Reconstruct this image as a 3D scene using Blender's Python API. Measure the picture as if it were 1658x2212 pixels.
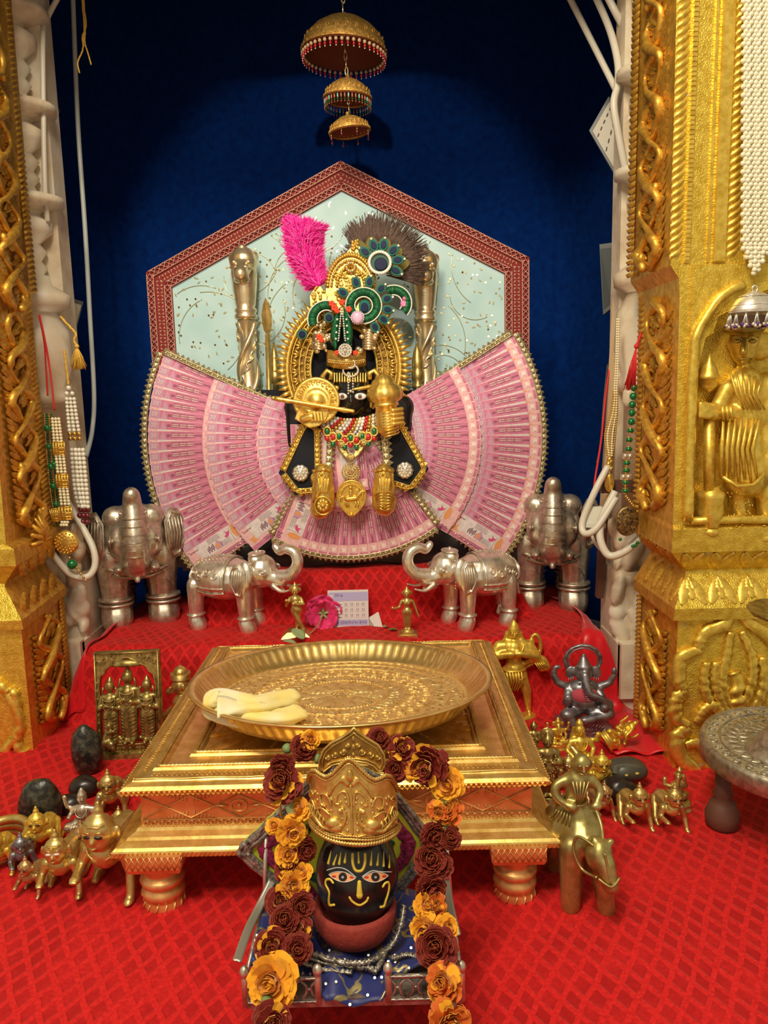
import bpy, math, random
from math import sin, cos, pi, radians, sqrt, atan2
from mathutils import Vector, Matrix, Euler, noise
for _o in list(bpy.data.objects): bpy.data.objects.remove(_o)
random.seed(7)
SC = bpy.context.scene
COL = SC.collection
# ---------------- camera (image 1658 x 2212) ----------------
FPX = 1660.0; CAMH = .58; PITCH = radians(9); ROLL = radians(1.4)
_f = Vector((0, cos(PITCH), -sin(PITCH))); _r0 = Vector((1, 0, 0)); _u0 = Vector((0, sin(PITCH), cos(PITCH)))
_r = _r0*cos(ROLL) - _u0*sin(ROLL); _u = _u0*cos(ROLL) + _r0*sin(ROLL)
CAMP = Vector((0, 0, CAMH))
cam = bpy.data.cameras.new('camera'); camo = bpy.data.objects.new('camera', cam); COL.objects.link(camo)
cam.sensor_fit = 'VERTICAL'; cam.sensor_height = 36; cam.sensor_width = 36*1658/2212; cam.lens = 36*FPX/2212
cam.clip_start = .01
_m = Matrix((( _r.x, _u.x, -_f.x, 0), (_r.y, _u.y, -_f.y, 0), (_r.z, _u.z, -_f.z, CAMH), (0, 0, 0, 1)))
camo.matrix_world = _m
SC.camera = camo
# ---------------- world, lights, exposure ----------------
w = bpy.data.worlds.new('hall'); SC.world = w; w.use_nodes = True
w.node_tree.nodes['Background'].inputs[0].default_value = (1, .86, .66, 1)
w.node_tree.nodes['Background'].inputs[1].default_value = .38
def lamp(name, kind, loc, target, power, col, size=.5, **k):
    l = bpy.data.lights.new(name, kind); o = bpy.data.objects.new(name, l); COL.objects.link(o)
    o.location = loc; l.energy = power; l.color = col
    o.rotation_euler = (Vector(target)-Vector(loc)).to_track_quat('-Z', 'Y').to_euler()
    if kind == 'AREA': l.shape = 'DISK'; l.size = size
    else: l.shadow_soft_size = size
    for a, b in k.items(): setattr(l, a, b)
    return o
lamp('ceiling_lamp', 'AREA', (-.15, .1, 1.9), (-.05, 1.1, .1), 15, (1, .86, .66), .45)
lamp('side_lamp', 'AREA', (-.5, -.3, 1.85), (.4, 1.1, .6), 15, (1, .88, .66), .3)
lamp('spot_lamp', 'SPOT', (-.08, -1.0, 1.35), (-.075, 1.9, .82), 72, (1, .9, .76), .03, spot_size=radians(23), spot_blend=.35)
SC.view_settings.view_transform = 'Standard'; SC.view_settings.look = 'None'
SC.view_settings.gamma = 1; SC.view_settings.use_curve_mapping = False
SC.view_settings.exposure = .34
SC.render.film_transparent = False
# ---------------- helpers ----------------
def _d(x, y): return _f + _r*((x-829)/FPX) + _u*((1106-y)/FPX)
def PY(x, y, Y):
    v = _d(x, y); return CAMP + v*(Y/v.y)
def PZ(x, y, Z):
    v = _d(x, y); return CAMP + v*((Z-CAMH)/v.z)
def ppm(Y, z=.3):      # metres per photo pixel at a point
    return (Y*cos(PITCH)+(CAMH-z)*sin(PITCH))/FPX
V = Vector
class G:
    def __init__(s): s.v = []; s.f = []; s.mi = []; s.sm = []; s.m = Matrix.Identity(4); s.uv = None
    def add(s, vs, fs, mi=0, sm=False):
        b = len(s.v); m = s.m
        s.v += [tuple(m @ Vector(p)) for p in vs]
        s.f += [tuple(i+b for i in f) for f in fs]; s.mi += [mi]*len(fs); s.sm += [sm]*len(fs)
        return s
    def box(s, c, d, mi=0, rot=None, taper=1.0, ch=0):
        x, y, z = d[0]/2, d[1]/2, d[2]/2
        R = Euler(rot).to_matrix() if rot else Matrix.Identity(3)
        t = taper
        vs = [(-x,-y,-z),(x,-y,-z),(x,y,-z),(-x,y,-z),(-x*t,-y*t,z),(x*t,-y*t,z),(x*t,y*t,z),(-x*t,y*t,z)]
        return s.add([R@Vector(p)+Vector(c) for p in vs], [(0,3,2,1),(4,5,6,7),(0,1,5,4),(1,2,6,5),(2,3,7,6),(3,0,4,7)], mi)
    def lathe(s, prof, n=24, c=(0,0,0), mi=0, sm=True, M=None, rib=None, sx=1, sy=1, cap=True):
        vs = []; k = len(prof)
        for i, (r, z) in enumerate(prof):
            for j in range(n):
                a = 2*pi*j/n; rr = r*(rib(i, a) if rib else 1)
                p = Vector((rr*cos(a)*sx, rr*sin(a)*sy, z))
                if M: p = M @ p
                vs.append(p+Vector(c))
        fs = [(i*n+j, i*n+(j+1) % n, (i+1)*n+(j+1) % n, (i+1)*n+j) for i in range(k-1) for j in range(n)]
        s.add(vs, fs, mi, sm)
        if cap:
            b = len(s.v)-len(vs)
            if prof[0][0] > 1e-6: s.f.append(tuple(b+j for j in reversed(range(n)))); s.mi.append(mi); s.sm.append(False)
            if prof[-1][0] > 1e-6: s.f.append(tuple(b+(k-1)*n+j for j in range(n))); s.mi.append(mi); s.sm.append(False)
        return s
    def sph(s, c, r, mi=0, n=12, k=8, rot=None):
        if not hasattr(r, '__len__'): r = (r, r, r)
        R = Euler(rot).to_matrix() if rot else Matrix.Identity(3)
        vs = [R@Vector((0,0,-r[2]))+Vector(c)]
        for i in range(1, k):
            t = pi*i/k
            for j in range(n):
                a = 2*pi*j/n
                vs.append(R@Vector((r[0]*sin(t)*cos(a), r[1]*sin(t)*sin(a), -r[2]*cos(t)))+Vector(c))
        vs.append(R@Vector((0,0,r[2]))+Vector(c)); T = len(vs)-1
        fs = [(0, 1+(j+1) % n, 1+j) for j in range(n)]
        fs += [(1+(i-1)*n+j, 1+(i-1)*n+(j+1) % n, 1+i*n+(j+1) % n, 1+i*n+j) for i in range(1, k-1) for j in range(n)]
        fs += [(T, 1+(k-2)*n+j, 1+(k-2)*n+(j+1) % n) for j in range(n)]
        return s.add(vs, fs, mi, True)
    def tube(s, path, r, n=8, mi=0, closed=False, twist=None, flat=None, cap=True):
        P = [Vector(p) for p in path]; m = len(P)
        if m < 2: return s
        R = r if hasattr(r, '__len__') else [r]*m
        T = []
        for i in range(m):
            if closed: t = P[(i+1) % m]-P[i-1]
            else: t = P[min(i+1, m-1)]-P[max(i-1, 0)]
            if t.length < 1e-9: t = Vector((0,0,1))
            T.append(t.normalized())
        up = Vector((0,0,1)) if abs(T[0].z) < .9 else Vector((0,1,0))
        if flat is not None and flat[0] is not None: up = Vector(flat[0])
        nrm = (up - T[0]*up.dot(T[0])).normalized()
        vs = []; sl = 0
        for i in range(m):
            if i:
                sl += (P[i]-P[i-1]).length
                q = T[i-1].rotation_difference(T[i]); nrm = q @ nrm
                nrm = (nrm - T[i]*nrm.dot(T[i])).normalized()
            b = T[i].cross(nrm)
            for j in range(n):
                a = 2*pi*j/n; rr = R[i]
                if twist: rr *= 1 + twist[0]*sin(a*twist[2] + sl*twist[1])
                fx = flat[1] if flat else 1
                vs.append(P[i] + (nrm*cos(a)*fx + b*sin(a))*rr)
        k = m if closed else m-1
        fs = [(i*n+j, i*n+(j+1) % n, ((i+1) % m)*n+(j+1) % n, ((i+1) % m)*n+j) for i in range(k) for j in range(n)]
        s.add(vs, fs, mi, True)
        if cap and not closed:
            b = len(s.v)-len(vs)
            s.f.append(tuple(b+j for j in reversed(range(n)))); s.mi.append(mi); s.sm.append(True)
            s.f.append(tuple(b+(m-1)*n+j for j in range(n))); s.mi.append(mi); s.sm.append(True)
        return s
    def cap(s, a, b, ra, rb=None, n=10, mi=0):     # tapered capsule
        rb = ra if rb is None else rb
        a = Vector(a); b = Vector(b); d = (b-a)
        if d.length < 1e-7: return s.sph(a, ra, mi, n)
        q = d.to_track_quat('Z', 'Y').to_matrix(); L = d.length
        pr = []
        for i in range(5): t = -pi/2+pi/2*i/4; pr.append((max(ra*cos(t), 1e-7), ra*sin(t)))
        for i in range(5): t = pi/2*i/4; pr.append((max(rb*cos(t), 1e-7), L+rb*sin(t)))
        return s.lathe(pr, n, a, mi, True, q, cap=False)
    def prism(s, poly, d, mi=0, mi2=None, y=0, bev=0, fn=None):   # poly in x,z; front at y-d, back at y
        n = len(poly); ins = poly
        cx = sum(p[0] for p in poly)/n; cz = sum(p[1] for p in poly)/n
        if bev:
            ins = []
            for i in range(n):
                a = Vector(poly[i-1]); b = Vector(poly[i]); c = Vector(poly[(i+1) % n])
                e1 = (b-a); e2 = (c-b)
                if e1.length < 1e-9 or e2.length < 1e-9: ins.append(tuple(b)); continue
                n1 = Vector((-e1.y, e1.x)).normalized(); n2 = Vector((-e2.y, e2.x)).normalized()
                m = (n1+n2); m = m/max(m.length_squared, .3)*2*.5
                ins.append(tuple(b+m*bev*(1 if s_area(poly) > 0 else -1)))
        vs = [(p[0], y, p[1]) for p in poly] + [(p[0], y-d+(abs(bev) if bev else 0), p[1]) for p in poly] + [(p[0], y-d, p[1]) for p in ins]
        fs = [(i, (i+1) % n, n+(i+1) % n, n+i) for i in range(n)] + [(n+i, n+(i+1) % n, 2*n+(i+1) % n, 2*n+i) for i in range(n)]
        fs += [tuple(2*n+i for i in range(n)), tuple(reversed(range(n)))]
        if s_area(poly) < 0: fs = [tuple(reversed(f)) for f in fs]
        b = len(s.f); s.add(vs, fs, mi)
        if mi2 is not None: s.mi[b+2*n] = mi2
        return s
    def sqlathe(s, prof, c=(0,0,0), mi=0):   # prof: (hx, hy, z) rings of rectangles
        vs = []
        for hx, hy, z in prof: vs += [(c[0]-hx, c[1]-hy, c[2]+z), (c[0]+hx, c[1]-hy, c[2]+z), (c[0]+hx, c[1]+hy, c[2]+z), (c[0]-hx, c[1]+hy, c[2]+z)]
        k = len(prof)
        fs = [(i*4+j, i*4+(j+1) % 4, (i+1)*4+(j+1) % 4, (i+1)*4+j) for i in range(k-1) for j in range(4)]
        fs += [(3, 2, 1, 0), tuple((k-1)*4+j for j in range(4))]
        return s.add(vs, fs, mi)
    def mesh(s, name):
        me = bpy.data.meshes.new(name); me.from_pydata(s.v, [], s.f)
        me.polygons.foreach_set('use_smooth', s.sm); me.polygons.foreach_set('material_index', s.mi)
        me.update(); return me
    def ob(s, name, mats, parent=None, loc=(0,0,0), rot=(0,0,0), label=None, cat=None, group=None, kind=None):
        me = s.mesh(name)
        for m in (mats if isinstance(mats, (list, tuple)) else [mats]): me.materials.append(m)
        return link(name, me, parent, loc, rot, label, cat, group, kind)
def s_area(p): return sum(p[i-1][0]*p[i][1]-p[i][0]*p[i-1][1] for i in range(len(p)))
def props(o, label=None, cat=None, group=None, kind=None):
    if label: o['label'] = label
    if cat: o['category'] = cat
    if group: o['group'] = group
    if kind: o['kind'] = kind
    return o
def link(name, me, parent=None, loc=(0,0,0), rot=(0,0,0), label=None, cat=None, group=None, kind=None):
    o = bpy.data.objects.new(name, me); COL.objects.link(o); o.location = loc; o.rotation_euler = rot
    if parent: o.parent = parent
    return props(o, label, cat, group, kind)
def thing(name, label, cat, loc=(0,0,0), rotz=0, group=None):
    o = bpy.data.objects.new(name, None); COL.objects.link(o); o.location = loc; o.rotation_euler = (0,0,rotz); o.empty_display_size = .01
    return props(o, label, cat, group)
def fuse(g, name, vox, mats, smooth=2, iters=3, **k):
    """voxel-remesh overlapping closed shapes into one continuous skin"""
    me0 = g.mesh('tmp'); o = bpy.data.objects.new('tmp', me0); COL.objects.link(o)
    m = o.modifiers.new('r', 'REMESH'); m.mode = 'VOXEL'; m.voxel_size = vox; m.use_smooth_shade = True
    s = o.modifiers.new('s', 'SMOOTH'); s.factor = .5; s.iterations = iters
    dg = bpy.context.evaluated_depsgraph_get(); dg.update()
    me = bpy.data.meshes.new_from_object(o.evaluated_get(dg))
    bpy.data.objects.remove(o); bpy.data.meshes.remove(me0)
    me.name = name; me.materials.clear()
    me.materials.append(mats)
    return link(name, me, **k)
def cr(pts, n=6, closed=False):      # Catmull-Rom
    P = [Vector(p) for p in pts]; out = []; m = len(P)
    rng = range(m) if closed else range(m-1)
    for i in rng:
        if closed: a, b, c, d = P[i-1], P[i], P[(i+1) % m], P[(i+2) % m]
        else: a, b, c, d = P[max(i-1, 0)], P[i], P[i+1], P[min(i+2, m-1)]
        for j in range(n):
            t = j/n; out.append(.5*((2*b)+(c-a)*t+(2*a-5*b+4*c-d)*t*t+(3*b-a-3*c+d)*t**3))
    if not closed: out.append(P[-1])
    return out
def lerp(a, b, t): return a+(b-a)*t
def sstep(a, b, x):
    t = min(1, max(0, (x-a)/(b-a))); return t*t*(3-2*t)
_txt = {}
def textmesh(t, size=1, depth=0):
    if (t, depth) in _txt: return _txt[(t, depth)]
    c = bpy.data.curves.new('t', 'FONT'); c.body = t; c.size = 1; c.resolution_u = 2; c.extrude = depth
    o = bpy.data.objects.new('t', c); COL.objects.link(o)
    dg = bpy.context.evaluated_depsgraph_get(); dg.update()
    me = bpy.data.meshes.new_from_object(o.evaluated_get(dg))
    bpy.data.objects.remove(o)
    _txt[(t, depth)] = ([tuple(v.co) for v in me.vertices], [tuple(p.vertices) for p in me.polygons]); return _txt[(t, depth)]
def gtext(g, t, x, y, size, z, mi, sx=1):     # text into G lying in local XY at height z (faces +Z)
    vs, fs = textmesh(t); g.add([(x+v[0]*size*sx, y+v[1]*size, z) for v in vs], fs, mi)
class Fr:      # a thing standing in the plane Y=Y0: q(px,py,dy) gives a point in the thing's own space
    def __init__(s, Y0, loc): s.Y = Y0; s.l = Vector(loc)
    def q(s, x, y, dy=0): return PY(x, y, s.Y-dy)-s.l
    def p2(s, pts, dy=0): return [(lambda a: (a.x, a.z))(s.q(x, y, dy)) for x, y in pts]
# ---------------- materials ----------------
def mat(name, col, rough=.5, metal=0, **k):
    m = bpy.data.materials.new(name); m.use_nodes = True; nt = m.node_tree; b = nt.nodes['Principled BSDF']
    b.inputs['Base Color'].default_value = (*col, 1); b.inputs['Roughness'].default_value = rough; b.inputs['Metallic'].default_value = metal
    if 'sheen' in k: b.inputs['Sheen Weight'].default_value = k['sheen']; b.inputs['Sheen Tint'].default_value = (*k.get('sheent', (1,1,1)), 1)
    if 'coat' in k: b.inputs['Coat Weight'].default_value = k['coat']
    if 'spec' in k: b.inputs['Specular IOR Level'].default_value = k['spec']
    if 'trans' in k: b.inputs['Transmission Weight'].default_value = k['trans']
    if 'sss' in k: b.inputs['Subsurface Weight'].default_value = k['sss']; b.inputs['Subsurface Scale'].default_value = .01
    m.diffuse_color = (*col, 1)
    return m
def N(m, t, **k):
    n = m.node_tree.nodes.new(t)
    for a, b in k.items():
        if a.startswith('i_'): n.inputs[a[2:].replace('_', ' ')].default_value = b
        else: setattr(n, a, b)
    return n
def L(m, a, b): m.node_tree.links.new(a, b)
def BS(m): return m.node_tree.nodes['Principled BSDF']
def coord(m, kind='Object'): return N(m, 'ShaderNodeTexCoord').outputs[kind]
def bump(m, h, strength=.5, dist=.002, prev=None):
    b = N(m, 'ShaderNodeBump'); b.inputs['Strength'].default_value = strength; b.inputs['Distance'].default_value = dist
    L(m, h, b.inputs['Height'])
    if prev: L(m, prev, b.inputs['Normal'])
    L(m, b.outputs[0], BS(m).inputs['Normal']); return b.outputs[0]
def noise_tex(m, scale, detail=4, co=None, rough=.6):
    n = N(m, 'ShaderNodeTexNoise'); n.inputs['Scale'].default_value = scale; n.inputs['Detail'].default_value = detail; n.inputs['Roughness'].default_value = rough
    L(m, co or coord(m), n.inputs['Vector']); return n.outputs['Fac']
def ramp(m, fac, stops, interp='LINEAR'):
    r = N(m, 'ShaderNodeValToRGB'); r.color_ramp.interpolation = interp; e = r.color_ramp.elements
    while len(e) < len(stops): e.new(.5)
    for i, (p, c) in enumerate(stops): e[i].position = p; e[i].color = (*c, 1)
    L(m, fac, r.inputs[0]); return r.outputs[0]
def math_(m, op, a, b=None, c=None):
    n = N(m, 'ShaderNodeMath', operation=op)
    for i, x in enumerate((a, b, c)):
        if x is None: continue
        if hasattr(x, 'links'): L(m, x, n.inputs[i])
        else: n.inputs[i].default_value = x
    return n.outputs[0]
def mix(m, fac, a, b):
    n = N(m, 'ShaderNodeMix', data_type='RGBA')
    for s, x in ((0, fac), (6, a), (7, b)):
        if hasattr(x, 'links'): L(m, x, n.inputs[s])
        elif s == 0: n.inputs[s].default_value = x
        else: n.inputs[s].default_value = (*x, 1)
    return n.outputs[2]
def metalmat(name, c1, c2, rough=.3, nscale=60, bs=.35, bd=.001, vor=None, metal=1.0, dirt=None):
    """worked metal: two-tone colour, hammered / chased fine relief"""
    metal *= .84; rough = rough*.9+.10; m = mat(name, c1, rough, metal); co = coord(m)
    n = noise_tex(m, nscale, 5, co)
    c = ramp(m, n, [(.35, c2), (.62, c1)])
    if dirt:
        n2 = noise_tex(m, dirt[0], 3, co); f = ramp(m, n2, [(dirt[1], (0,0,0)), (dirt[1]+.04, (1,1,1))])
        c = mix(m, f, c, dirt[2])
        mm = math_(m, 'SUBTRACT', metal, math_(m, 'MULTIPLY', f, .7)); L(m, mm, BS(m).inputs['Metallic'])
    L(m, c, BS(m).inputs['Base Color'])
    h = n
    if vor:
        v = N(m, 'ShaderNodeTexVoronoi', feature='SMOOTH_F1'); v.inputs['Scale'].default_value = vor; L(m, co, v.inputs['Vector'])
        h = math_(m, 'ADD', math_(m, 'MULTIPLY', n, .4), v.outputs['Distance'])
    bump(m, h, bs, bd); return m
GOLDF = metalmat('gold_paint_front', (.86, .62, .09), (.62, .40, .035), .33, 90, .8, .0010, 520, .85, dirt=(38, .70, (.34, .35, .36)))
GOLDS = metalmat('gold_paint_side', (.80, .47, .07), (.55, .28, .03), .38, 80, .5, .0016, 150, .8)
GOLDR = metalmat('gold_relief', (.90, .66, .12), (.68, .44, .05), .30, 120, .4, .001, None, .88)
BRASS = metalmat('brass', (.72, .54, .20), (.52, .37, .10), .30, 70, .2, .0006)
BRASSD = metalmat('antique_brass', (.50, .38, .13), (.20, .14, .04), .34, 110, .5, .0008)
BRASSR = metalmat('red_brass', (.62, .40, .18), (.40, .22, .09), .34, 70, .2, .0006)
CROWN = metalmat('crown_gold', (.80, .55, .17), (.58, .36, .08), .32, 120, .4, .0008)
IGOLD = metalmat('idol_gold', (.90, .64, .16), (.74, .46, .08), .26, 120, .45, .0008)
SILV = metalmat('silver', (.90, .85, .74), (.66, .60, .48), .24, 90, .4, .0008)
SILVD = metalmat('old_silver', (.72, .64, .52), (.44, .37, .28), .30, 80, .45, .0008)
PEWT = metalmat('pewter', (.34, .34, .37), (.16, .14, .16), .34, 60, .3, .0008)
STOOLM = metalmat('chased_silver', (.55, .50, .38), (.30, .26, .18), .38, 100, .6, .0012, 130)
POSTM = metalmat('gilt_silver', (.90, .76, .50), (.70, .54, .28), .2, 40, .2, .0008)
BLACKST = mat('black_stone', (.008, .008, .009), .22, 0, spec=.6)
BLACKC = mat('black_velvet', (.006, .007, .012), .9)
_m = STONE = mat('river_stone', (.02, .021, .018), .3)
_n = noise_tex(_m, 28, 6); bump(_m, _n, .9, .004); L(_m, ramp(_m, noise_tex(_m, 90, 3), [(.45, (.012,.013,.011)), (.75, (.10,.09,.06))]), BS(_m).inputs['Base Color'])
WHITEC = mat('white_cable', (.66, .62, .52), .4)
PEARL = mat('pearl', (.82, .80, .68), .22, 0, coat=.5); PEARLY = mat('cream_pearl', (.85, .78, .50), .22, 0, coat=.5)
PEARLG = mat('gold_bead', (.75, .5, .14), .25, .9)
GREENB = mat('green_bead', (.0, .16, .04), .15, .2, coat=.6); REDB = mat('red_bead', (.55, .01, .02), .2, 0, coat=.5)
DKREDB = mat('maroon_bead', (.14, .01, .02), .2, 0, coat=.5); PURPB = mat('purple_bead', (.10, .02, .22), .15, .3, coat=.5)
WHITE = mat('white', (.8, .8, .78), .5); BLK = mat('black', (.01, .01, .01), .4); YEL = mat('yellow_paint', (.72, .5, .06), .5)
ORANGE = mat('orange_paint', (.75, .2, .02), .5); REDP = mat('red_paint', (.55, .03, .02), .5)
REDTH = mat('red_thread', (.6, .02, .02), .7); YTH = mat('yellow_thread', (.72, .45, .06), .7)
PINKF = mat('pink_feather', (.92, .01, .36), .9); PINKL = mat('pink_feather_tip', (1.0, .10, .50), .9)
GREENF = mat('peacock_green', (.0, .07, .025), .5); GREENL = mat('peacock_green_tip', (.02, .22, .07), .4, .3); BLUEF = mat('peacock_blue', (.0, .006, .04), .4, spec=.15); TEALF = mat('peacock_teal', (.0, .13, .10), .4, spec=.15)
BROWNF = mat('peacock_brown', (.13, .08, .06), .8); OLIVEF = mat('peacock_olive', (.17, .14, .03), .6, spec=.2)
WOOD = mat('wood_batten', (.42, .28, .14), .6); WOODD = mat('dark_wood', (.12, .05, .03), .6)
GREYP = mat('grey_plastic', (.10, .11, .11), .4); LEDW = mat('lamp_face', (.50, .46, .38), .5)
LACEG = metalmat('gold_lace', (.72, .64, .40), (.40, .34, .18), .35, 260, .8, .0008, 420, .9)
LACEY = metalmat('bright_gold_lace', (.90, .66, .18), (.60, .38, .06), .28, 260, .8, .0008, 380, .95)
LACES = metalmat('silver_lace', (.45, .42, .36), (.12, .11, .09), .35, 240, .8, .0008, 400, .9)
CREAM = mat('cream_cloth', (.78, .72, .36), .85, sheen=.2)
bump(CREAM, noise_tex(CREAM, 60, 3), .3, .002)
L(CREAM, ramp(CREAM, noise_tex(CREAM, 18, 2), [(.4, (.80,.77,.52)), (.62, (.82,.68,.22))]), BS(CREAM).inputs['Base Color'])
# marble
_m = MARB = mat('marble', (.62, .54, .42), .35)
L(_m, ramp(_m, noise_tex(_m, 12, 6), [(.3, (.50,.38,.25)), (.5, (.72,.62,.46)), (.7, (.76,.72,.60))]), BS(_m).inputs['Base Color']); bump(_m, noise_tex(_m, 40, 5), .35, .003)
# blue curtain
_m = CURT = mat('blue_velvet', (.0, .020, .14), .9, sheen=.12, sheent=(.1,.3,1), spec=.1)
_n = noise_tex(_m, 60, 5); L(_m, ramp(_m, _n, [(.3, (.0,.013,.10)), (.7, (.0,.027,.17))]), BS(_m).inputs['Base Color'])
# red velvet with embossed diamonds (UV: metres along the cloth)
_m = REDC = mat('red_velvet', (.7, .0, .01), .75, sheen=.25, sheent=(1,.25,.2), spec=.25)
_uv = N(_m, 'ShaderNodeUVMap'); _sep = N(_m, 'ShaderNodeSeparateXYZ'); L(_m, _uv.outputs[0], _sep.inputs[0])
_wob = noise_tex(_m, 9, 2, _uv.outputs[0])
_u1 = math_(_m, 'ADD', _sep.outputs[0], math_(_m, 'MULTIPLY', _wob, .02))
_a = math_(_m, 'MULTIPLY', math_(_m, 'ADD', math_(_m, 'MULTIPLY', _u1, 1.0), math_(_m, 'MULTIPLY', _sep.outputs[1], .62)), 44)
_b = math_(_m, 'MULTIPLY', math_(_m, 'SUBTRACT', math_(_m, 'MULTIPLY', _u1, 1.0), math_(_m, 'MULTIPLY', _sep.outputs[1], .62)), 44)
def _tri(x): return math_(_m, 'ABSOLUTE', math_(_m, 'SUBTRACT', math_(_m, 'FRACT', x), .5))
_mx = math_(_m, 'MAXIMUM', _tri(_a), _tri(_b))      # .5 on grid lines
_cell = N(_m, 'ShaderNodeMapRange', interpolation_type='SMOOTHSTEP'); L(_m, _mx, _cell.inputs[0])
for _i, _x in ((1, .29), (2, .37), (3, 1.), (4, 0.)): _cell.inputs[_i].default_value = _x
_nz = noise_tex(_m, 240, 4); _nz2 = noise_tex(_m, 14, 3)
_base = ramp(_m, _nz, [(.3, (.46, .003, .005)), (.7, (.70, .016, .015))])
_cc = math_(_m, 'MULTIPLY', _cell.outputs[0], ramp(_m, _nz2, [(.35, (.35,)*3), (.6, (1.,)*3)]))
_colr = mix(_m, math_(_m, 'MULTIPLY', _cc, .85), _base, (.34, .001, .003))
L(_m, _colr, BS(_m).inputs['Base Color'])
bump(_m, math_(_m, 'SUBTRACT', math_(_m, 'MULTIPLY', _nz, .15), math_(_m, 'MULTIPLY', _cc, 1.0)), .6, .003)
SATIN = mat('red_satin', (.62, .004, .012), .38, sheen=.2, spec=.5)
# aqua embroidered brocade
_m = AQUA = mat('aqua_brocade', (.36, .60, .56), .55, sheen=.2); _co = coord(_m)
_n1 = noise_tex(_m, 6, 2, _co); _f1 = math_(_m, 'ABSOLUTE', math_(_m, 'SUBTRACT', math_(_m, 'FRACT', math_(_m, 'MULTIPLY', _n1, 9)), .5))
_line = ramp(_m, _f1, [(.018, (1,1,1)), (.032, (0,0,0))])
_dash = ramp(_m, noise_tex(_m, 420, 0, _co), [(.42, (0,0,0)), (.5, (1,1,1))])
_ln = math_(_m, 'MULTIPLY', _line, _dash)
_c0 = ramp(_m, noise_tex(_m, 8, 2, _co), [(.3, (.34,.54,.55)), (.7, (.52,.71,.70))])
L(_m, _c0, BS(_m).inputs['Base Color'])
SEQUIN = mat('gold_sequin', (.85, .70, .36), .18, 1)
BORD = mat('maroon_velvet', (.20, .008, .008), .8, sheen=.1, sheent=(1,.3,.3)); bump(BORD, noise_tex(BORD, 300, 2), .3, .001)
CORD = mat('pink_gold_cord', (.52, .24, .18), .4, .5); bump(CORD, noise_tex(CORD, 500, 2), .8, .001)
# banknotes
NPINK = mat('note_pink', (.80, .48, .48), .7); NMAG = mat('note_magenta', (.60, .19, .31), .7); NPALE = mat('note_pale', (.74, .66, .66), .7)
NDARK = mat('note_ink', (.16, .05, .09), .7); NOR = mat('note_orange', (.75, .32, .12), .7); NBIRD = mat('note_bird', (.62, .07, .22), .7); NLAV = mat('note_lavender', (.55, .30, .42), .7); NEDGE = mat('note_tape', (.75, .45, .36), .6)
NWHT = mat('note_white', (.85, .72, .68), .7)
NOTES = [NPINK, NMAG, NPALE, NDARK, NOR, NBIRD, NLAV, NWHT]
for _m in (NPINK, NMAG, NPALE):
    _c = tuple(BS(_m).inputs['Base Color'].default_value[:3])
    L(_m, ramp(_m, noise_tex(_m, 120, 4), [(.3, tuple(x*.82 for x in _c)), (.7, tuple(min(1, x*1.1) for x in _c))]), BS(_m).inputs['Base Color'])
# altar table metal sheets
TBG = metalmat('gilt_sheet', (.86, .60, .20), (.66, .41, .10), .26, 70, .35, .001, 0)
TBC = metalmat('copper_gilt_sheet', (.84, .47, .18), (.68, .32, .10), .32, 60, .3, .001, None, .85)
def radial_mat(name, c1, c2, rough):
    m = mat(name, c1, rough+.08, .75); co = coord(m); s = N(m, 'ShaderNodeSeparateXYZ'); L(m, co, s.inputs[0])
    r = math_(m, 'SQRT', math_(m, 'ADD', math_(m, 'POWER', s.outputs[0], 2), math_(m, 'POWER', s.outputs[1], 2)))
    th = math_(m, 'ARCTAN2', s.outputs[1], s.outputs[0])
    w1 = math_(m, 'SINE', math_(m, 'MULTIPLY', th, 90)); w2 = math_(m, 'SINE', math_(m, 'MULTIPLY', r, 420))
    w = N(m, 'ShaderNodeTexVoronoi', feature='SMOOTH_F1'); w.inputs['Scale'].default_value = 95; L(m, co, w.inputs['Vector'])
    n = noise_tex(m, 110, 4, co)
    h = math_(m, 'ADD', math_(m, 'MULTIPLY', math_(m, 'MULTIPLY', w1, w2), .22), math_(m, 'ADD', math_(m, 'MULTIPLY', w.outputs[0], 1.3), math_(m, 'MULTIPLY', n, .6)))
    bump(m, h, .75, .0022); L(m, ramp(m, h, [(.35, c2), (.9, c1)]), BS(m).inputs['Base Color']); return m
TRAYM = radial_mat('engraved_tray', (.92, .68, .28), (.66, .42, .12), .33)
TRAYR = metalmat('tray_rim', (.88, .66, .26), (.72, .48, .14), .2, 40, .15, .0005)
STOOLT = radial_mat('engraved_stool', (.58, .53, .40), (.26, .22, .14), .4)
CANO = metalmat('canopy_gold', (.85, .52, .13), (.5, .26, .05), .42, 160, .7, .001, 200, .8)
CANI = mat('canopy_lining', (.20, .045, .015), .8, .2)
YGRN = mat('lime_satin', (.48, .50, .02), .6, sheen=.2); bump(YGRN, noise_tex(YGRN, 50, 3), .3, .002)
PINKE = metalmat('magenta_embroidery', (.35, .02, .10), (.08, .01, .03), .45, 220, .9, .001, 300, .3)
GRNE = metalmat('green_embroidery', (.03, .12, .04), (.01, .03, .02), .4, 220, .9, .001, 300, .4)
BLUES = mat('blue_silk', (.008, .016, .13), .5, sheen=.2)
_m = BLUES; _n = noise_tex(_m, 16, 3); _ff = math_(_m, 'ABSOLUTE', math_(_m, 'SUBTRACT', math_(_m, 'FRACT', math_(_m, 'MULTIPLY', _n, 7)), .5)); _l = ramp(_m, _ff, [(.05, (1,1,1)), (.08, (0,0,0))])
L(_m, mix(_m, _l, (.008,.016,.13), (.36,.30,.13)), BS(_m).inputs['Base Color']); L(_m, _l, BS(_m).inputs['Metallic'])
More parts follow.
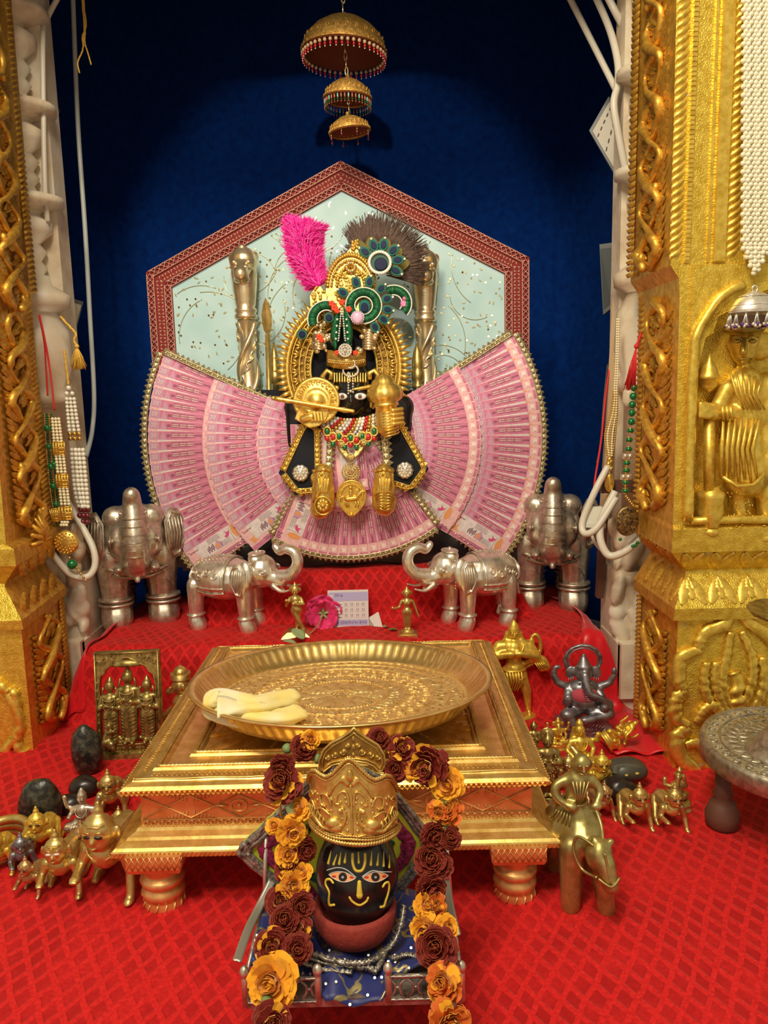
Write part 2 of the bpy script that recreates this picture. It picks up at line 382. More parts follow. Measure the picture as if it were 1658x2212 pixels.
SINDOOR = mat('sindoor_stone', (.24, .025, .015), .8); bump(SINDOOR, noise_tex(SINDOOR, 150, 4), .5, .002); L(SINDOOR, ramp(SINDOOR, noise_tex(SINDOOR, 260, 2), [(.3, (.26,.02,.015)), (.72, (.28,.04,.025)), (.78, (.7,.35,.25))]), BS(SINDOOR).inputs['Base Color'])
MAR_Y = mat('marigold_yellow', (.85, .40, .01), .7, sheen=.2); MAR_O = mat('marigold_orange', (.62, .12, .01), .7); MAR_R = mat('marigold_maroon', (.17, .008, .004), .75); MAR_E = mat('marigold_edge', (.55, .12, .03), .7)
LEAFG = mat('leaf_green', (.10, .22, .05), .6); LEAFP = mat('pale_leaf', (.28, .36, .16), .7)
ROSE = mat('rose_pink', (.72, .02, .16), .6, sheen=.3, sss=.0); ROSE2 = mat('rose_deep', (.42, .005, .05), .6)
SATINS = mat('silver_ribbon', (.40, .38, .32), .35, .6)
# ---------------- structure: sanctum shell, curtain, step cloth ----------------
# curtain hung across the back, curving round at both sides
def curtain():
    g = G(); nx, nz = 150, 60; vs = []; uv = []
    pts = []
    for i in range(nx+1):
        t = i/nx; x = lerp(-.86, .72, t)
        d = 0
        if x < -.60: d = (-.60-x)**1.5*3.6
        if x > .44: d = (x-.44)**1.5*3.6
        pts.append((x, 1.97-d))
    for i, (x, y) in enumerate(pts):
        for j in range(nz+1):
            z = lerp(-.02, 1.75, j/nz)
            e = 1 if -.6 < x < .44 else 2.4
            f = .006*e*sin(x*26+z*1.3+1.2*sin(z*2)) + .004*noise.noise(Vector((x*5, z*3, 1)))
            vs.append((x, y+f, z))
    fs = [(i*(nz+1)+j, (i+1)*(nz+1)+j, (i+1)*(nz+1)+j+1, i*(nz+1)+j+1) for i in range(nx) for j in range(nz)]
    g.add(vs, fs, 0, True)
    g.ob('curtain', CURT, label='dark blue velvet curtain hanging across the back of the shrine', cat='curtain')
curtain()
DARKW = mat('sanctum_plaster', (.03, .03, .04), .9)
g = G(); g.box((-.06, 2.06, .85), (2.4, .04, 1.9)); g.ob('wall_back', DARKW, kind='structure')
g = G(); g.box((-1.0, 1.72, .85), (.06, .72, 1.9)); g.ob('wall_left', DARKW, kind='structure')
g = G(); g.box((.86, 1.72, .85), (.06, .72, 1.9)); g.ob('wall_right', DARKW, kind='structure')
g = G(); g.box((-.06, 1.62, 1.80), (2.4, .92, .05)); g.ob('ceiling', DARKW, kind='structure')
g = G(); g.box((-.06, .95, -.04), (3.2, 2.3, .06)); g.ob('floor', mat('marble_floor', (.42, .38, .32), .5), kind='structure')
ARCH = mat('shade_lintel_plaster', (.45, .33, .12), .6)
g = G(); g.box((-.06, 1.20, 1.56), (1.9, .08, .46)); g.ob('shade_lintel_1', ARCH, kind='structure')  # unseen lintel above the view, added to keep lamps off the upper curtain
# teal side drape seen in the left gap
TEAL = mat('teal_drape', (.005, .05, .07), .7, sheen=.4)
g = G(); vs = []; nx, nz = 24, 30
for i in range(nx+1):
    for j in range(nz+1):
        x = lerp(-.80, -.712, i/nx); z = lerp(.0, 1.72, j/nz); vs.append((x, 1.78+.008*sin(i*1.3)+.004*sin(z*3), z))
g.add(vs, [(i*(nz+1)+j, (i+1)*(nz+1)+j, (i+1)*(nz+1)+j+1, i*(nz+1)+j+1) for i in range(nx) for j in range(nz)], 0, True)
g.ob('side_drape', TEAL, label='narrow teal drape hanging behind the left marble column', cat='drape')
# red velvet over floor and the two steps
_prof = [(.30, 0), (1.288, 0), (1.296, .006), (1.305, .03), (1.312, .10), (1.318, .122), (1.332, .131), (1.36, .131), (1.448, .131), (1.456, .14), (1.466, .19), (1.474, .215), (1.490, .226), (1.70, .226)]
_pr = cr([(a, b, 0) for a, b in _prof], 1)
def cloth_profile():
    out = []; s = 0; last = None
    dense = []
    for (a, b), (c, d) in zip(_prof, _prof[1:]):
        n = max(1, int(math.hypot(c-a, d-b)/.008))
        dense += [(lerp(a, c, i/n), lerp(b, d, i/n)) for i in range(n)]
    dense.append(_prof[-1])
    for p in dense:
        if last: s += math.hypot(p[0]-last[0], p[1]-last[1])
        out.append((p[0], p[1], s)); last = p
    return out
CP = cloth_profile()
def cloth_z(x, y, z):
    l = sstep(-.60, -.535, x); r = 1-sstep(.385, .435, x)
    k = l*r
    if z > .131:      # upper step narrower
        k2 = sstep(-.385, -.33, x)*(1-sstep(.235, .30, x))
        z = .131*1 + (z-.131)*k2
    z = z*k
    w = .004*noise.noise(Vector((x*7, y*7, 0)))+.0025*noise.noise(Vector((x*22, y*22, 3)))
    if y > 1.28: w *= 1.6
    else: w *= .6
    # cloth climbs a little towards the pillars
    z += .045*(sstep(-.50, -.60, x)) * (1-sstep(1.18, 1.30, y)) * sstep(.9, 1.2, y)*.4
    return z+w+.004
g = G(); xs = [lerp(-.80, .66, i/170) for i in range(171)]; vs = []; uvs = []
for (y, z, s) in CP:
    for x in xs:
        yy = y + (.006*noise.noise(Vector((x*9, s*6, 5))) if y > 1.28 else 0)
        # the step edge bows forward a touch in the middle
        vs.append((x, yy, cloth_z(x, y, z))); uvs.append((x, s))
nx = len(xs)
g.add(vs, [(i*nx+j, i*nx+j+1, (i+1)*nx+j+1, (i+1)*nx+j) for i in range(len(CP)-1) for j in range(nx-1)], 0, True)
o = g.ob('altar_cloth', REDC, label='red velvet cloth with embossed diamond grid over floor and steps', cat='cloth')
uvl = o.data.uv_layers.new(name='UVMap')
for lp in o.data.loops: uvl.data[lp.index].uv = uvs[lp.vertex_index]
# red satin strips draped down both ends of the steps
def swag(xa, xb, y0, y1, label, seed):
    g = G(); rows = [(y, z) for (y, z, q_) in CP if y0 < y < y1]; n = 16; vs = []
    for i, (y, z) in enumerate(rows):
        for j in range(n+1):
            t = j/n; x = lerp(xa(y), xb(y), t); f = .0045*sin(t*11+seed+y*9)+.003*noise.noise(Vector((x*30, y*14, seed)))
            vs.append((x, y-.5*abs(f), cloth_z(x, y, z)+.006+f*.8+.001))
    g.add(vs, [(i*(n+1)+j, i*(n+1)+j+1, (i+1)*(n+1)+j+1, (i+1)*(n+1)+j) for i in range(len(rows)-1) for j in range(n)], 0, True)
    o = g.ob('satin_cloth', SATIN, label=label, cat='cloth'); sm = o.modifiers.new('s', 'SOLIDIFY'); sm.thickness = .002
swag(lambda y: .355+.02*sin(y*14), lambda y: .440, 1.12, 1.60, 'red satin cloth draped down the right end of the step beside the seated elephant-headed statue', 1)
swag(lambda y: -.600, lambda y: -.535+.01*sin(y*14), 1.30, 1.62, 'red satin cloth draped over the left end of the step beside the marble column', 2)
# ---------------- gold pillars and marble columns ----------------
def FM(o, u, v, n):   # frame: local x->u, local z->v, local -y -> n (outward)
    m = Matrix.Identity(4)
    for i, a in enumerate((Vector(u), -Vector(n), Vector(v))):
        for k in range(3): m[k][i] = a[k]
    for k in range(3): m[k][3] = o[k]
    return m
def rope(g, pts, r, freq=900, amp=.22, n=8, step=5, mi=0, closed=False):
    P = cr(pts, step, closed); g.tube(P, r, n, mi, closed, (amp, freq, 1))
def ribstrip(g, x0, x1, z0, z1, pitch, d, mi=0, slant=.5, y=0):
    """row of slanted ribs along z between x0..x1 on a face (local frame)"""
    n = int((z1-z0)/pitch)
    for i in range(n):
        z = z0+i*pitch; h = pitch*.82; sl = slant*(x1-x0)
        xm = (x0+x1)/2
        vs = [(x0, y, z), (x1, y, z+sl), (x1, y, z+sl+h), (x0, y, z+h), (xm, y-d, z+sl/2+h/2-.0*h), (x0, y-d*.4, z+h/2), (x1, y-d*.4, z+sl+h/2)]
        g.add(vs, [(0, 1, 6, 4, 5), (5, 4, 6, 2, 3), (0, 5, 3), (1, 2, 6)], mi, True)
def leaf(g, base, tip, w, d=.004, mi=0, ribs=7, y=0):
    b = Vector(base); t = Vector(tip); ax = t-b; n = Vector((-ax.y, ax.x)).normalized(); vs = []; K = 2*ribs
    for i in range(K+1):
        s = i/K; ww = w*sin(pi*min(1, s*.92+.04))**.7*(1+.12*(i % 2)); c = b+ax*s; dd = d*(.5+.5*sin(pi*s))
        ri = .35*d*(i % 2)
        vs += [((c-n*ww).x, y, (c-n*ww).y), ((c-n*ww*.5).x, y-dd*.8-ri, (c-n*ww*.5).y), (c.x, y-dd*.55, c.y), ((c+n*ww*.5).x, y-dd*.8-ri, (c+n*ww*.5).y), ((c+n*ww).x, y, (c+n*ww).y)]
    g.add(vs, [(i*5+j, i*5+j+1, (i+1)*5+j+1, (i+1)*5+j) for i in range(K) for j in range(4)], mi, True)
def scroll(g, c, r, a0, turns, th, mi=0, y=-.002, sgn=1):
    P = []
    n = int(14*turns)+2
    for i in range(n):
        t = i/(n-1); a = a0+sgn*2*pi*turns*t; rr = r*(1-.8*t)
        P.append((c[0]+rr*cos(a), y, c[1]+rr*sin(a)))
    g.tube(P, [th*(1-.4*i/(n-1)) for i in range(n)], 6, mi, twist=(.2, 1500, 1))
# --- right pillar
RX, RY = .428, 1.09
pr = thing('gold_pillar', 'bright gold pillar on the right with a niche holding a relief guard', 'pillar', (RX, RY, 0))
g = G()
W, D = .30, .17
def ring(x0, y0, z): return [(x0, y0, z), (W, y0, z), (W, D, z), (x0, D, z)]
prof = [(0, 0, -.01), (0, 0, .236), (-.010, -.010, .238), (-.010, -.012, .256), (.016, .018, .300), (.016, .020, .306), (-.014, -.004, .338), (-.014, -.006, .372), (-.012, 0, .378)]
vs = []
for x, y, z in prof: vs += ring(x, y, z)
for x, y, z in [(-.014, .0, .70), (-.016, 0, .722), (-.028, .0, .74), (-.038, .0, 1.70)]: vs += ring(x, y, z)
k = len(vs)//4
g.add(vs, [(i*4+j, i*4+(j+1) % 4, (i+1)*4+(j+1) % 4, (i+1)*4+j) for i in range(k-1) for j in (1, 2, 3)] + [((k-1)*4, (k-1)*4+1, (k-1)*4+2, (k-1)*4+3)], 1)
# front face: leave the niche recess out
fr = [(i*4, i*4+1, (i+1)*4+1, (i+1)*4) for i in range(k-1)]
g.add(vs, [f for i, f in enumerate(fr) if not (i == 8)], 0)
# niche: frame pieces between z .378 and .70
Z0, Z1 = .378, .70; NX0, NX1 = .016, .20
g.add([(-.012,0,Z0),(NX0,0,Z0),(NX0,0,Z1),(-.014,0,Z1)], [(0,1,2,3)], 0)
g.add([(NX1,0,Z0),(W,0,Z0),(W,0,Z1),(NX1,0,Z1)], [(0,1,2,3)], 0)
g.add([(NX0,.022,Z0),(NX1,.022,Z0),(NX1,.022,Z1),(NX0,.022,Z1)], [(0,1,2,3)], 0)
g.add([(NX0,0,Z0),(NX1,0,Z0),(NX1,.022,Z0),(NX0,.022,Z0)], [(0,1,2,3)], 0)
g.add([(NX0,0,Z1),(NX1,0,Z1),(NX1,.022,Z1),(NX0,.022,Z1)], [(3,2,1,0)], 0)
g.add([(NX0,0,Z0),(NX0,0,Z1),(NX0,.022,Z1),(NX0,.022,Z0)], [(3,2,1,0)], 0)
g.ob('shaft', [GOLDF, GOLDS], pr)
F0 = Fr(RY, (RX, RY, 0))
def fr_(pts, dy=.004): return [F0.q(x, y, dy) for x, y in pts]
# scalloped niche arch and frame
g = G()
def archpiece(side):
    pts = [(.016, .605), (.024, .640), (.034, .646), (.040, .668), (.055, .675), (.066, .690), (.084, .694), (.108, .703), (.108, .74), (.0, .74), (.0, .605)]
    return pts if side > 0 else [(.216-x, z) for x, z in pts]
for sd in (1, -1): g.prism(archpiece(sd), .008, 0, y=.004, bev=.003)
g.ob('niche_arch', GOLDF, pr)
g = G(); rope(g, [(.007, -.006, .385), (.006, -.006, .50), (.006, -.006, .60), (.010, -.006, .645), (.035, -.006, .690), (.07, -.006, .712)], .0075, 700, .16)
rope(g, [(.012, -.004, .384), (.2, -.004, .384)], .006, 900, .2)
g.ob('niche_border', GOLDR, pr)
# mouldings above the niche
g = G()
ribstrip(g, -.030, -.014, .745, 1.34, .010, .006, 0, .7)
ribstrip(g, .048, .064, .745, 1.34, .010, .006, 0, .7)
g.ob('beaded_moulding', GOLDR, pr)
g = G(); g.prism([(-.010, .742), (-.003, .742), (-.003, 1.34), (-.010, 1.34)], .003, 0)
g.prism([(.020, .742), (.024, .742), (.024, 1.34), (.020, 1.34)], .003, 0)
g.prism([(.028, .742), (.045, .742), (.045, 1.34), (.028, 1.34)], .006, 0, bev=.002)
for i in range(100): g.box((-.0065, -.0035, .746+i*.006), (.006, .002, .003), 0)
g.ob('flat_moulding', GOLDR, pr)
g = G()
for i in range(5):      # scrolling vine up the front
    z = .755+i*.125
    P = cr([(.118, -.004, z), (.090, -.006, z+.02), (.080, -.008, z+.05), (.092, -.006, z+.085), (.118, -.004, z+.10)], 6)
    g.tube(P, [.004+.005*sin(pi*j/(len(P)-1)) for j in range(len(P))], 8, 0, twist=(.18, 1100, 1))
    scroll(g, (.098, z+.112), .014, pi*.2, 1.2, .0035)
    leaf(g, (.085, z+.01), (.075, z-.018), .008)
g.ob('scroll_vine', GOLDR, pr)
# acanthus leaves around the neck
g = G()
for i in range(9):
    x = .006+i*.030
    g.m = FM((0, -.012, .256), (1,0,0), (0,.565,.825), (0,-.825,.565))
    for d in (-.018, 0, .018): leaf(g, (x*1.45+.010, .050), (x*1.45+.010+d, .006+.008*(d == 0)), .0085, .004, 0, 7, y=-.0005)
    g.m = FM((0, .020, .306), (1,0,0), (0,-.6,.8), (0,-.8,-.6))
    for d in (-.016, .014): leaf(g, (x*1.45+.012, .002), (x*1.45+.012+d, .038), .0085, .003, 0, 7, y=-.0005)
g.ob('acanthus_band', GOLDR, pr)
# big vine relief on the base block
g = G()
def fz(pts, r, fq=650, am=.16, dy=.004): 
    P = cr(fr_(pts, dy), 7); n = len(P); r *= .86; g.tube(P, [r*(.75+.35*sin(pi*i/(n-1))) for i in range(n)], 10, 0, twist=(am*1.2, fq*1.9, 1), flat=((0,1,0), .6))
fz([(1592, 1318), (1565, 1345), (1518, 1375), (1508, 1402)], .011)
fz([(1513, 1405), (1470, 1425), (1465, 1470), (1477, 1490)], .011)
fz([(1480, 1490), (1460, 1510), (1458, 1545), (1485, 1570)], .011)
fz([(1488, 1572), (1462, 1590), (1470, 1630), (1500, 1670), (1520, 1690)], .013)
fz([(1592, 1318), (1620, 1350), (1660, 1375), (1680, 1410)], .010)
for a in ([(1577, 1365), (1570, 1410), (1560, 1460), (1565, 1500), (1580, 1535)], [(1600, 1365), (1622, 1410), (1625, 1460), (1615, 1500), (1600, 1535)],
          [(1525, 1430), (1520, 1470), (1530, 1510), (1560, 1550)], [(1545, 1430), (1545, 1470), (1555, 1510), (1575, 1545)], [(1645, 1420), (1650, 1470), (1640, 1510), (1620, 1545)]):
    fz(a, .008, 1000, .22, .003)
fz([(1586, 1450), (1590, 1480), (1590, 1510), (1585, 1535)], .012, 900, .25, .002)
fz([(1505, 1560), (1520, 1535), (1545, 1525), (1560, 1560), (1590, 1590)], .009)
fz([(1480, 1610), (1505, 1605), (1525, 1625), (1530, 1660)], .009)
g.ob('vine_relief', GOLDR, pr)
# side face (x = RX plane, facing -X): carved openwork
def sidecarve(g, z0, z1, y0, y1, flip, seed):
    """interlaced vines and leaves on a side face; local x = along depth"""
    rnd = random.Random(seed); yc = (y0+y1)/2; h = (y1-y0)/2; n = int((z1-z0)/.055)
    for k in (0, 1):
        P = []
        for i in range(n*8+1):
            z = z0+(z1-z0)*i/(n*8); P.append((yc+h*.62*sin(2*pi*i/16+k*pi)*(1+.2*sin(i*.7)), -.006-.004*cos(2*pi*i/16+k*pi), z))
        g.tube(P, [.0055+.0022*sin(i*.5) for i in range(len(P))], 8, 0, twist=(.2, 900, 1))
    for i in range(n*5):      # feathered background foliage
        z = z0+.005+(z1-z0-.03)*i/(n*5)
        for s in (1, -1): leaf(g, (yc+s*h*(.15+.2*(i % 2)), z), (yc+s*h*.95, z+.016), .0048, .004, 0, 4)
    for i in range(n*2):
        z = z0+.01+(z1-z0-.02)*i/(n*2); s = 1 if i % 2 else -1
        leaf(g, (yc, z), (yc+s*h*.85, z+.022+.01*rnd.random()), .008, .006, 0, 5)
        if i % 3 == 0: g.sph((yc-s*h*.5, -.006, z+.01), (.007, .006, .008), 0, 8, 6)
g = G(); g.m = FM((-.002, 0, 0), (0,1,0), (0,0,1), (-1,0,0))
sidecarve(g, .03, .225, .03, .135, 1, 1)
g.m = FM((-.014, 0, 0), (0,1,0), (0,0,1), (-1,0,0)); sidecarve(g, .39, .70, .02, .135, 1, 2)
g.m = FM((-.030, 0, 0), (0,1,0), (0,0,1), (-1,0,0)); sidecarve(g, .745, 1.34, .02, .125, 1, 3)
g.ob('carved_side', GOLDS, pr)
g = G(); g.m = FM((-.004, 0, 0), (0,1,0), (0,0,1), (-1,0,0)); ribstrip(g, .148, .166, .0, .235, .0075, .006, 0, 0)
g.m = FM((-.014, 0, 0), (0,1,0), (0,0,1), (-1,0,0)); ribstrip(g, .144, .166, .37, .72, .0085, .007, 0, 0)
g.m = FM((-.034, 0, 0), (0,1,0), (0,0,1), (-1,0,0)); ribstrip(g, .140, .166, .745, 1.36, .0095, .008, 0, 0)
g.ob('ribbed_edge', GOLDS, pr)
g = G(); g.m = FM((-.012, 0, 0), (0,1,0), (0,0,1), (-1,0,0))
for i in range(4):
    g.m = FM((-.010, .01, .256), (0,1,0), (.51,0,.86), (-.86,0,.51)); leaf(g, (.02+i*.038, .050), (.004+i*.038, .006), .009, .004, 0, 7); leaf(g, (.02+i*.038, .050), (.034+i*.038, .006), .009, .004, 0, 7)
    g.m = FM((.016, .01, .306), (0,1,0), (-.684,0,.73), (-.73,0,-.684)); leaf(g, (.02+i*.038, .002), (.012+i*.038, .042), .011, .004, 0, 7)
g.ob('acanthus_leaf_side', GOLDS, pr)
# relief guard in the niche
g = G(); q = F0.q
def cp(a, b, ra, rb, dy=-.006, k=ppm(RY, .5)):
    g.cap(q(*a, dy), q(*b, dy), ra*k, rb*k, 12)
cp((1605, 830), (1610, 900), 40, 42, -.012); cp((1600, 900), (1605, 1030), 42, 50, -.014)      # torso, skirt
cp((1660, 840), (1665, 1000), 38, 44, -.014)
cp((1570, 840), (1545, 890), 19, 16, -.002); cp((1545, 895), (1530, 885), 16, 17, .004)         # near arm, fist
cp((1640, 900), (1560, 890), 18, 15, .002)                                                       # forearm across
for i in range(4): cp((1512, 872+i*9), (1530, 874+i*9), 6, 6, .012)
cp((1590, 1060), (1600, 1150), 18, 14, -.012); cp((1650, 1060), (1655, 1150), 20, 15, -.012)
cp((1600, 1160), (1570, 1168), 13, 9, -.004); cp((1660, 1160), (1640, 1166), 15, 12, -.002)
cp((1605, 740), (1606, 760), 34, 27, -.006); cp((1640, 740), (1641, 758), 26, 22, -.010)
fuse(g, 'relief_body', .0035, GOLDR, iters=2, parent=pr)
g = G()      # skirt pleats, sash folds, face and club details
for i in range(7):
    x = 1562+i*13; g.tube([q(x, 905, .016), q(x-4-2*i, 970, .020), q(x-6, 1035+6*(i % 2), .017)], [.0018, .0028, .0022], 6)
for i in range(6): g.tube([q(1575+i*14, 800+i*3, .012), q(1590+i*9, 850, .020), q(1606+i*9, 885, .018)], .0016, 6)
g.tube([q(1560, 1030, .018), q(1590, 1050, .022), q(1625, 1048, .022), q(1650, 1025, .02)], .0028, 8)
for i in range(46):
    rr = random.Random(i); g.sph(q(1570+rr.random()*85, 1055+rr.random()*85, .006), .0013, 0, 6, 4)
for i in range(3): g.tube([q(1560+i*9, 878, .018), q(1562+i*9, 908, .018)], .002, 6)
g.ob('garment_folds', GOLDR, pr)
g = G()
for sx, d in ((1592, 1), (1626, 1)):
    g.sph(q(sx, 737, .018), (.0055, .003, .0035)); g.tube([q(sx-11, 730, .019), q(sx, 725, .021), q(sx+11, 729, .019)], .0014, 6)
g.cap(q(1607, 733, .019), q(1605, 760, .026), .003, .0055); g.tube([q(1594, 777, .018), q(1606, 774, .022), q(1622, 776, .018)], .002, 6)
g.tube([q(1596, 782, .018), q(1606, 783, .021), q(1618, 782, .018)], .0016, 6)
g.sph(q(1606, 710, .008), (.03, .02, .010))
g.ob('face', metalmat('tarnished_gold', (.55, .36, .05), (.16, .15, .05), .22, 30, .2, .001, None, .95), pr, label='tarnished dark gold face')
g = G(); g.lathe([(.001, .000), (.006, .004), (.011, .010), (.013, .020), (.0145, .0205), (.0145, .024), (.012, .028), (.009, .038), (.004, .046), (.0005, .056)], 16, q(1529, 850, -.004)+Vector((0, 0, -.0)), 0)
g.tube([q(1529, 900, .0), q(1529, 1075, .0)], .008, 12, 0, twist=(.2, 380, 1))
g.lathe([(.010, 0), (.013, .002), (.013, .006), (.016, .010), (.0185, .024), (.0175, .040), (.0190, .044), (.019, .052), (.012, .056), (.011, .060)], 20, q(1533, 1140, -.004), 0, rib=lambda i, a: 1+.05*cos(14*a))
g.lathe([(.010, -.012), (.014, -.006), (.012, .0)], 16, q(1533, 1140, -.004), 0)
g.ob('club', GOLDR, pr)
# --- left pillar
LX, LY = -.575, 1.168
pl = thing('gold_pillar', 'orange-gold pillar at the left edge, deeply carved on its inner side', 'pillar', (LX, LY, 0))
def ringL(x1, y0, z): return [(-.35, y0, z), (x1, y0, z), (x1-.018, .20, z), (-.35, .20, z)]
g = G(); vs = []
for x, y, z in [(0, 0, -.01), (0, 0, .222), (.008, -.010, .225), (.008, -.012, .240), (-.028, .018, .286), (-.028, .020, .292), (.004, -.004, .325), (.004, -.006, .352), (-.010, 0, .358), (-.006, 0, .72), (.006, 0, 1.0), (.010, 0, 1.70)]: vs += ringL(x, y, z)
k = len(vs)//4
g.add(vs, [(i*4+j, i*4+(j+1) % 4, (i+1)*4+(j+1) % 4, (i+1)*4+j) for i in range(k-1) for j in (1, 2, 3)], 1)
g.add(vs, [(i*4, i*4+1, (i+1)*4+1, (i+1)*4) for i in range(k-1)], 0)
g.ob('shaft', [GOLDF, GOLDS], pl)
g = G()
def LM(x): return FM((x, 0, 0), (-.09, .996, 0), (0,0,1), (1, .09, 0))
g.m = LM(.002); 
def mirror_ok(gg): return gg
sidecarve(g, .03, .215, .03, .165, -1, 4); g.m = LM(-.004); sidecarve(g, .37, .72, .03, .155, -1, 5); g.m = LM(.004); sidecarve(g, .72, 1.30, .03, .15, -1, 6)
g.ob('carved_side', GOLDS, pl)
g = G(); g.m = LM(.002); ribstrip(g, .176, .198, 0, .225, .0078, .006); g.m = LM(-.008); ribstrip(g, .170, .198, .345, .75, .0085, .008); g.m = LM(.004); ribstrip(g, .170, .198, .75, 1.36, .009, .008)
g.ob('ribbed_edge', GOLDS, pl)
g = G(); g.m = LM(-.002)
for i in range(4):
    leaf(g, (.03+i*.045, .30), (.045+i*.045, .345), .016, .006, 0, 6); leaf(g, (.03+i*.045, .275), (.02+i*.045, .232), .016, .006, 0, 6)
# fluted shell boss above the neck
for i in range(9):
    a = pi*i/8; g.tube([(.10, -.012, .345), (.10+.022*cos(a), -.016, .345+.024*sin(a)), (.10+.040*cos(a), -.008, .345+.044*sin(a))], [.003, .0045, .003], 6)
g.ob('acanthus_band', GOLDS, pl)
g = G(); FL = Fr(LY, (LX, LY, 0)); 
for a in ([(60, 1640), (35, 1600), (45, 1560), (20, 1500), (-10, 1470)], [(20, 1490), (32, 1500), (38, 1540)], [(0, 1640), (20, 1610), (40, 1590)]):
    P = cr([FL.q(x, y, .003) for x, y in a], 6); g.tube(P, .008, 10, 0, twist=(.18, 700, 1))
g.ob('vine_relief', GOLDR, pl)
# --- marble columns
def marble(name, label, x0, x1, y0, y1, side, prof_pts):
    t = thing(name, label, 'column', ((x0+x1)/2, y0, 0))
    cx = 0; g = G(); hw = (x1-x0)/2
    g.box((0, .05, .12), (hw*2*.86, .10, .26)); g.box((0, .075, .95), (hw*1.5, .05, 1.5))
    g.ob('column_core', MARB, t)
    g = G()      # turned vase-and-disc profile of the front
    pr = []; z = .52
    pr = [(hw*.62, .30), (hw*.62, .565), (hw*.80, .57), (hw*.85, .585), (hw*.70, .60), (hw*.95, .64), (hw*.9, .70), (hw*.6, .735), (hw*.98, .745), (hw*1.02, .765), (hw*.55, .785), (hw*.5, .80)]
    zz = .80
    for k in range(3):
        pr += [(hw*.34, zz), (hw*.48, zz+.014), (hw*.34, zz+.026), (hw*.50, zz+.042), (hw*.34, zz+.056), (hw*.66, zz+.074), (hw*.70, zz+.092), (hw*.40, zz+.106), (hw*.45, zz+.112), (hw*1.05, zz+.122), (hw*1.05, zz+.134), (hw*.40, zz+.146)]; zz += .155
    pr += [(hw*.5, zz), (hw*.9, zz+.05), (hw*.9, zz+.25)]
    g.lathe(pr, 24, (0, .03, 0), 0, sy=.9)
    g.ob('turned_shaft', MARB, t)
    g = G(); rnd = random.Random(len(label))
    for i in range(60):    # carved foliage blocks of the lower part
        u = rnd.uniform(-hw*.9, hw*.9); zc = rnd.uniform(.13, .33)
        g.sph((u, rnd.uniform(-.005, .02), zc), (rnd.uniform(.008, .02), .016, rnd.uniform(.015, .035)), 0, 8, 6, rot=(0, rnd.uniform(-.5, .5), 0))
    for i in range(10):
        u = rnd.uniform(-hw*.7, hw*.7); g.sph((u, .0, rnd.uniform(.50, .70)), (.012, .012, .02), 0, 8, 6)
    fuse(g, 'carved_foliage', .004, MARB, iters=2, parent=t)
    g = G(); g.box((0, .03, .06), (hw*2*.9, .12, .13)); g.box((side*hw*.55, -.03, .08), (hw*.7, .02, .10)); g.ob('plinth', MARB, t)
    return t
marble('marble_column', 'turned white marble column beside the left gold pillar', -.700, -.566, 1.42, 1.56, 1, None)
marble('marble_column', 'turned white marble column beside the right gold pillar', .404, .52, 1.33, 1.47, -1, None)
# ---------------- gilt altar table and tray ----------------
TX, TY = -.062, 1.033; TH = .238     # half size of the top
tb = thing('altar_table', 'low square table sheathed in embossed golden metal with turned legs', 'table', (TX, TY, 0))
ZT = .140
g = G()
g.sqlathe([(TH-.004, TH-.004, .118), (TH, TH, .120), (TH+.001, TH+.001, .127), (TH-.003, TH-.003, .131), (TH-.010, TH-.010, .134), (TH-.012, TH-.012, .137), (TH-.028, TH-.028, .1385), (TH-.030, TH-.030, .142),
           (TH-.038, TH-.038, .142), (TH-.042, TH-.042, .139), (TH-.062, TH-.062, .1375), (TH-.064, TH-.064, .141), (TH-.072, TH-.072, .141), (TH-.075, TH-.075, .1355)])
g.ob('top_frame', TBG, tb)
g = G(); H1 = TH
for s in range(4):      # diamond knurled lip and rope lines on the frame
    g.m = Matrix.Rotation(s*pi/2, 4, 'Z')
    n = 84
    for i in range(n):
        x = -H1+(i+.5)*2*H1/n
        for sl in (1, -1): g.add([(x-.0028, -H1-.0002, .1195), (x-.0018, -H1-.0012, .1195), (x-.0008, -H1-.0002, .1195), (x-.0028+sl*.005, -H1-.0008, .1275), (x-.0018+sl*.005, -H1-.0022, .1275), (x-.0008+sl*.005, -H1-.0008, .1275)], [(0,1,4,3), (1,2,5,4)], 0)
        if abs(x) < H1-.03:
            g.tube([(x+.0015*cos(a*pi/3), -H1+.019+.0028*sin(a*pi/3), .1385) for a in range(6)], .0007, 4, 0, True)
    P = [(x, -H1+.034, .1425) for x in [lerp(-(H1-.034), H1-.034, i/180) for i in range(181)]]
    g.tube(P, .0026, 6, 0, twist=(.35, 1300, 1))
    P = [(x, -H1+.068, .1415) for x in [lerp(-(H1-.068), H1-.068, i/150) for i in range(151)]]
    g.tube(P, .0026, 6, 0, twist=(.35, 1300, 1))
    P = [(x, -H1+.012, .1368) for x in [lerp(-(H1-.012), H1-.012, i/180) for i in range(181)]]
    g.tube(P, .0014, 6, 0, twist=(.35, 2600, 1))
g.ob('chased_edging', TBG, tb)
g = G(); g.box((0, 0, .130), (2*(TH-.074), 2*(TH-.074), .010)); g.ob('top_panel', TBG, tb)
for s in range(4):      # corner palmettes
    g = G()
    a0 = pi/4+s*pi/2
    for k in range(-3, 4):
        a = a0+k*.17; L0 = .232-.03*abs(k)*.6
        c0 = (cos(a)*.12, sin(a)*.12); c1 = (cos(a)*L0, sin(a)*L0)
        g.m = Matrix.Translation((0, 0, .1352)) @ Matrix(((1,0,0,0),(0,0,1,0),(0,-1,0,0),(0,0,0,1)))
        leaf(g, c0, c1, .011, .004, 0, 8)
    g.ob('palmette_relief', TBG, tb)
g = G(); g.sqlathe([(TH-.016, TH-.016, .060), (TH-.016, TH-.016, .118)]); g.ob('apron', TBC, tb)
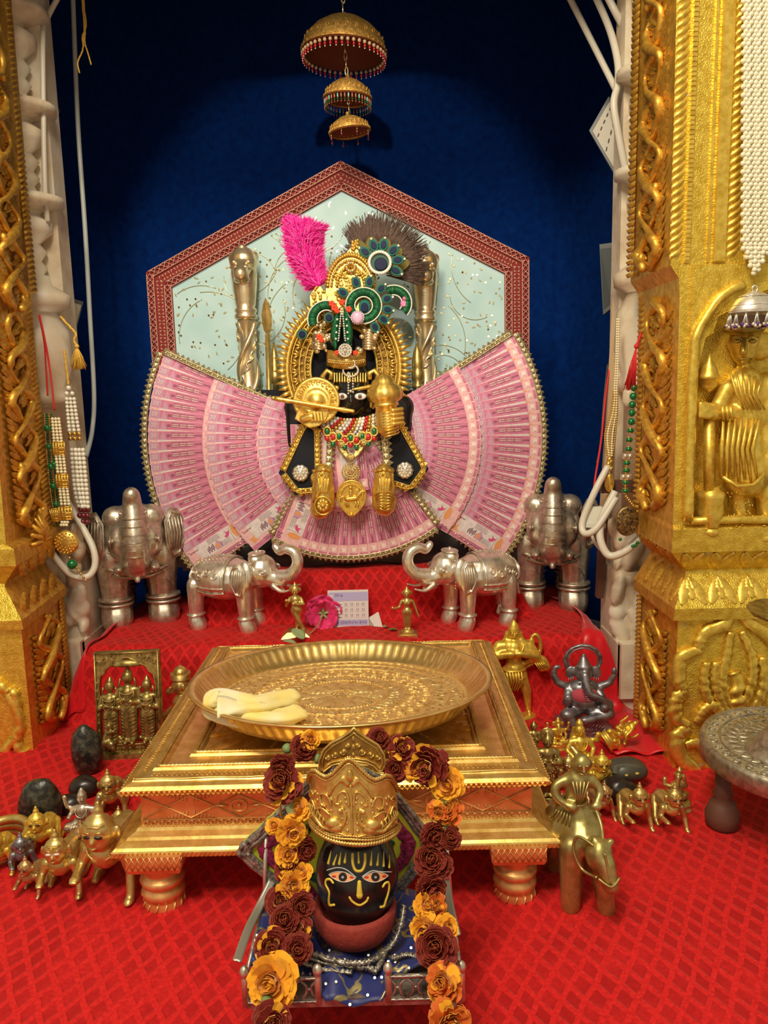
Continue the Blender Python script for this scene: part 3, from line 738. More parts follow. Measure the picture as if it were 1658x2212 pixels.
def apron_relief(hw, y):
    for side in range(4):
        g = G(); g.m = Matrix.Rotation(side*pi/2, 4, 'Z')
        z0, z1 = .073, .108; zc = (z0+z1)/2; n = 4; w = 2*hw/n
        for i in range(n):
            x0 = -hw+i*w
            g.tube([(x0, y, z0), (x0+w/2, y, z1), (x0+w, y, z0)], .0012, 5)
            g.tube([(x0, y, z1), (x0+w/2, y, z0), (x0+w, y, z1)], .0012, 5)
            cx = x0+w/2+w/4*0; cx = x0
            if i: 
                g.tube([(cx+.009*cos(a*pi/8), y, zc+.009*sin(a*pi/8)) for a in range(16)], .0014, 5, 0, True); g.sph((cx, y, zc), (.003, .002, .003))
                for d in (1, -1): g.tube([(cx+d*.012, y, zc), (cx+d*.020, y-.001, zc+.001), (cx+d*.030, y, zc)], [.0006, .0018, .0005], 5)
            cx = x0+w/2
            for k in range(-6, 7):
                if k: g.tube([(cx+k*.0042, y, z1+.001), (cx+k*.0042, y, z1-.003-.0026*(6-abs(k))*.55)], .0009, 4); g.tube([(cx+k*.0042, y, z0-.001), (cx+k*.0042, y, z0+.003+.0026*(6-abs(k))*.55)], .0009, 4)
        for i in range(52): x = -hw+(i+.5)*2*hw/52; g.tube([(x+.0028*cos(a*pi/3), y-.0005, .0665+.0028*sin(a*pi/3)) for a in range(6)], .0008, 4, 0, True)
        for i in range(52): x = -hw+(i+.5)*2*hw/52; g.sph((x, y, .113), (.0026, .0012, .002), 0, 6, 4)
        g.tube([(-hw, y, z1+.0025), (hw, y, z1+.0025)], .0014, 5); g.tube([(-hw, y, z0-.002), (hw, y, z0-.002)], .0014, 5)
        g.ob('apron_relief', TBC, tb)
apron_relief(TH-.017, -(TH-.0155))
g = G(); B = TH+.012
g.sqlathe([(TH-.015, TH-.015, .0635), (TH-.012, TH-.012, .062), (TH-.010, TH-.010, .058), (TH-.003, TH-.003, .054), (TH-.001, TH-.001, .0505), (B-.004, B-.004, .046), (B-.001, B-.001, .043), (B, B, .041), (B, B, .0345), (B-.004, B-.004, .034)])
for s in range(4):
    g.m = Matrix.Rotation(s*pi/2, 4, 'Z')
    for i in range(100):
        x = -B+(i+.5)*2*B/100; g.add([(x-.002, -B-.0001, .0347), (x-.0012, -B-.0014, .0347), (x-.0004, -B-.0001, .0347), (x+.002, -B-.0001, .041), (x+.0028, -B-.0014, .041), (x+.0036, -B-.0001, .041)], [(0,1,4,3), (1,2,5,4)], 0)
g.ob('base_moulding', TBG, tb)
def leg():
    g = G()
    g.sqlathe([(.030, .030, .078), (.030, .030, .062), (.028, .028, .057), (.020, .020, .055)])
    for sd in range(4):
        g.m = Matrix.Rotation(sd*pi/2, 4, 'Z')
        for i in range(9):
            x = -.030+i*.0067
            g.tube([(x, -.0302, .062), (min(.030, x+.008), -.0302, .078)], .0007, 4); g.tube([(x+.0067, -.0302, .062), (max(-.030, x-.0013), -.0302, .078)], .0007, 4)
    g.m = Matrix.Identity(4)
    g.lathe([(.019, -.001), (.0215, .001), (.0225, .006), (.0215, .012), (.0205, .015), (.023, .017), (.0245, .021), (.0235, .025), (.0205, .028), (.0200, .030), (.0235, .032), (.0250, .0365), (.0235, .040), (.0200, .042), (.0195, .046), (.0205, .054), (.021, .056)], 36, rib=lambda i, a: 1+(.03 if i in (6, 7, 11, 12) else .02)*abs(cos(7*a)))
    for i in range(14):
        a = 2*pi*i/14; g.tube([(.0222*cos(a), .0222*sin(a), .001), (.0235*cos(a+.1), .0235*sin(a+.1), .007), (.0218*cos(a+.2), .0218*sin(a+.2), .013)], .0012, 5)
    return g
lm = None
lg = leg(); lm = lg.mesh('leg'); lm.materials.append(TBC)
for sx in (-1, 1):
    for sy in (-1, 1):
        link('leg', lm, tb, (sx*(TH-.036), sy*(TH-.012), 0))
for c in tb.children:
    if c.name.split('.')[0] == 'leg': continue
    for v in c.data.vertices: v.co.z = .074+(v.co.z-.034)*.79
# tray
tr = thing('engraved_tray', 'large round engraved golden tray with fluted rim on the table', 'tray', (-.062, .975, .1770))
tr.rotation_euler = (radians(-5.0), 0, 0); tr.scale = (.955, .955, .955)
NR = 84
def rb(i, a): return 1+(.012 if i in (2, 3, 8, 9) else 0)*cos(NR*a)
g = G(); g.lathe([(.0, .004), (.06, .004), (.12, .004), (.172, .004), (.1745, .005)], 96, cap=False); g.ob('tray_floor', TRAYM, tr)
g = G(); g.lathe([(.1745, .005), (.178, .007), (.186, .014), (.194, .024), (.199, .030), (.202, .0315), (.2085, .032), (.2085, .0295), (.199, .028), (.191, .019), (.183, .008), (.178, .001), (.10, .0), (.0, .0)], 336, cap=False, rib=lambda i, a: 1+(.0075 if i in (2, 3, 9, 10) else 0)*cos(NR*a))
g.ob('fluted_rim', TRAYR, tr)
g = G()
Mz = Matrix(((1,0,0,0),(0,0,1,0),(0,-1,0,0),(0,0,0,1)))
for k in range(12):
    a = 2*pi*k/12+.26; g.m = Matrix.Translation((0, 0, .0042)) @ Mz
    leaf(g, (cos(a)*.016, sin(a)*.016), (cos(a)*.060, sin(a)*.060), .009, .0022, 0, 7)
g.m = Matrix.Identity(4)
for rr, th in ((.064, .0011), (.017, .0012), (.088, .0010), (.128, .0011), (.150, .0010), (.168, .0012)):
    g.tube([(rr*cos(2*pi*i/160), rr*sin(2*pi*i/160), .0045) for i in range(160)], th, 5, 0, True, (.4, 1600, 1))
for k in range(40):      # leaf chain between rings
    a = 2*pi*k/40; r0, r1 = .068, .085; da = .10
    g.m = Matrix.Translation((0, 0, .0043)) @ Mz
    leaf(g, (cos(a)*r0, sin(a)*r0), (cos(a+da)*r1, sin(a+da)*r1), .0045, .0016, 0, 3)
for k in range(34):
    a = 2*pi*k/34; c = (cos(a)*.100, sin(a)*.100)
    g.m = Matrix.Translation((0, 0, .0043)) @ Mz
    P = [(c[0]+.008*(1-.75*t/11)*cos(a+t*.75), -.0, c[1]+.008*(1-.75*t/11)*sin(a+t*.75)) for t in range(12)]
    g.tube(P, .0011, 5)
    c2 = (cos(a+.09)*.117, sin(a+.09)*.117)
    P = [(c2[0]+.009*(1-.75*t/11)*cos(a+2-t*.75), -.0, c2[1]+.009*(1-.75*t/11)*sin(a+2-t*.75)) for t in range(12)]
    g.tube(P, .0011, 5)
for k in range(70):
    a = 2*pi*k/70; g.m = Matrix.Translation((0, 0, .0043)) @ Mz
    leaf(g, (cos(a)*.153, sin(a)*.153), (cos(a+.03)*.166, sin(a+.03)*.166), .004, .0014, 0, 2)
    leaf(g, (cos(a)*.131, sin(a)*.131), (cos(a-.05)*.147, sin(a-.05)*.147), .0035, .0012, 0, 2)
g.m = Matrix.Identity(4)
for k in range(14): a = 2*pi*k/14; g.sph((.011*cos(a), .011*sin(a), .0045), (.0035, .0016, .0012), 0, 6, 4, rot=(0, 0, a))
g.sph((0, 0, .0045), (.006, .006, .002))
g.ob('engraved_rosette', TRAYM, tr)
# folded cream cloth lying on the tray
def fold_cloth():
    c = PZ(530, 1530, .19); t = thing('folded_cloth', 'crumpled pale yellow cloth lying on the left of the golden tray', 'cloth', c+V((.006, .006, -.004)))
    def roll(name, pts, rad, seed, flat):
        g = G(); P = cr(pts, 9); n = len(P); m = 28; vs = []
        for i in range(n):
            s = i/(n-1); T = (P[min(i+1, n-1)]-P[max(i-1, 0)]).normalized(); b = T.cross(Vector((0,0,1))).normalized(); u = b.cross(T)
            e = min(1, 3.2*s+.35)*min(1, 5*(1-s)+.55)
            for j in range(m):
                a = 2*pi*j/m; r = rad*e*(1+.12*sin(3*a+s*7+seed)+.09*sin(6*a+s*15+seed)*(.4+.6*sin(s*8)**2)+.16*noise.noise(Vector((s*5+seed, cos(a)*1.2, sin(a)*1.2))))
                vs.append(P[i]+b*cos(a)*r+u*sin(a)*r*flat)
        g.add(vs, [(i*m+j, i*m+(j+1) % m, (i+1)*m+(j+1) % m, (i+1)*m+j) for i in range(n-1) for j in range(m)]+[tuple(reversed(range(m))), tuple((n-1)*m+j for j in range(m))], 0, True)
        g.ob(name, CREAM, t)
    def q(x, y, z): return PZ(x, y, z)-c
    roll('front_fold', [q(432, 1515, .212), q(460, 1535, .209), q(530, 1552, .207), q(600, 1549, .206), q(640, 1536, .204)], .0150, 1, .65)
    roll('back_fold', [q(436, 1520, .222), q(462, 1505, .222), q(530, 1522, .219), q(585, 1512, .212), q(628, 1502, .208)], .0165, 4, .62)
    g = G(); vs = []
    for i in range(15):
        for j in range(8):
            s = i/14; u = j/7; p = q(lerp(455, 560, s), lerp(1500+18*s, 1548-8*s, u), .234-.012*s-.010*u*u*1.2); p.z += .0015*sin(s*9+u*5)
            vs.append(p)
    g.add(vs, [(i*8+j, i*8+j+1, (i+1)*8+j+1, (i+1)*8+j) for i in range(14) for j in range(7)], 0, True)
    o = g.ob('top_flap', CREAM, t); sm = o.modifiers.new('s', 'SOLIDIFY'); sm.thickness = .0015
fold_cloth()
# ---------------- embroidered hexagonal backboard ----------------
PX, PYY = -.071, 1.65
pn = thing('backdrop_panel', 'gabled backboard of aqua brocade with wide maroon and gold border behind the idol', 'panel', (PX, PYY, .20))
FP = Fr(PYY, (PX, PYY, .20))
OUT = [(315, 588), (735, 347), (1143, 556), (1166, 1075), (1150, 1230), (335, 1230), (334, 850)]
o3 = FP.p2([(315, 588), (735, 347), (1143, 556), (1168, 1230), (345, 1230)])
o3[4] = (o3[0][0], o3[4][1]); o3[3] = (o3[2][0]+.004, o3[3][1])
def inset(poly, d):
    n = len(poly); out = []; s = 1 if s_area(poly) > 0 else -1
    for i in range(n):
        a, b, c = Vector(poly[i-1]), Vector(poly[i]), Vector(poly[(i+1) % n])
        n1 = Vector((-(b-a).y, (b-a).x)).normalized()*s; n2 = Vector((-(c-b).y, (c-b).x)).normalized()*s
        m = (n1+n2); m = m*(2/m.length_squared); out.append(tuple(b+m*d))
    return out
i3 = inset(o3, .052)
g = G(); g.prism(inset(o3, .004), .010, y=.012); g.ob('panel_board', AQUA, pn)
def band(g, a, b, d, mi=0, y=0):     # mitred band between two outlines, open at the bottom (indices 4->0->1->2->3)
    idx = [4, 0, 1, 2, 3]
    vs = [(a[i][0], y-d, a[i][1]) for i in idx]+[(b[i][0], y-d, b[i][1]) for i in idx]+[(a[i][0], y+.003, a[i][1]) for i in idx]+[(b[i][0], y+.003, b[i][1]) for i in idx]
    fs = []
    for k in range(4): fs += [(k, k+1, 5+k+1, 5+k), (k, 10+k, 10+k+1, k+1), (5+k, 5+k+1, 15+k+1, 15+k)]
    g.add(vs, fs, mi)
g = G(); band(g, o3, i3, .002, y=.0015); g.ob('velvet_border', BORD, pn)
def along(poly, step, close=False):
    idx = [4, 0, 1, 2, 3]; out = []
    for k in range(4):
        a = Vector(poly[idx[k]]); b = Vector(poly[idx[k+1]]); L_ = (b-a).length; n = max(1, round(L_/step)); t = (b-a)/L_
        for i in range(n): out.append((a+(b-a)*((i+.5)/n), t))
    return out
for lo, ww in ((.0085, .0066), (.0435, .0066)):     # interlaced cord bands
    g = G(); base = inset(o3, lo); idx = [4, 0, 1, 2, 3]
    for k in range(4):
        a = Vector(base[idx[k]]); b = Vector(base[idx[k+1]]); L_ = (b-a).length; t = (b-a)/L_; nn = Vector((-t.y, t.x)); c = round(L_/.0115); m = int(c*8)
        for ph in (0, pi):
            P = []
            for i in range(m+1):
                s = L_*i/m; o = sin(2*pi*i/16+ph)*.0048; p = a+t*s+nn*o; P.append((p.x, -.0035+.0008*cos(2*pi*i/8+ph), p.y))
            g.tube(P, .0011, 5, 0)
        for o in (-ww, ww):
            P = []
            for i in range(m*1+1):
                p = a+t*(L_*i/m)+nn*o; P.append((p.x, -.003, p.y))
            g.tube(P, .0016, 5, 0, twist=(.4, 1300, 1))
    g.ob('braided_cord', CORD, pn)
g = G()     # gold triangles of the middle band
for (p, t) in along(inset(o3, .0262), .0142):
    nn = Vector((-t.y, t.x))
    for sgn in (1, -1):
        for s2 in (1, -1):
            c = p+nn*(.0036*sgn)+t*(.0030*s2); 
            tri = [c+t*.0022*s2+nn*.0022*sgn, c-t*.0024*s2+nn*.0022*sgn, c+t*.0022*s2-nn*.0028*sgn]
            ctr = sum(tri, Vector((0, 0)))/3
            g.add([(v.x, -.0008, v.y) for v in tri]+[(ctr.x, -.0028, ctr.y)], [(0, 1, 3), (1, 2, 3), (2, 0, 3)], 0)
g.ob('gilt_studs', mat('gilt_stud', (.78, .62, .38), .4, .3), pn, kind='stuff')
g = G(); rnd = random.Random(3)     # sequins on the brocade
def inside(p, poly):
    c = False; n = len(poly)
    for i in range(n):
        a, b = poly[i-1], poly[i]
        if (a[1] > p[1]) != (b[1] > p[1]) and p[0] < (b[0]-a[0])*(p[1]-a[1])/(b[1]-a[1]+1e-12)+a[0]: c = not c
    return c
pin = inset(o3, .058)
for i in range(1100):
    p = (rnd.uniform(-.42, .42), rnd.uniform(.25, .84))
    if not inside(p, pin): continue
    a = rnd.uniform(0, pi); r = .0022
    if rnd.random() < .4: g.add([(p[0]+cos(a)*r*2, .0005, p[1]+sin(a)*r*2), (p[0]-sin(a)*r*.8, .0005, p[1]+cos(a)*r*.8), (p[0]-cos(a)*r*2, .0005, p[1]-sin(a)*r*2), (p[0]+sin(a)*r*.8, .0005, p[1]-cos(a)*r*.8)], [(3, 2, 1, 0)], 0)
    else: g.add([(p[0]+cos(k*pi/3)*r, .0008-.0005*sin(k+a), p[1]+sin(k*pi/3)*r) for k in range(6)], [tuple(reversed(range(6)))], 0)
g.ob('sequins', SEQUIN, pn, kind='stuff')
g = G()      # embroidered trailing vines
for i in range(70):
    p = Vector((rnd.uniform(-.36, .36), rnd.uniform(.26, .74)))
    if not inside(p, inset(o3, .075)): continue
    a = rnd.uniform(0, 2*pi); cv = rnd.choice((-1, 1))*rnd.uniform(9, 22); P = [p.copy()]
    for k in range(22):
        a += cv*.005; p = p+Vector((cos(a), sin(a)))*.005
        if not inside(p, pin): break
        P.append(p.copy())
    if len(P) > 4: g.tube([(v.x, .0010, v.y) for v in P], .0007, 4, 0)
g.ob('embroidered_vines', SEQUIN, pn, kind='stuff')
# ---------------- banknote fans ----------------
NL, NH = .128, .067     # a note lies in local x (length) / y (height), faces +Z of its own space
def note_mesh(full):
    g = G()
    def rect(x0, y0, x1, y1, z, mi): g.add([(x0, y0, z), (x1, y0, z), (x1, y1, z), (x0, y1, z)], [(0, 1, 2, 3)], mi)
    g.add([(0, 0, 0), (NL, 0, 0), (NL, NH, 0), (0, NH, 0), (0, 0, -.0003), (NL, 0, -.0003), (NL, NH, -.0003), (0, NH, -.0003)], [(0,1,2,3), (7,6,5,4), (0,4,5,1), (1,5,6,2), (2,6,7,3), (3,7,4,0)], 0)
    z = .00012
    rect(.001, .050, .127, .0665, z, 1)                    # upper magenta band
    rect(.001, .050, .020, .0665, z*1.4, 6)
    g.add([(.022, .050, z*1.5), (.036, .050, z*1.5), (.028, .0665, z*1.5)], [(0, 1, 2)], 6)
    rect(.106, .050, .122, .066, z*1.5, 0)                 # pale square with the little emblem
    g.add([(.110, .053, z*2), (.114, .056, z*2), (.119, .055, z*2), (.119, .061, z*2), (.112, .063, z*2)], [(0, 1, 2, 3, 4)], 7)
    rect(.018, .018, .104, .050, z, 2)                     # pale field
    rect(.001, .001, .127, .0095, z, 1)                    # lower band
    gtext(g, '20', .0045, .0545, .0105, z*2.5, 3, 1.15); gtext(g, '20', .0042, .0549, .0105, z*3.4, 7, 1.12)
    for i, x in enumerate((.045, .060, .075)):             # scalloped text boxes
        rect(x, .0545, x+.014, .0555, z*2, 3); rect(x, .0625, x+.014, .0635, z*2, 3); rect(x, .0545, x+.0008, .0635, z*2, 3)
        rect(x+.0012, .0560, x+.013, .0620, z*1.8, 0)
        for k in range(4): rect(x+.002+k*.003, .0575, x+.0038+k*.003, .0604, z*2.4, 3)
    for k in range(6): rect(.036+k*.0012, .0555, .0367+k*.0012, .0605, z*2, 3)
    for k in range(7): rect(.091+k*.002, .056+.0007*(k % 2), .0922+k*.002, .060, z*2, 3)
    for k in range(5): rect(.048, .047-k*.0022, .075+.004*(k % 2), .0476-k*.0022, z*2, 3)
    for k in range(8): rect(.006+k*.0024, .0400+.0006*(k % 3), .0075+k*.0024, .0432, z*2, 3)
    g.add([(.004, .0445, z*2), (.0062, .0445, z*2), (.0062, .0465, z*2), (.004, .0465, z*2)], [(0, 1, 2, 3)], 3)
    # portrait figure, bird
    g.add([(.108+.0062*cos(2*pi*k/12), .034+.0125*sin(2*pi*k/12), z*2) for k in range(12)], [tuple(range(12))], 4)
    g.add([(.108+.0036*cos(2*pi*k/10), .044+.0045*sin(2*pi*k/10), z*2.6) for k in range(10)], [tuple(range(10))], 4)
    g.add([(.084, .034, z*2), (.090, .037, z*2), (.089, .045, z*2), (.093, .040, z*2), (.099, .041, z*2), (.095, .033, z*2), (.088, .030, z*2)], [(0, 1, 2, 3, 4, 5, 6)], 5)
    if full:
        g.add([(.056, .020, z*2), (.072, .020, z*2), (.074, .030, z*2), (.066, .038, z*2), (.058, .030, z*2)], [(0, 1, 2, 3, 4)], 6)
        g.add([(.060, .022, z*3), (.066, .022, z*3), (.066, .030, z*3), (.063, .035, z*3), (.060, .030, z*3)], [(0, 1, 2, 3, 4)], 4)
        for k in range(6): rect(.040+k*.0028, .022+.003*(k % 2), .0418+k*.0028, .032+.002*(k % 3), z*2, 3)
        for k in range(5): rect(.070, .020+k*.0022, .094-.003*(k % 2), .0206+k*.0022, z*2, 3)
        g.add([(.012, .012, z*2), (.022, .014, z*2), (.018, .021, z*2), (.021, .027, z*2), (.014, .024, z*2), (.008, .026, z*2), (.009, .018, z*2)], [tuple(range(7))], 4)
        rect(.030, .0095, .104, .0103, z*2, 3)
        for k in range(16): rect(.034+k*.0043, .0045, .0368+k*.0043, .0065, z*2, 3)
        gtext(g, '20', .1075, .0025, .0135, z*3, 3, 1.1)
        for k in range(7): rect(.0985, .018+k*.004, .0995, .0205+k*.004, z*2, 3)
    me = g.mesh('banknote')
    for m in NOTES: me.materials.append(m)
    return me
NM = note_mesh(False); NMF = note_mesh(True)
def place_note(par, cx, cz, ang, r0, off, y, me, name='banknote', tw=0):
    """radial note; left end at radius r0 from (cx,cz) along ang (in XZ plane); off = shift of its mid line"""
    ca, sa = cos(ang), sin(ang)
    X = Vector((ca, 0, sa)); Yv = Vector((-sa, 0, ca)); Zv = Vector((0, -1, 0))
    o = Vector((cx, 0, cz)) + X*r0 - Yv*(NH-off); o.y = y
    m = Matrix.Identity(4)
    for k in range(3): m[k][0] = X[k]; m[k][1] = Yv[k]; m[k][2] = Zv[k]; m[k][3] = o[k]
    ob = link(name, me, par); ob.matrix_local = m @ Matrix.Rotation(tw, 4, 'X'); return ob
def lace(g, path, w, tooth, d=.002, side=1, mi=0):
    """flat braid with pointed teeth along a 2-D path (x,z)"""
    P = [Vector(p) for p in path]; acc = [0]
    for a, b in zip(P, P[1:]): acc.append(acc[-1]+(b-a).length)
    Lt = acc[-1]; n = int(Lt/tooth)
    def at(s):
        s = max(0, min(Lt-1e-6, s)); i = 0
        while i < len(P)-2 and acc[i+1] < s: i += 1
        t = (P[i+1]-P[i]); f = (s-acc[i])/max(t.length, 1e-9); return P[i]+t*f, t.normalized()
    for i in range(n):
        s = Lt*i/n; e = Lt*(i+1)/n
        p, t = at(s); q, u = at(e); m, v = at((s+e)/2); nn = Vector((-v.y, v.x))*side; n1 = Vector((-t.y, t.x))*side; n2 = Vector((-u.y, u.x))*side
        tip = m+nn*(w*1.0+tooth*.65); a, b = p+n1*w, q+n2*w
        vs = [(p.x, 0, p.y), (q.x, 0, q.y), (b.x, 0, b.y), (a.x, 0, a.y), (tip.x, 0, tip.y), ((p.x+b.x)/2, -d*1.3, (p.y+b.y)/2), ((a.x+b.x+tip.x)/3, -d*1.3, (a.y+b.y+tip.y)/3)]
        g.add(vs, [(0, 1, 5), (1, 2, 5), (2, 3, 5), (3, 0, 5), (3, 2, 6), (2, 4, 6), (4, 3, 6)], mi)
        g.sph((m.x+nn.x*w*.5, -d, m.y+nn.y*w*.5), (w*.33, d*.7, w*.33), mi, 6, 4)
    for o in (.12, .88):
        Q = [(lambda a: (a[0].x+(-a[1].y)*side*w*o, -d*1.0, a[0].y+a[1].x*side*w*o))(at(Lt*k/(n*2))) for k in range(n*2+1)]
        g.tube(Q, w*.10, 5, mi, twist=(.3, 1500, 1))
IY = 1.52; KP = ppm(IY, .4)
def fan(label, C, ang0, ang1, rings, lace_r, base, mat_lace=None, Y=IY, edge0=None):
    """C centre px, angles in degrees (image sense, counter-clockwise from +x) from first note to the whole last one"""
    loc = PY(C[0], C[1], Y); loc = Vector((loc.x, Y, base)); t = thing('banknote_fan', label, 'banknote fan', loc)
    c = PY(C[0], C[1], Y)-loc; k = ppm(Y, .45)
    inw = rings[0][3]
    n_all = 0
    g = G(); R = lace_r*k; mx = max(abs(ang1-ang0), 1); st = 40      # backing card
    e0_, e1_ = (3.2, 6.6) if lace_r > 400 else (4.5, 9.5); up_ = ang1 > ang0; A0, A1 = radians(ang0-e0_ if up_ else ang1-e1_), radians(ang1+e1_ if up_ else ang0+e0_)
    rin = rings[-1][0]*k*.9 if not inw else 60*k
    pts = [(c.x+R*.985*cos(lerp(A0, A1, i/st)), c.z+R*.985*sin(lerp(A0, A1, i/st))) for i in range(st+1)] + [(c.x+rin*cos(lerp(A1, A0, i/6)), c.z+rin*sin(lerp(A1, A0, i/6))) for i in range(7)]
    g.prism(pts, .003, y=.004); g.ob('backing_card', NEDGE, t)
    for ri, (r_in, n, dy, inward, a_off0, a_off1) in enumerate(rings):
        for i in range(n):
            f = i/(n-1); a = radians(lerp(ang0+a_off0, ang1+a_off1, f)); y = -.001-dy-.00035*i
            last = i == n-1
            if inward:     # note's left end is outside: x axis points to the centre
                place_note(t, c.x+(r_in*k+NL)*cos(a), c.z+(r_in*k+NL)*sin(a), a+pi, 0, NH*(.33), y, NMF if last else NM, tw=radians(.2))
            else:
                place_note(t, c.x, c.z, a, r_in*k, NH*.33, y, NMF if last else NM, tw=radians(.2))
    g = G(); P = [(c.x+R*cos(lerp(A0, A1, i/60)), c.z+R*sin(lerp(A0, A1, i/60))) for i in range(61)]
    lace(g, P, .009, .0105, .0025, side=-1)
    e0 = [(c.x+r*cos(A1), c.z+r*sin(A1)) for r in (R, rin)]; e1 = [(c.x+r*cos(A0), c.z+r*sin(A0)) for r in (rin, R)]
    lace(g, e0, .009, .0105, .0025, side=-1); lace(g, e1, .009, .0105, .0025, side=-1)
    g.m = Matrix.Identity(4)
    o = g.ob('lace_trim', LACEG, t); o.location.y = -.004
    return t
#            r_in(px)  n  dy   inward  a0 a1
fan('left fan of pink banknotes edged with zigzag silver-gold lace', (769, 957), 180-23, 180+32, [(305, 19, .0, True, 0, 0), (180, 15, .007, True, 1.5, 4.5), (70, 11, .013, True, 0, 8)], 448, .226)
fan('right fan of pink banknotes edged with zigzag silver-gold lace', (743, 958), 28, -33, [(284, 19, .0, False, 0, 0), (152, 16, .007, False, 0, 0), (40, 9, .004, False, 0, 0)], 424, .226)
fan('bottom fan of pink banknotes spreading below the golden medallion', (748, 880), -90+31, -90-22, [(182, 14, .0, False, 0, 0), (80, 9, .004, False, -6, 6)], 322, .226, Y=1.495)
# ---------------- the idol ----------------
IX = PY(760, 957, IY).x
LOCI = Vector((IX, IY, .226))
idol = thing('crowned_idol', 'black stone idol with golden crown, sunray halo and jewelled ornaments, centre of the shrine', 'idol', LOCI)
FI = Fr(IY, LOCI); q = FI.q
g = G()      # stone body: one continuous figure
def C(a, b, ra, rb, dy, g_=None): (g_ or g).cap(q(*a, dy), q(*b, dy), ra*KP, rb*KP, 14)
g.sph(q(756, 985, -.01), (70*KP, .030, 150*KP)); C((720, 870), (795, 870), 34, 34, .0); C((690, 860), (640, 880), 34, 30, .0); C((820, 860), (866, 880), 34, 30, .0)
C((640, 880), (640, 960), 28, 24, .0); C((866, 880), (862, 960), 28, 24, .0)
C((755, 860), (755, 840), 36, 36, .0)
g.sph(q(754, 830, .035), (42*KP, 30*KP, 66*KP)); g.sph(q(754, 862, .035), (31*KP, 26*KP, 28*KP))
fuse(g, 'body', .005, BLACKST, iters=2, parent=idol)
g = G(); g.prism(FI.p2([(520, 842), (990, 842), (960, 900), (930, 1150), (570, 1150), (545, 900)]), .012, y=.030)
g.ob('back_slab', BLACKC, idol)
g = G(); g.prism(FI.p2([(425, 1130), (1125, 1130), (1150, 1290), (395, 1290)]), .09, y=.10)
g.ob('plinth', mat('black_lacquer', (.008, .007, .01), .25, 0), idol)
for v in idol.children[-1].data.vertices: v.co.z = max(v.co.z, .0)
# face
g = G()
for sx in (738, 778):
    g.sph(q(sx, 856, .058), (12.5*KP, .004, 7.2*KP), 0, 14, 8)
g.ob('eye_white', WHITE, idol)
for sx in (739, 777): g = G(); g.sph(q(sx, 856, .063), (4*KP, .0016, 4*KP), 0, 10, 6); g.ob('iris', mat('brown_iris', (.16, .06, .03), .2), idol)
g = G(); g.cap(q(757, 850, .066), q(758, 868, .070), .0022, .004); g.tube([q(750, 883, .060), q(758, 885, .064), q(766, 883, .060)], .0016, 6)
for s in (1, -1):
    g.tube([q(757-19*s-15, 848, .060), q(757-19*s, 844, .066), q(757-19*s+15, 848, .060)], .0010, 6)
g.ob('nose_and_lips', BLACKST, idol)
g = G()
for s, sx in ((1, 727), (-1, 774)):
    g.cap(q(sx if s > 0 else 763, 838 if s > 0 else 841, .064), q(714 if s > 0 else 797, 836, .056), .0050 if s > 0 else .0025, .0025 if s > 0 else .005)
g.ob('gold_brow', IGOLD, idol)
g = G()
for i in range(13):
    x = 722+i*5.6
    g.cap(q(x, 806, .060+.006*sin(pi*i/12)), q(x, 824, .062+.008*sin(pi*i/12)), .0012, .0020, 6)
g.ob('forehead_band', IGOLD, idol)
g = G()
for i in range(14): g.sph(q(757+(-5 if i % 2 else 5), 812+i*2.9, .071), .0022, 0, 6, 4)
g.sph(q(757, 845, .073), .003); 
for i in range(24): g.sph(q(757+16*cos(i*pi/12), 800+13*sin(i*pi/12), .070), .0024, 0, 6, 4)
for i in range(16): g.sph(q(757+9*cos(i*pi/8), 786+9*sin(i*pi/8), .072), .0026, 0, 6, 4)
g.ob('silver_jewel_drop', SILV, idol)
for s in (1, -1):      # ear ornaments
    g = G(); x = 757-s*53
    g.tube([q(x-s*2, 830, .045), q(x-s*8, 812, .05), q(x+s*2, 800, .05), q(x+s*12, 806, .05), q(x+s*12, 820, .05)], .005, 8, 0, twist=(.2, 900, 1))
    g.cap(q(x, 828, .048), q(x+s*12, 846, .045), .0072, .004); g.cap(q(x+s*6, 850, .045), q(x+s*9, 878, .045), .006, .003)
    for i in range(10): g.sph(q(x+s*2+3*sin(i*2), 845+i*4, .055), .0026, 0, 6, 4)
    g.ob('earring', IGOLD, idol)
# sunray halo
halo_c = (742, 795)
g = G(); n = 120
def ell(a, rx, ry, dy): return q(halo_c[0]+rx*cos(a), halo_c[1]-ry*sin(a), dy)
for rx, ry, th in ((72, 92, .0032), (84, 105, .0020), (96, 118, .0020), (122, 140, .0045), (114, 133, .0018)):
    g.tube([ell(2*pi*i/n, rx, ry, .014) for i in range(n)], th, 6, 0, True)
g.ob('halo_ring', IGOLD, idol)
g = G(); vs = []; 
for i in range(n):
    for rx, ry in ((70, 90), (127, 145)): vs.append(ell(2*pi*i/n, rx, ry, .006))
g.add(vs, [(2*i, 2*((i+1) % n), 2*((i+1) % n)+1, 2*i+1) for i in range(n)], 0); g.ob('halo_plate', metalmat('dark_gold', (.45, .26, .05), (.2, .10, .02), .4), idol)
g = G(); m = 74
for i in range(m):
    a = 2*pi*(i+.5)/m; L_ = (1.0 if i % 2 else .86)
    a_, b_, c_ = ell(a, 122, 140, .012), ell(a, 122+.5*28*L_, 140+.5*28*L_, .018), ell(a, 122+31*L_, 140+31*L_, .010)
    g.tube([a_, b_, c_], [.0052, .0048, .0004], 6, 0)
g.ob('sun_rays', IGOLD, idol)
g = G(); m = 40
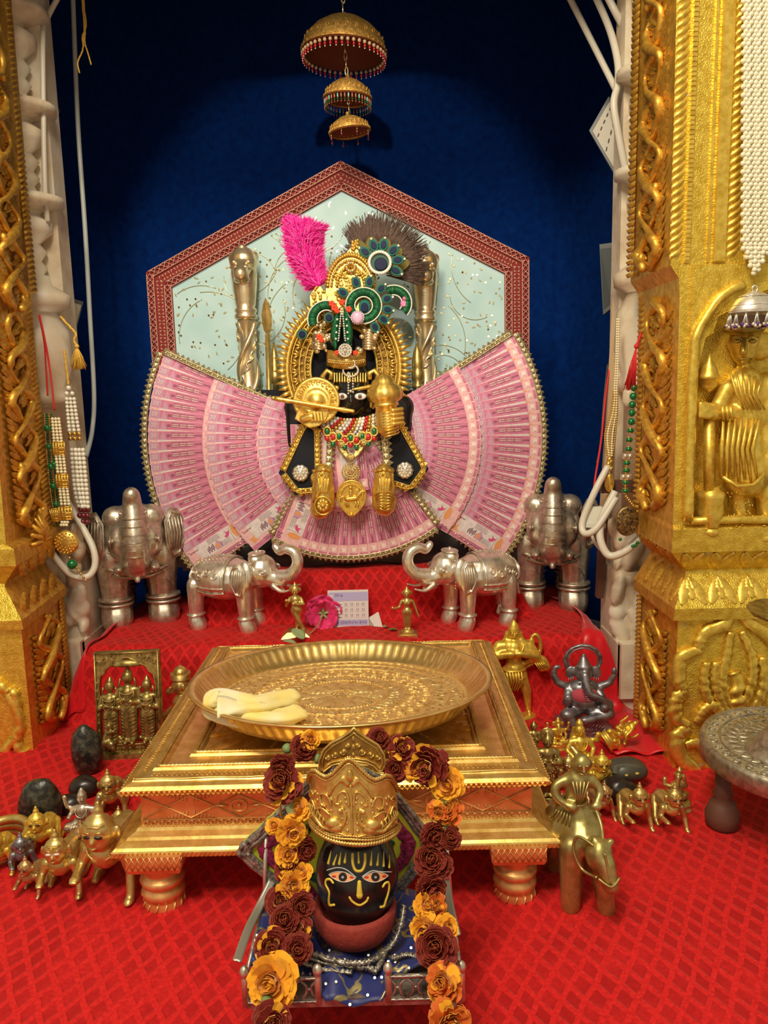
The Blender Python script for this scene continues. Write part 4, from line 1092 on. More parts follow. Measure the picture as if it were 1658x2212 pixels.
for i in range(m):      # pierced lotus ornaments
    a = 2*pi*(i+.5)/m
    for da in (-.05, 0, .05):
        g.tube([ell(a, 98, 120, .016), ell(a+da, 106, 127, .019), ell(a+da*1.3, 115-abs(da)*90, 134-abs(da)*90, .016)], [.0008, .0026, .0010], 5)
    g.tube([(lambda p: p)(ell(a+.03*cos(k*.9)*(1-k/9), 90+5*sin(k*.9)*(1-k/9), 112+5*sin(k*.9)*(1-k/9), .016)) for k in range(8)], .0010, 4)
    p = ell(a+.04, 78, 98.5, .016); g.tube([p+Vector((.0042*cos(k*pi/4), 0, .0042*sin(k*pi/4))) for k in range(8)], .0011, 4, 0, True); g.sph(p, .0014, 0, 6, 4)
g.ob('halo_filigree', IGOLD, idol)
g = G(); g.prism(FI.p2([(halo_c[0]+73*cos(a*pi/16), halo_c[1]-92*sin(a*pi/16)) for a in range(32)]), .002, y=.004); g.ob('halo_opening', BLACKC, idol)
# crown band on the head
g = G(); vs = []; nn = 25
top = [(703, 770), (712, 758), (725, 766), (745, 768), (765, 768), (778, 765), (786, 757), (792, 768)]
for i in range(nn):
    t = i/(nn-1); x = lerp(705, 790, t); zt = 768-7*abs(sin(t*pi*3))-4*(abs(t-.5)*2)**3*3; zb = 790+8*sin(pi*t); dy = .045+.03*sin(pi*t)
    vs += [q(x, zt, dy), q(x, (zt+zb)/2, dy+.004), q(x, zb, dy-.002)]
g.add(vs, [(i*3+j, i*3+j+1, (i+1)*3+j+1, (i+1)*3+j) for i in range(nn-1) for j in range(2)], 0, True)
for i in range(16):
    t = (i+.5)/16; p = q(lerp(708, 787, t), 780+4*sin(pi*t), .052+.028*sin(pi*t)); g.tube([p+Vector((.0035*cos(k)*(1-k/9), 0, .004*sin(k)*(1-k/9))) for k in range(8)], .001, 5)
o = g.ob('crown_band', CROWN, idol); sm = o.modifiers.new('s', 'SOLIDIFY'); sm.thickness = .002
# tall filigree crown
g = G(); cpoly = [(700, 652), (702, 625), (706, 600), (716, 575), (732, 556), (748, 545), (760, 530), (766, 518), (776, 530), (784, 545), (796, 560), (806, 580), (812, 600), (808, 640), (800, 665), (760, 690), (720, 680)]
g.prism(FI.p2(cpoly, .04), .012, y=-.036, bev=.004)
g.ob('crown_plate', CROWN, idol)
g = G(); cc = (757, 620)
for ring_, (rx, ry, m, r) in enumerate(((50, 70, 30, .0034), (42, 58, 26, .0026), (30, 44, 20, .0030))):
    for i in range(m):
        a = pi*(i+.5)/m; x = cc[0]+rx*cos(a); y = cc[1]-ry*sin(a); p = q(x, y, .054)
        if ring_ == 0: g.cap(p, q(cc[0]+(rx+6)*cos(a), cc[1]-(ry+6)*sin(a), .052), r, r*.4, 6)
        else: g.sph(p, r, 0, 6, 5)
for i in range(6):
    a = i*pi/3; g.sph(q(757+9*cos(a), 577-9*sin(a), .058), .0042, 0, 8, 6)
for i in range(44):
    rr = random.Random(i); x, y = 757+rr.uniform(-34, 34), rr.uniform(585, 655); p = q(x, y, .054)
    g.tube([p+Vector((.006*cos(k*.8+i)*(1-k/10), 0, .006*sin(k*.8+i)*(1-k/10))) for k in range(9)], .0013, 5)
for i in range(14): g.sph(q(766+6*cos(i*1.3), 527+i*1.5-8, .052), .0028, 0, 6, 5)
g.ob('crown_filigree', IGOLD, idol)
g = G()
for i in range(6): a = i*pi/3+.5; g.sph(q(757+9*cos(a), 577-9*sin(a), .063), .0022, 0, 6, 5)
for i in range(10): a = pi*(i+.5)/10; g.sph(q(757+42*cos(a), 620-58*sin(a), .058), .0020, 0, 6, 5)
g.ob('crown_stones', SILV, idol)
# small second crest left of the plume
g = G()
for (cx, cy, rx, ry) in ((687, 640, 17, 26),):
    g.prism(FI.p2([(cx-rx, cy+ry*.9), (cx-rx*1.1, cy), (cx-rx*.4, cy-ry*.8), (cx, cy-ry*1.3), (cx+rx*.5, cy-ry*.7), (cx+rx*1.2, cy), (cx+rx, cy+ry*.9)], .05), .006, y=-.048, bev=.002)
    for i in range(26):
        rr = random.Random(i+9); a = rr.uniform(0, 2*pi); s = rr.uniform(.2, .9); g.sph(q(cx+rx*s*cos(a), cy+ry*s*sin(a), .058), .0026, 0, 6, 5)
g.ob('small_crest', IGOLD, idol)
# pink plume
def tuft(name, mat_, path, wid, n, ln, th, seed, par, dy=.03, curl=.4, bend=0):
    g = G(); rnd = random.Random(seed); P = cr([Vector((x, 0, y)) for x, y in path], 12); W = wid
    for i in range(n):
        s = rnd.random(); k = int(s*(len(P)-2)); c = P[k]; T = (P[k+1]-P[k]).normalized(); nr = Vector((-T.z, 0, T.x))
        w = lerp(W[0], W[1], s) if len(W) == 2 else (lerp(W[0], W[1], s*2) if s < .5 else lerp(W[1], W[2], s*2-1))
        side = rnd.uniform(-1, 1); b = c+nr*side*w*.5
        d = (T*rnd.uniform(.3, 1)+nr*side*rnd.uniform(.5, 1.2)+Vector((rnd.uniform(-.3, .3), 0, rnd.uniform(-.3, .3)))).normalized()
        l = ln*rnd.uniform(.5, 1.2); pts = []
        dd = dy+rnd.uniform(0, .03)*(1-side*side)
        for j in range(4):
            t = j/3; pp = b+d*l*t; pts.append(q(pp.x+curl*sin(t*4+i)*2, pp.z+t*t*bend*l, dd+.003*t))
        g.tube(pts, [th, th*1.4, th, th*.3], 4, i % 2)
    return g.ob(name, mat_, par, kind='stuff')
tuft('pink_plume', [PINKF, PINKL], [(690, 618), (672, 585), (658, 545), (655, 505), (658, 485)], (26, 60, 74), 5200, 21, .0006, 5, idol)
g = G(); g.prism(FI.p2([(684, 612), (650, 580), (628, 540), (620, 500), (640, 478), (690, 482), (700, 510), (690, 545), (700, 590), (698, 610)], .035), .012, y=-.02, bev=.004); g.ob('plume_core', PINKF, idol)
# brown peacock-feather fan
g = G(); rnd = random.Random(2); fc = (808, 590)
for i in range(950):
    a = radians(rnd.uniform(-12, 152)); env = 112+26*sin((a)*1.3+.1)-(24 if a > 2.2 else 0)
    r0 = rnd.uniform(25, 70); r1 = env*rnd.uniform(.8, 1.02); a2 = a+rnd.uniform(-.09, .09)
    am = (a+a2)/2+.03*sin(i)
    g.tube([q(fc[0]+r0*cos(a), fc[1]-r0*sin(a), .010+.01*rnd.random()), q(fc[0]+(r0+r1)/2*cos(am), fc[1]-(r0+r1)/2*sin(am), .015), q(fc[0]+r1*cos(a2), fc[1]-r1*sin(a2), .010+.012*rnd.random())], [.0010, .0009, .0004], 4)
g.ob('feather_barbs', BROWNF, idol, kind='stuff')
for i, a in enumerate((18, 42, 68, 95, 118)):      # olive eyes of the feathers
    g = G(); a = radians(a); u = (cos(a), -sin(a)); c = (fc[0]+56*u[0], fc[1]+56*u[1]); n_ = (-u[1], u[0])
    P = [(c[0]+u[0]*24*cos(t)+n_[0]*14*sin(t), c[1]+u[1]*24*cos(t)+n_[1]*14*sin(t)) for t in [2*pi*k/18 for k in range(18)]]
    pp = FI.p2(P, .025+.002*(i % 2)); g.prism(pp if s_area(pp) > 0 else pp[::-1], .002, y=-.023-.002*(i % 2), bev=.0008); g.ob('feather_eye', OLIVEF, idol)
def disc(g, c, r, dy, d, mi=0, n=20, sx=1, rot=0):
    P = []
    for k in range(n):
        t = 2*pi*k/n; x, y = r*sx*cos(t), r*sin(t); P.append((c[0]+x*cos(rot)-y*sin(rot), c[1]+x*sin(rot)+y*cos(rot)))
    pp = FI.p2(P, dy); g.prism(pp if s_area(pp) > 0 else pp[::-1], d, mi, y=-dy+d*.5, bev=d*.4)
PEA = [TEALF, BLUEF, PEARL, GREENF, IGOLD, OLIVEF]
def peyedrop(c, ang, L_=20, w=11, dy=.07):
    g = G(); a = radians(ang); u = (cos(a), -sin(a)); n_ = (u[1], -u[0])
    def shape(k, t0=0):
        P = []
        for j in range(16):
            t = 2*pi*j/16; r = 1+.25*max(0, cos(t)); P.append((c[0]+u[0]*L_*.5*k*r*cos(t)+n_[0]*w*.5*k*sin(t)*1.2, c[1]+u[1]*L_*.5*k*r*cos(t)+n_[1]*w*.5*k*sin(t)*1.2))
        pp = FI.p2(P, dy); return pp if s_area(pp) > 0 else pp[::-1]
    g.prism(shape(1.15), .002, 5, y=-dy+.001); g.prism(shape(1), .003, 0, y=-dy, bev=.001); g.prism([(x, z) for x, z in shape(.62)], .002, 1, y=-dy-.003, bev=.0008)
    g.sph(q(c[0]+u[0]*L_*.62, c[1]+u[1]*L_*.62, dy+.004), .0024, 2, 8, 6)
    g.ob('peacock_drop', PEA, idol)
# upper round brooch
g = G(); disc(g, (820, 567), 23, .060, .006, 3); disc(g, (822, 570), 14, .066, .004, 1)
for i in range(30): a = 2*pi*i/30; g.sph(q(820+23*cos(a), 567-23*sin(a), .066), .0032, 2, 8, 6)
g.ob('round_brooch', PEA, idol)
for i, a in enumerate((-28, 8, 42, 78, 110, 145)): peyedrop((820+38*cos(radians(a)), 567-38*sin(radians(a))), a, 26, 17, .052)
# large green ring brooch with petals
def ringbrush(name, c, r0, r1, a0, a1, n, seed, dy=.062, mat_=GREENF, sy=1):
    g = G(); rnd = random.Random(seed)
    for i in range(n):
        a = radians(rnd.uniform(a0, a1)); e = rnd.uniform(-.12, .12); s = rnd.random()
        g.tube([q(c[0]+r0*cos(a), c[1]-r0*sin(a)*sy, dy+.001), q(c[0]+(r0+r1)/2*cos(a+e*.6), c[1]-(r0+r1)/2*sin(a+e*.6)*sy, dy+.006+.006*s), q(c[0]+r1*cos(a+e), c[1]-r1*sin(a+e)*sy, dy+.003)], [.0006, .0006, .0003], 4, i % 2)
    P = []
    aa = [radians(lerp(a0, a1, k/24)) for k in range(25)]
    P = [(c[0]+r1*.93*cos(a), c[1]-r1*.93*sin(a)*sy) for a in aa]+[(c[0]+r0*cos(a), c[1]-r0*sin(a)*sy) for a in aa[::-1]]
    pp = FI.p2(P, dy); g.prism(pp if s_area(pp) > 0 else pp[::-1], .004, y=-dy+.005)
    g.ob(name, [mat_, GREENL], idol)
    g = G()
    for r in (r0, r1*.97):
        m = int(abs(a1-a0)/360*2*pi*r/3.2)
        for k in range(m+1): a = radians(lerp(a0, a1, k/max(m, 1))); g.sph(q(c[0]+r*cos(a), c[1]-r*sin(a)*sy, dy+.006), .00165, 0, 6, 4)
    g.ob('bead_edging', PEARL, idol, kind='stuff')
ringbrush('green_ring_brooch', (785, 660), 19, 40, -100, 260, 1500, 4)
g = G(); disc(g, (787, 662), 15, .068, .005, 0, sx=.85); disc(g, (787, 664), 10, .073, .003, 1, sx=.8); g.ob('peacock_eye', PEA, idol)
for i, a in enumerate((-62, -35, -10, 16, 44, 76, 108, 148)): peyedrop((785+52*cos(radians(a)), 660-52*sin(radians(a))), a, 22, 15, .064)
g = G(); g.sph(q(772, 686, .080), (.011, .005, .011), 0, 10, 6)
for i in range(18): a = 2*pi*i/18; g.sph(q(772+13*cos(a), 686-13*sin(a), .078), .0022, 0, 6, 4)
g.ob('crystal_stone', mat('pink_crystal', (.8, .55, .75), .05, .2, coat=1), idol)
ringbrush('green_crescent', (705, 690), 20, 42, 60, 200, 700, 5, .060)
ringbrush('green_crescent', (850, 655), 18, 40, -40, 118, 700, 6, .050)
g = G(); disc(g, (872, 656), 8, .055, .008, 0); g.sph(q(873, 645, .058), (.004, .004, .004)); g.ob('pink_bead', mat('pink_pearl', (.75, .15, .35), .3), idol)
# twin green leaves
for s in (1, -1):
    g = G(); rnd = random.Random(8+s)
    for i in range(420):
        t = rnd.random(); w = 17*sin(pi*min(1, t*.85+.1))**.8; y = 668+t*78; x0 = 738+s*(4+t*6); e = rnd.uniform(0, 1)
        g.tube([q(x0, y-4, .072), q(x0+s*w*.55, y+e*5, .078), q(x0+s*w*(1), y+8+e*6, .070)], [.0006, .0006, .0003], 4, i % 2)
    P = [(738, 668), (738+s*12, 690), (738+s*20, 720), (738+s*22, 745), (738+s*14, 752), (738+s*4, 730)]
    pp = FI.p2(P, .068); g.prism(pp if s_area(pp) > 0 else pp[::-1], .004, y=-.066); g.ob('green_leaf_brooch', [GREENF, GREENL], idol)
    g = G()
    for k in range(14): g.sph(q(738+s*(1+k*.5), 668+k*5.2, .080), .0016, 0, 6, 4)
    for k in range(4): g.sph(q(738+s*(10+k), 690+k*14, .082), .0022, 0, 6, 4)
    g.ob('leaf_beads', PEARL, idol)
g = G()
for (x, y, r) in ((738, 653, 6), (753, 668, 6), (722, 665, 7), (716, 656, 6), (728, 672, 5), (689, 728, 6), (694, 735, 5), (727, 762, 5), (767, 762, 5)):
    for k in range(5): a = k*2*pi/5; g.sph(q(x+r*.6*cos(a), y-r*.6*sin(a), .080), (r*.55*KP, .003, r*.55*KP), 0, 8, 6)
g.ob('red_blossoms', mat('coral_red', (.8, .06, .02), .4), idol)
for (x, y) in ((710, 686), (652, 722)):
    g = G(); disc(g, (x, y), 12, .066, .004, 3, sx=1); disc(g, (x, y), 7, .070, .003, 1); g.ob('small_peacock_eye', PEA, idol)
g = G()     # turban folds and clusters between the brooches
for i in range(70):
    rr = random.Random(i+40); x, y = rr.uniform(672, 815), rr.uniform(690, 762)
    if abs(x-743) < 22: continue
    g.sph(q(x, y, .055+.006*rr.random()), rr.uniform(.003, .006), 0, 8, 6)
for s, x in ((-1, 702), (1, 784)):
    for k in range(7): g.tube([q(x-s*0, 722+k*5, .055), q(x+s*12, 718+k*6, .066), q(x+s*26, 728+k*4, .056)], .0028, 6, 0, twist=(.2, 900, 1))
g.ob('turban_ornaments', POSTM, idol, kind='stuff')
g = G(); disc(g, (745, 757), 14, .082, .004, 0)
for r, m in ((13, 18), (8, 10)):
    for i in range(m): a = 2*pi*i/m; g.sph(q(745+r*cos(a), 757-r*sin(a), .087), .0026, 0, 6, 5)
g.sph(q(745, 757, .090), .0035); g.ob('silver_rosette', SILV, idol)
# collar necklace with coloured stones
gp = G(); gr = G(); gg = G(); gw = G()
for row in range(6):
    m = 17-row
    for i in range(m):
        t = (i+.5)/m-.5; x = 757+t*118+row*2*t; y = 893+row*7.5+ (1-(2*t)**2)*(14-row)-8*(1-(2*t)**2)*0
        p = q(x, y, .070-.02*abs(t)*2+.004*sin(row))
        (gr if (i+row) % 4 == 1 else gw if (i+row) % 4 == 2 else gp).sph(p, .0040 if row % 2 else .0034, 0, 8, 6)
for i in range(9):
    t = (i-4)/4.5; x = 757+t*57; y = 940+ (1-t*t)*18-(0 if i % 2 else 6); p = q(x, y-6, .075); 
    gw.tube([p+Vector((.0068*cos(k*pi/5), 0, .0085*sin(k*pi/5))) for k in range(10)], .0018, 5, 0, True)
    (gg if i % 2 == 0 else gr).sph(p, (.0045, .003, .0060), 0, 10, 6); (gg if i % 2 else gr).sph(q(x, y+9, .072), (.0048, .0048, .0058), 0, 10, 8)
gw.ob('gold_links', IGOLD, idol, kind='stuff'); gp.ob('necklace_pearls', PEARL, idol, kind='stuff'); gr.ob('red_stones', REDB, idol, kind='stuff'); gg.ob('green_stones', GREENB, idol, kind='stuff')
# twisted cord garland and pendants
g = G()
for k in range(5):
    o_ = (k-2)*3; P = cr([q(732-o_, 925, .055), q(735-o_, 955, .064), q(744-o_*.7, 978, .068), q(757, 988+abs(o_)*.6, .070), q(771+o_*.7, 978, .068), q(782+o_, 955, .064), q(786+o_, 925, .055)], 6)
    g.tube(P, .0024, 6, 0, twist=(.3, 1200, 1))
for (x, y) in ((737, 958), (785, 955), (757, 986)):
    for k in range(6): a = k*pi/3; g.tube([q(x+4*cos(a), y-4*sin(a), .077)+Vector((.003*cos(b*pi/3), 0, .003*sin(b*pi/3))) for b in range(6)], .0010, 4, 0, True)
g.ob('cord_garland', BRASS, idol)
g = G(); 
g.tube([q(757, 997, .066)+Vector((.004*cos(k*pi/4), 0, .004*sin(k*pi/4))) for k in range(8)], .0012, 5, 0, True)
for r, m in ((17, 20), (11, 13), (5, 6)):
    for i in range(m): a = 2*pi*i/m; p = q(758+r*cos(a), 1020-r*sin(a)*.95, .062); g.tube([p+Vector((.0026*cos(b*pi/3), 0, .0026*sin(b*pi/3))) for b in range(6)], .0011, 4, 0, True)
g.ob('filigree_pendant', BRASS, idol)
g = G(); P = [(759+30*sin(t)*(1 if abs(t) < 2.6 else .9), 1074-34*cos(t)) for t in [pi*k/14-pi for k in range(28)]]
P = []
for k in range(40):
    t = 2*pi*k/40; x, y = 31*sin(t), -33*cos(t)
    if y > 20: y = 20+(y-20)*(1+.9*(1-abs(x)/24) if abs(x) < 24 else 1)
    P.append((759+x, 1071+y))
pp = FI.p2(P, .062); pp = pp if s_area(pp) > 0 else pp[::-1]
g.prism(pp, .005, y=-.060, bev=.0015); g.tube([(x, -.0655, z) for x, z in pp], .0018, 6, 0, True); g.sph(q(759, 1112, .066), .0045)
for i in range(26):
    a = pi+pi*(i-3)/20; p = q(759+24*cos(a), 1071+24*sin(a), .068); g.sph(p, .002, 0, 6, 4)
# horse rider relief on the medallion
g.cap(q(750, 1078, .068), q(768, 1076, .068), .0055, .0055); g.cap(q(770, 1074, .068), q(780, 1062, .068), .004, .003); g.sph(q(783, 1062, .068), (.005, .002, .003))
for x in (748, 753, 766, 772): g.tube([q(x, 1080, .069), q(x+(3 if x > 760 else -3), 1090, .069), q(x+1, 1096, .069)], .0014, 5)
g.cap(q(757, 1072, .070), q(757, 1060, .070), .0035, .003); g.sph(q(757, 1053, .070), .0035); g.tube([q(757, 1064, .071), q(768, 1060, .071), q(776, 1054, .071)], .0013, 5); g.tube([q(746, 1076, .069), q(738, 1072, .069), q(735, 1084, .069)], .0014, 5)
g.ob('rider_medallion', IGOLD, idol)
# black lapels with bright gold lace and silver medallions
for s, P, Mc in ((1, [(662, 922), (678, 928), (680, 1052), (645, 1056), (617, 1020)], (649, 1022)), (-1, [(838, 925), (858, 918), (910, 1012), (884, 1048), (843, 1035)], (874, 1016))):
    pp = FI.p2(P, .045); pp = pp if s_area(pp) > 0 else pp[::-1]
    g = G(); g.prism(inset(pp, -.012), .004, y=-.041); lp = g.ob('lapel', BLACKC, idol)
    g = G(); g.m = Matrix.Translation((0, -.046, 0)); lace(g, pp+[pp[0]], .010, .0095, .0025, side=-1)
    g.ob('gold_lace', LACEY, lp)
    g = G(); c = q(Mc[0], Mc[1], .05)
    g.lathe([(.0, .004), (.004, .005), (.007, .003), (.011, .004), (.0155, .002), (.0165, 0)][::-1], 24, c, 0, M=Matrix.Rotation(pi/2, 3, 'X'), rib=lambda i, a: 1+.06*cos(10*a))
    for r, m in ((.012, 12), (.006, 6)):
        for i in range(m): a = 2*pi*i/m; g.sph(c+Vector((r*cos(a), -.004, r*sin(a))), .0026, 0, 6, 5)
    g.ob('silver_medallion', SILV, lp)
# silver lace running down the chest
for xs in ((706, 930, 700, 1040), (822, 925, 830, 1035)): g = G(); g.m = Matrix.Translation((0, -.05, 0)); lace(g, FI.p2([(xs[0], xs[1]), (xs[2], xs[3])], .05), .012, .012, .002, 1); g.ob('chest_lace', LACEG, idol)
g = G()      # pink notes on the chest
for i, (x, y, a) in enumerate(((718, 915, -90), (745, 912, -88), (772, 912, -92), (798, 915, -86))):
    c = q(x-16, y, .036+.002*i); place_note(idol, c.x, c.z, radians(a), 0, NH*.0, -.036-.002*i, NMF if i == 0 else NM)
# gold attributes held before the chest
# discus (upper left)
g = G(); c = q(683, 866, .075); Rx = Matrix.Rotation(pi/2, 3, 'X')
g.lathe([(.043, -.003), (.044, .0), (.041, .002), (.038, .0005), (.028, .001), (.026, .003), (.022, .001), (.014, .002), (.012, .005), (.0, .006)], 36, c, 0, M=Rx)
for i in range(22): a = 2*pi*i/22; p = c+Vector((.033*cos(a), -.003, .033*sin(a))); g.tube([p+Vector((.003*cos(b), -.001, .003*sin(b))) for b in range(6)], .0011, 5)
g.tube([c+Vector((-.012, -.004, -.004)), c+Vector((0, -.008, -.010)), c+Vector((.012, -.004, -.004))], .003, 6)
g.ob('golden_discus', IGOLD, idol)
g = G()
g.prism(FI.p2([(636, 905), (645, 880), (665, 905), (690, 898), (700, 870), (712, 880), (706, 905), (690, 920), (668, 925)][::-1], .078), .010, y=-.07, bev=.003)
for i in range(4): g.cap(q(672+i*7, 890, .086), q(674+i*7, 908, .088), .0028, .0035, 6)
g.cap(q(655, 905, .082), q(672, 900, .086), .008, .008)
g.ob('golden_hand', IGOLD, idol)
# club (upper right)
g = G(); ax0, ax1 = q(827, 806, .085), q(838, 935, .085); D = (ax1-ax0); L_ = D.length; Mq = D.to_track_quat('Z', 'Y').to_matrix()
g.lathe([(.003, 0), (.014, .008), (.019, .020), (.021, .026), (.030, .038), (.033, .052), (.030, .066), (.022, .074), (.024, .077), (.024, .082), (.020, .084), (.0205, .105), (.021, .130), (.018, .146), (.012, .156), (.001, .160)], 32, ax0, 0, M=Mq@Matrix.Diagonal((1, 1, L_/.150)), rib=lambda i, a: 1+.05*cos(12*a) if i in (1, 2, 4, 5, 6) else 1)
for k in range(9): 
    z = (.086+k*.0072)*L_/.150; g.tube([ax0+Mq@Vector((.0205*cos(b), .0205*sin(b), z+.003*b)) for b in [pi*j/6-pi*.2 for j in range(9)]], .0016, 5)
for i in range(4): c0 = ax0+D*(.62+.075*i); g.cap(c0+Vector((.012, -.018, 0)), c0+Vector((.028, -.012, .002)), .0045, .004, 8)
g.ob('golden_club', IGOLD, idol)
# conch hand (lower left) and lotus hand (lower right)
for s, x0 in ((1, 697), (-1, 829)):
    g = G()
    g.cap(q(x0, 1022, .062), q(x0, 1060, .066), .019, .022); g.cap(q(x0+2*s, 1060, .066), q(x0, 1088, .066), .022, .024)
    if s > 0: g.cap(q(x0-2, 1092, .066), q(x0-6, 1100, .066), .024, .020); g.cap(q(x0-18, 1030, .06), q(x0-18, 1042, .06), .008, .007)
    else: g.cap(q(x0+2, 1085, .066), q(x0+4, 1108, .066), .025, .008)
    fuse(g, 'conch_hand' if s > 0 else 'lotus_hand', .003, IGOLD, iters=1, parent=idol)
    g = G(); hp = idol.children[-1]
    g.tube([q(x0+a, 1014+3*abs(a)/20, .082-.01*abs(a)/20) for a in range(-21, 22, 3)], .0035, 6, 0, twist=(.25, 1500, 1))
    for k in range(4): g.cap(q(x0-9+k*7, 1036, .087), q(x0-7+k*5, 1062, .090), .0035, .003, 8)
    for k in range(6): a = k*pi/3; g.sph(q(x0-2+5*cos(a), 1028-5*sin(a), .086), .003, 0, 6, 5)
    if s > 0:
        for k in range(9): a = k*2*pi/9; g.sph(q(x0+9*cos(a), 1092-9*sin(a), .092), (.0045, .003, .0045), 0, 8, 6)
        g.sph(q(x0, 1092, .094), .005); g.tube([q(x0+18*cos(k*.5), 1092-20*sin(k*.5), .088) for k in range(12)], .0025, 6, 0, twist=(.3, 1500, 1)); g.tube([q(x0-4, 1045, .088), q(x0-10, 1065, .09), q(x0-20, 1085, .085)], .003, 6, 0, twist=(.3, 1500, 1))
    else:
        for k in range(7):
            for d in (1, -1): g.tube([q(x0+2, 1062+k*7, .090), q(x0+2+d*10, 1062+k*6, .091), q(x0+2+d*(21-k), 1070+k*5, .084)], .0018, 5)
    g.ob('chased_detail', IGOLD, hp)
# flute held across
g = G(); g.cap(q(590, 860, .095), q(762, 888, .100), .0042, .0036); g.tube([q(592+k*10, 860.5+k*1.65, .0955) for k in range(17)], [.0052 if k % 2 else .0040 for k in range(17)], 8); g.ob('golden_flute', IGOLD, idol)
# ---------------- throne posts, spears ----------------
FQ = lambda x, y, dy=0: PY(x, y, 1.60-dy)
for (tx, ty, bx, by, lab) in ((524, 535, 556, 1215, 'gilt silver throne post with an animal-head finial, left of the halo'), (916, 540, 925, 1215, 'gilt silver throne post with an animal-head finial, right of the halo')):
    b = FQ(bx, by); b.z = .226; a = FQ(tx, ty); t = thing('throne_post', lab, 'post', b); T = a-b; L_ = T.length; Mq = T.to_track_quat('Z', 'Y').to_matrix()
    k = ppm(1.60, .7)
    g = G()
    g.lathe([(19*k, 0), (19*k, L_-150*k)], 24, M=Mq, cap=True)
    P = []
    for s in (0, pi):
        P = [Mq@Vector((20*k*cos(z*28+s), 20*k*sin(z*28+s), z)) for z in [i*(L_-155*k)/90 for i in range(91)]]
        g.tube(P, .0052, 6)
        P = [Mq@Vector((19.5*k*cos(z*28+s+1.2+.25*sin(z*300)), 19.5*k*sin(z*28+s+1.2+.25*sin(z*300)), z)) for z in [i*(L_-155*k)/220 for i in range(221)]]
        g.tube(P, .0026, 5, 0, twist=(.3, 900, 1))
    g.ob('twisted_shaft', POSTM, t)
    g = G(); z0 = L_-150*k
    g.lathe([(18*k, z0), (24*k, z0+3*k), (25*k, z0+9*k), (21*k, z0+14*k), (24*k, z0+18*k), (24*k, z0+22*k), (20*k, z0+26*k), (22*k, z0+34*k), (26*k, z0+70*k), (28*k, z0+95*k), (26*k, z0+110*k), (16*k, z0+120*k)], 28, M=Mq); g.ob('collar', POSTM, t)
    g = G(); z1 = z0+112*k
    Fw = Vector((0, -1, 0))
    c = Mq@Vector((0, 0, z1))
    g.sph(c+Vector((0, 0, .008)), (31*k, 30*k, 32*k)); g.cap(c+Vector((0, -.012, -.004)), c+Vector((0, -.036, -.020)), 22*k, 17*k); g.sph(c+Vector((0, -.030, -.030)), (18*k, 14*k, 10*k))
    for s in (1, -1): g.sph(c+Vector((s*26*k, .004, .018)), (7*k, 6*k, 12*k))
    g.sph(c+Vector((0, -.01, .034)), (10*k, 8*k, 8*k))
    fuse(g, 'animal_head', .003, POSTM, iters=1, parent=t)
    h = t.children[-1]; g = G()
    for s in (1, -1): g.sph(c+Vector((s*15*k, -.028, .004)), (.005, .003, .004)); g.tube([c+Vector((s*.008, -.040, -.006)), c+Vector((s*.018, -.030, -.010)), c+Vector((s*.024, -.016, -.004))], .002, 6)
    for i in range(6): g.tube([c+Vector((-.006+.001*i, -.010-.003*i, .032-.004*i)), c+Vector((.006-.001*i, -.010-.003*i, .032-.004*i))], .0012, 5)
    g.ob('carved_features', POSTM, h)
def spear(label, tip, neck, bot, w, Y=1.575):
    b = PY(*bot, Y); t = thing('ceremonial_spear', label, 'spear', b); q2 = lambda x, y, dy=0: PY(x, y, Y-dy)-b; k = ppm(Y, .6)
    g = G(); g.tube([q2(*bot), q2(*neck)], .0055, 10); g.ob('shaft', BRASS, t)
    A, B = q2(*tip), q2(*neck); D = B-A; s = Vector((1, 0, 0))
    g = G(); prof = [(0, 0), (.18, .55), (.45, 1), (.7, .95), (.88, .75), (1, .3)]; vs = []
    for f, r in prof: c = A+D*f; vs += [c-s*w*k*r, c+Vector((0, -.004*r-.0005, 0)), c+s*w*k*r, c+Vector((0, .004*r+.0005, 0))]
    g.add(vs, [(i*4+j, i*4+(j+1) % 4, (i+1)*4+(j+1) % 4, (i+1)*4+j) for i in range(5) for j in range(4)], 0); g.ob('blade', BRASS, t)
spear('slim brass spear standing left of the halo', (573, 642), (578, 722), (590, 1225), 11)
t = thing('brass_bud_staff', 'brass bud-tipped staff partly hidden right of the halo', 'staff', PY(899, 1225, 1.575)); b = t.location.copy(); k = ppm(1.575, .6)
g = G(); c = PY(902, 840, 1.575)-b; g.lathe([(9*k, 0), (12*k, 3*k), (12*k, 8*k), (8*k, 12*k), (13*k, 22*k), (13*k, 36*k), (11*k, 42*k), (12*k, 46*k), (12*k, 60*k), (8*k, 80*k), (2*k, 96*k), (.0001, 97*k)], 20, c, rib=lambda i, a: 1+.06*cos(9*a) if i in (4, 5) else 1); g.ob('bud', BRASS, t)
g = G(); g.tube([(0, 0, 0), c], .0045, 8); g.ob('shaft', SILV, t)
t = thing('brass_bud_staff', 'brass cone-headed staff partly hidden left of the halo beside the spear', 'staff', PY(600, 1225, 1.60)); b = t.location.copy()
g = G(); c = PY(596, 850, 1.60)-b; g.lathe([(7*k, 0), (7*k, 20*k), (15*k, 28*k), (14*k, 40*k), (8*k, 80*k), (2*k, 110*k)], 20, c); g.ob('bud', BRASS, t)
g = G(); g.tube([(0, 0, 0), c], .0045, 8); g.ob('shaft', SILV, t)
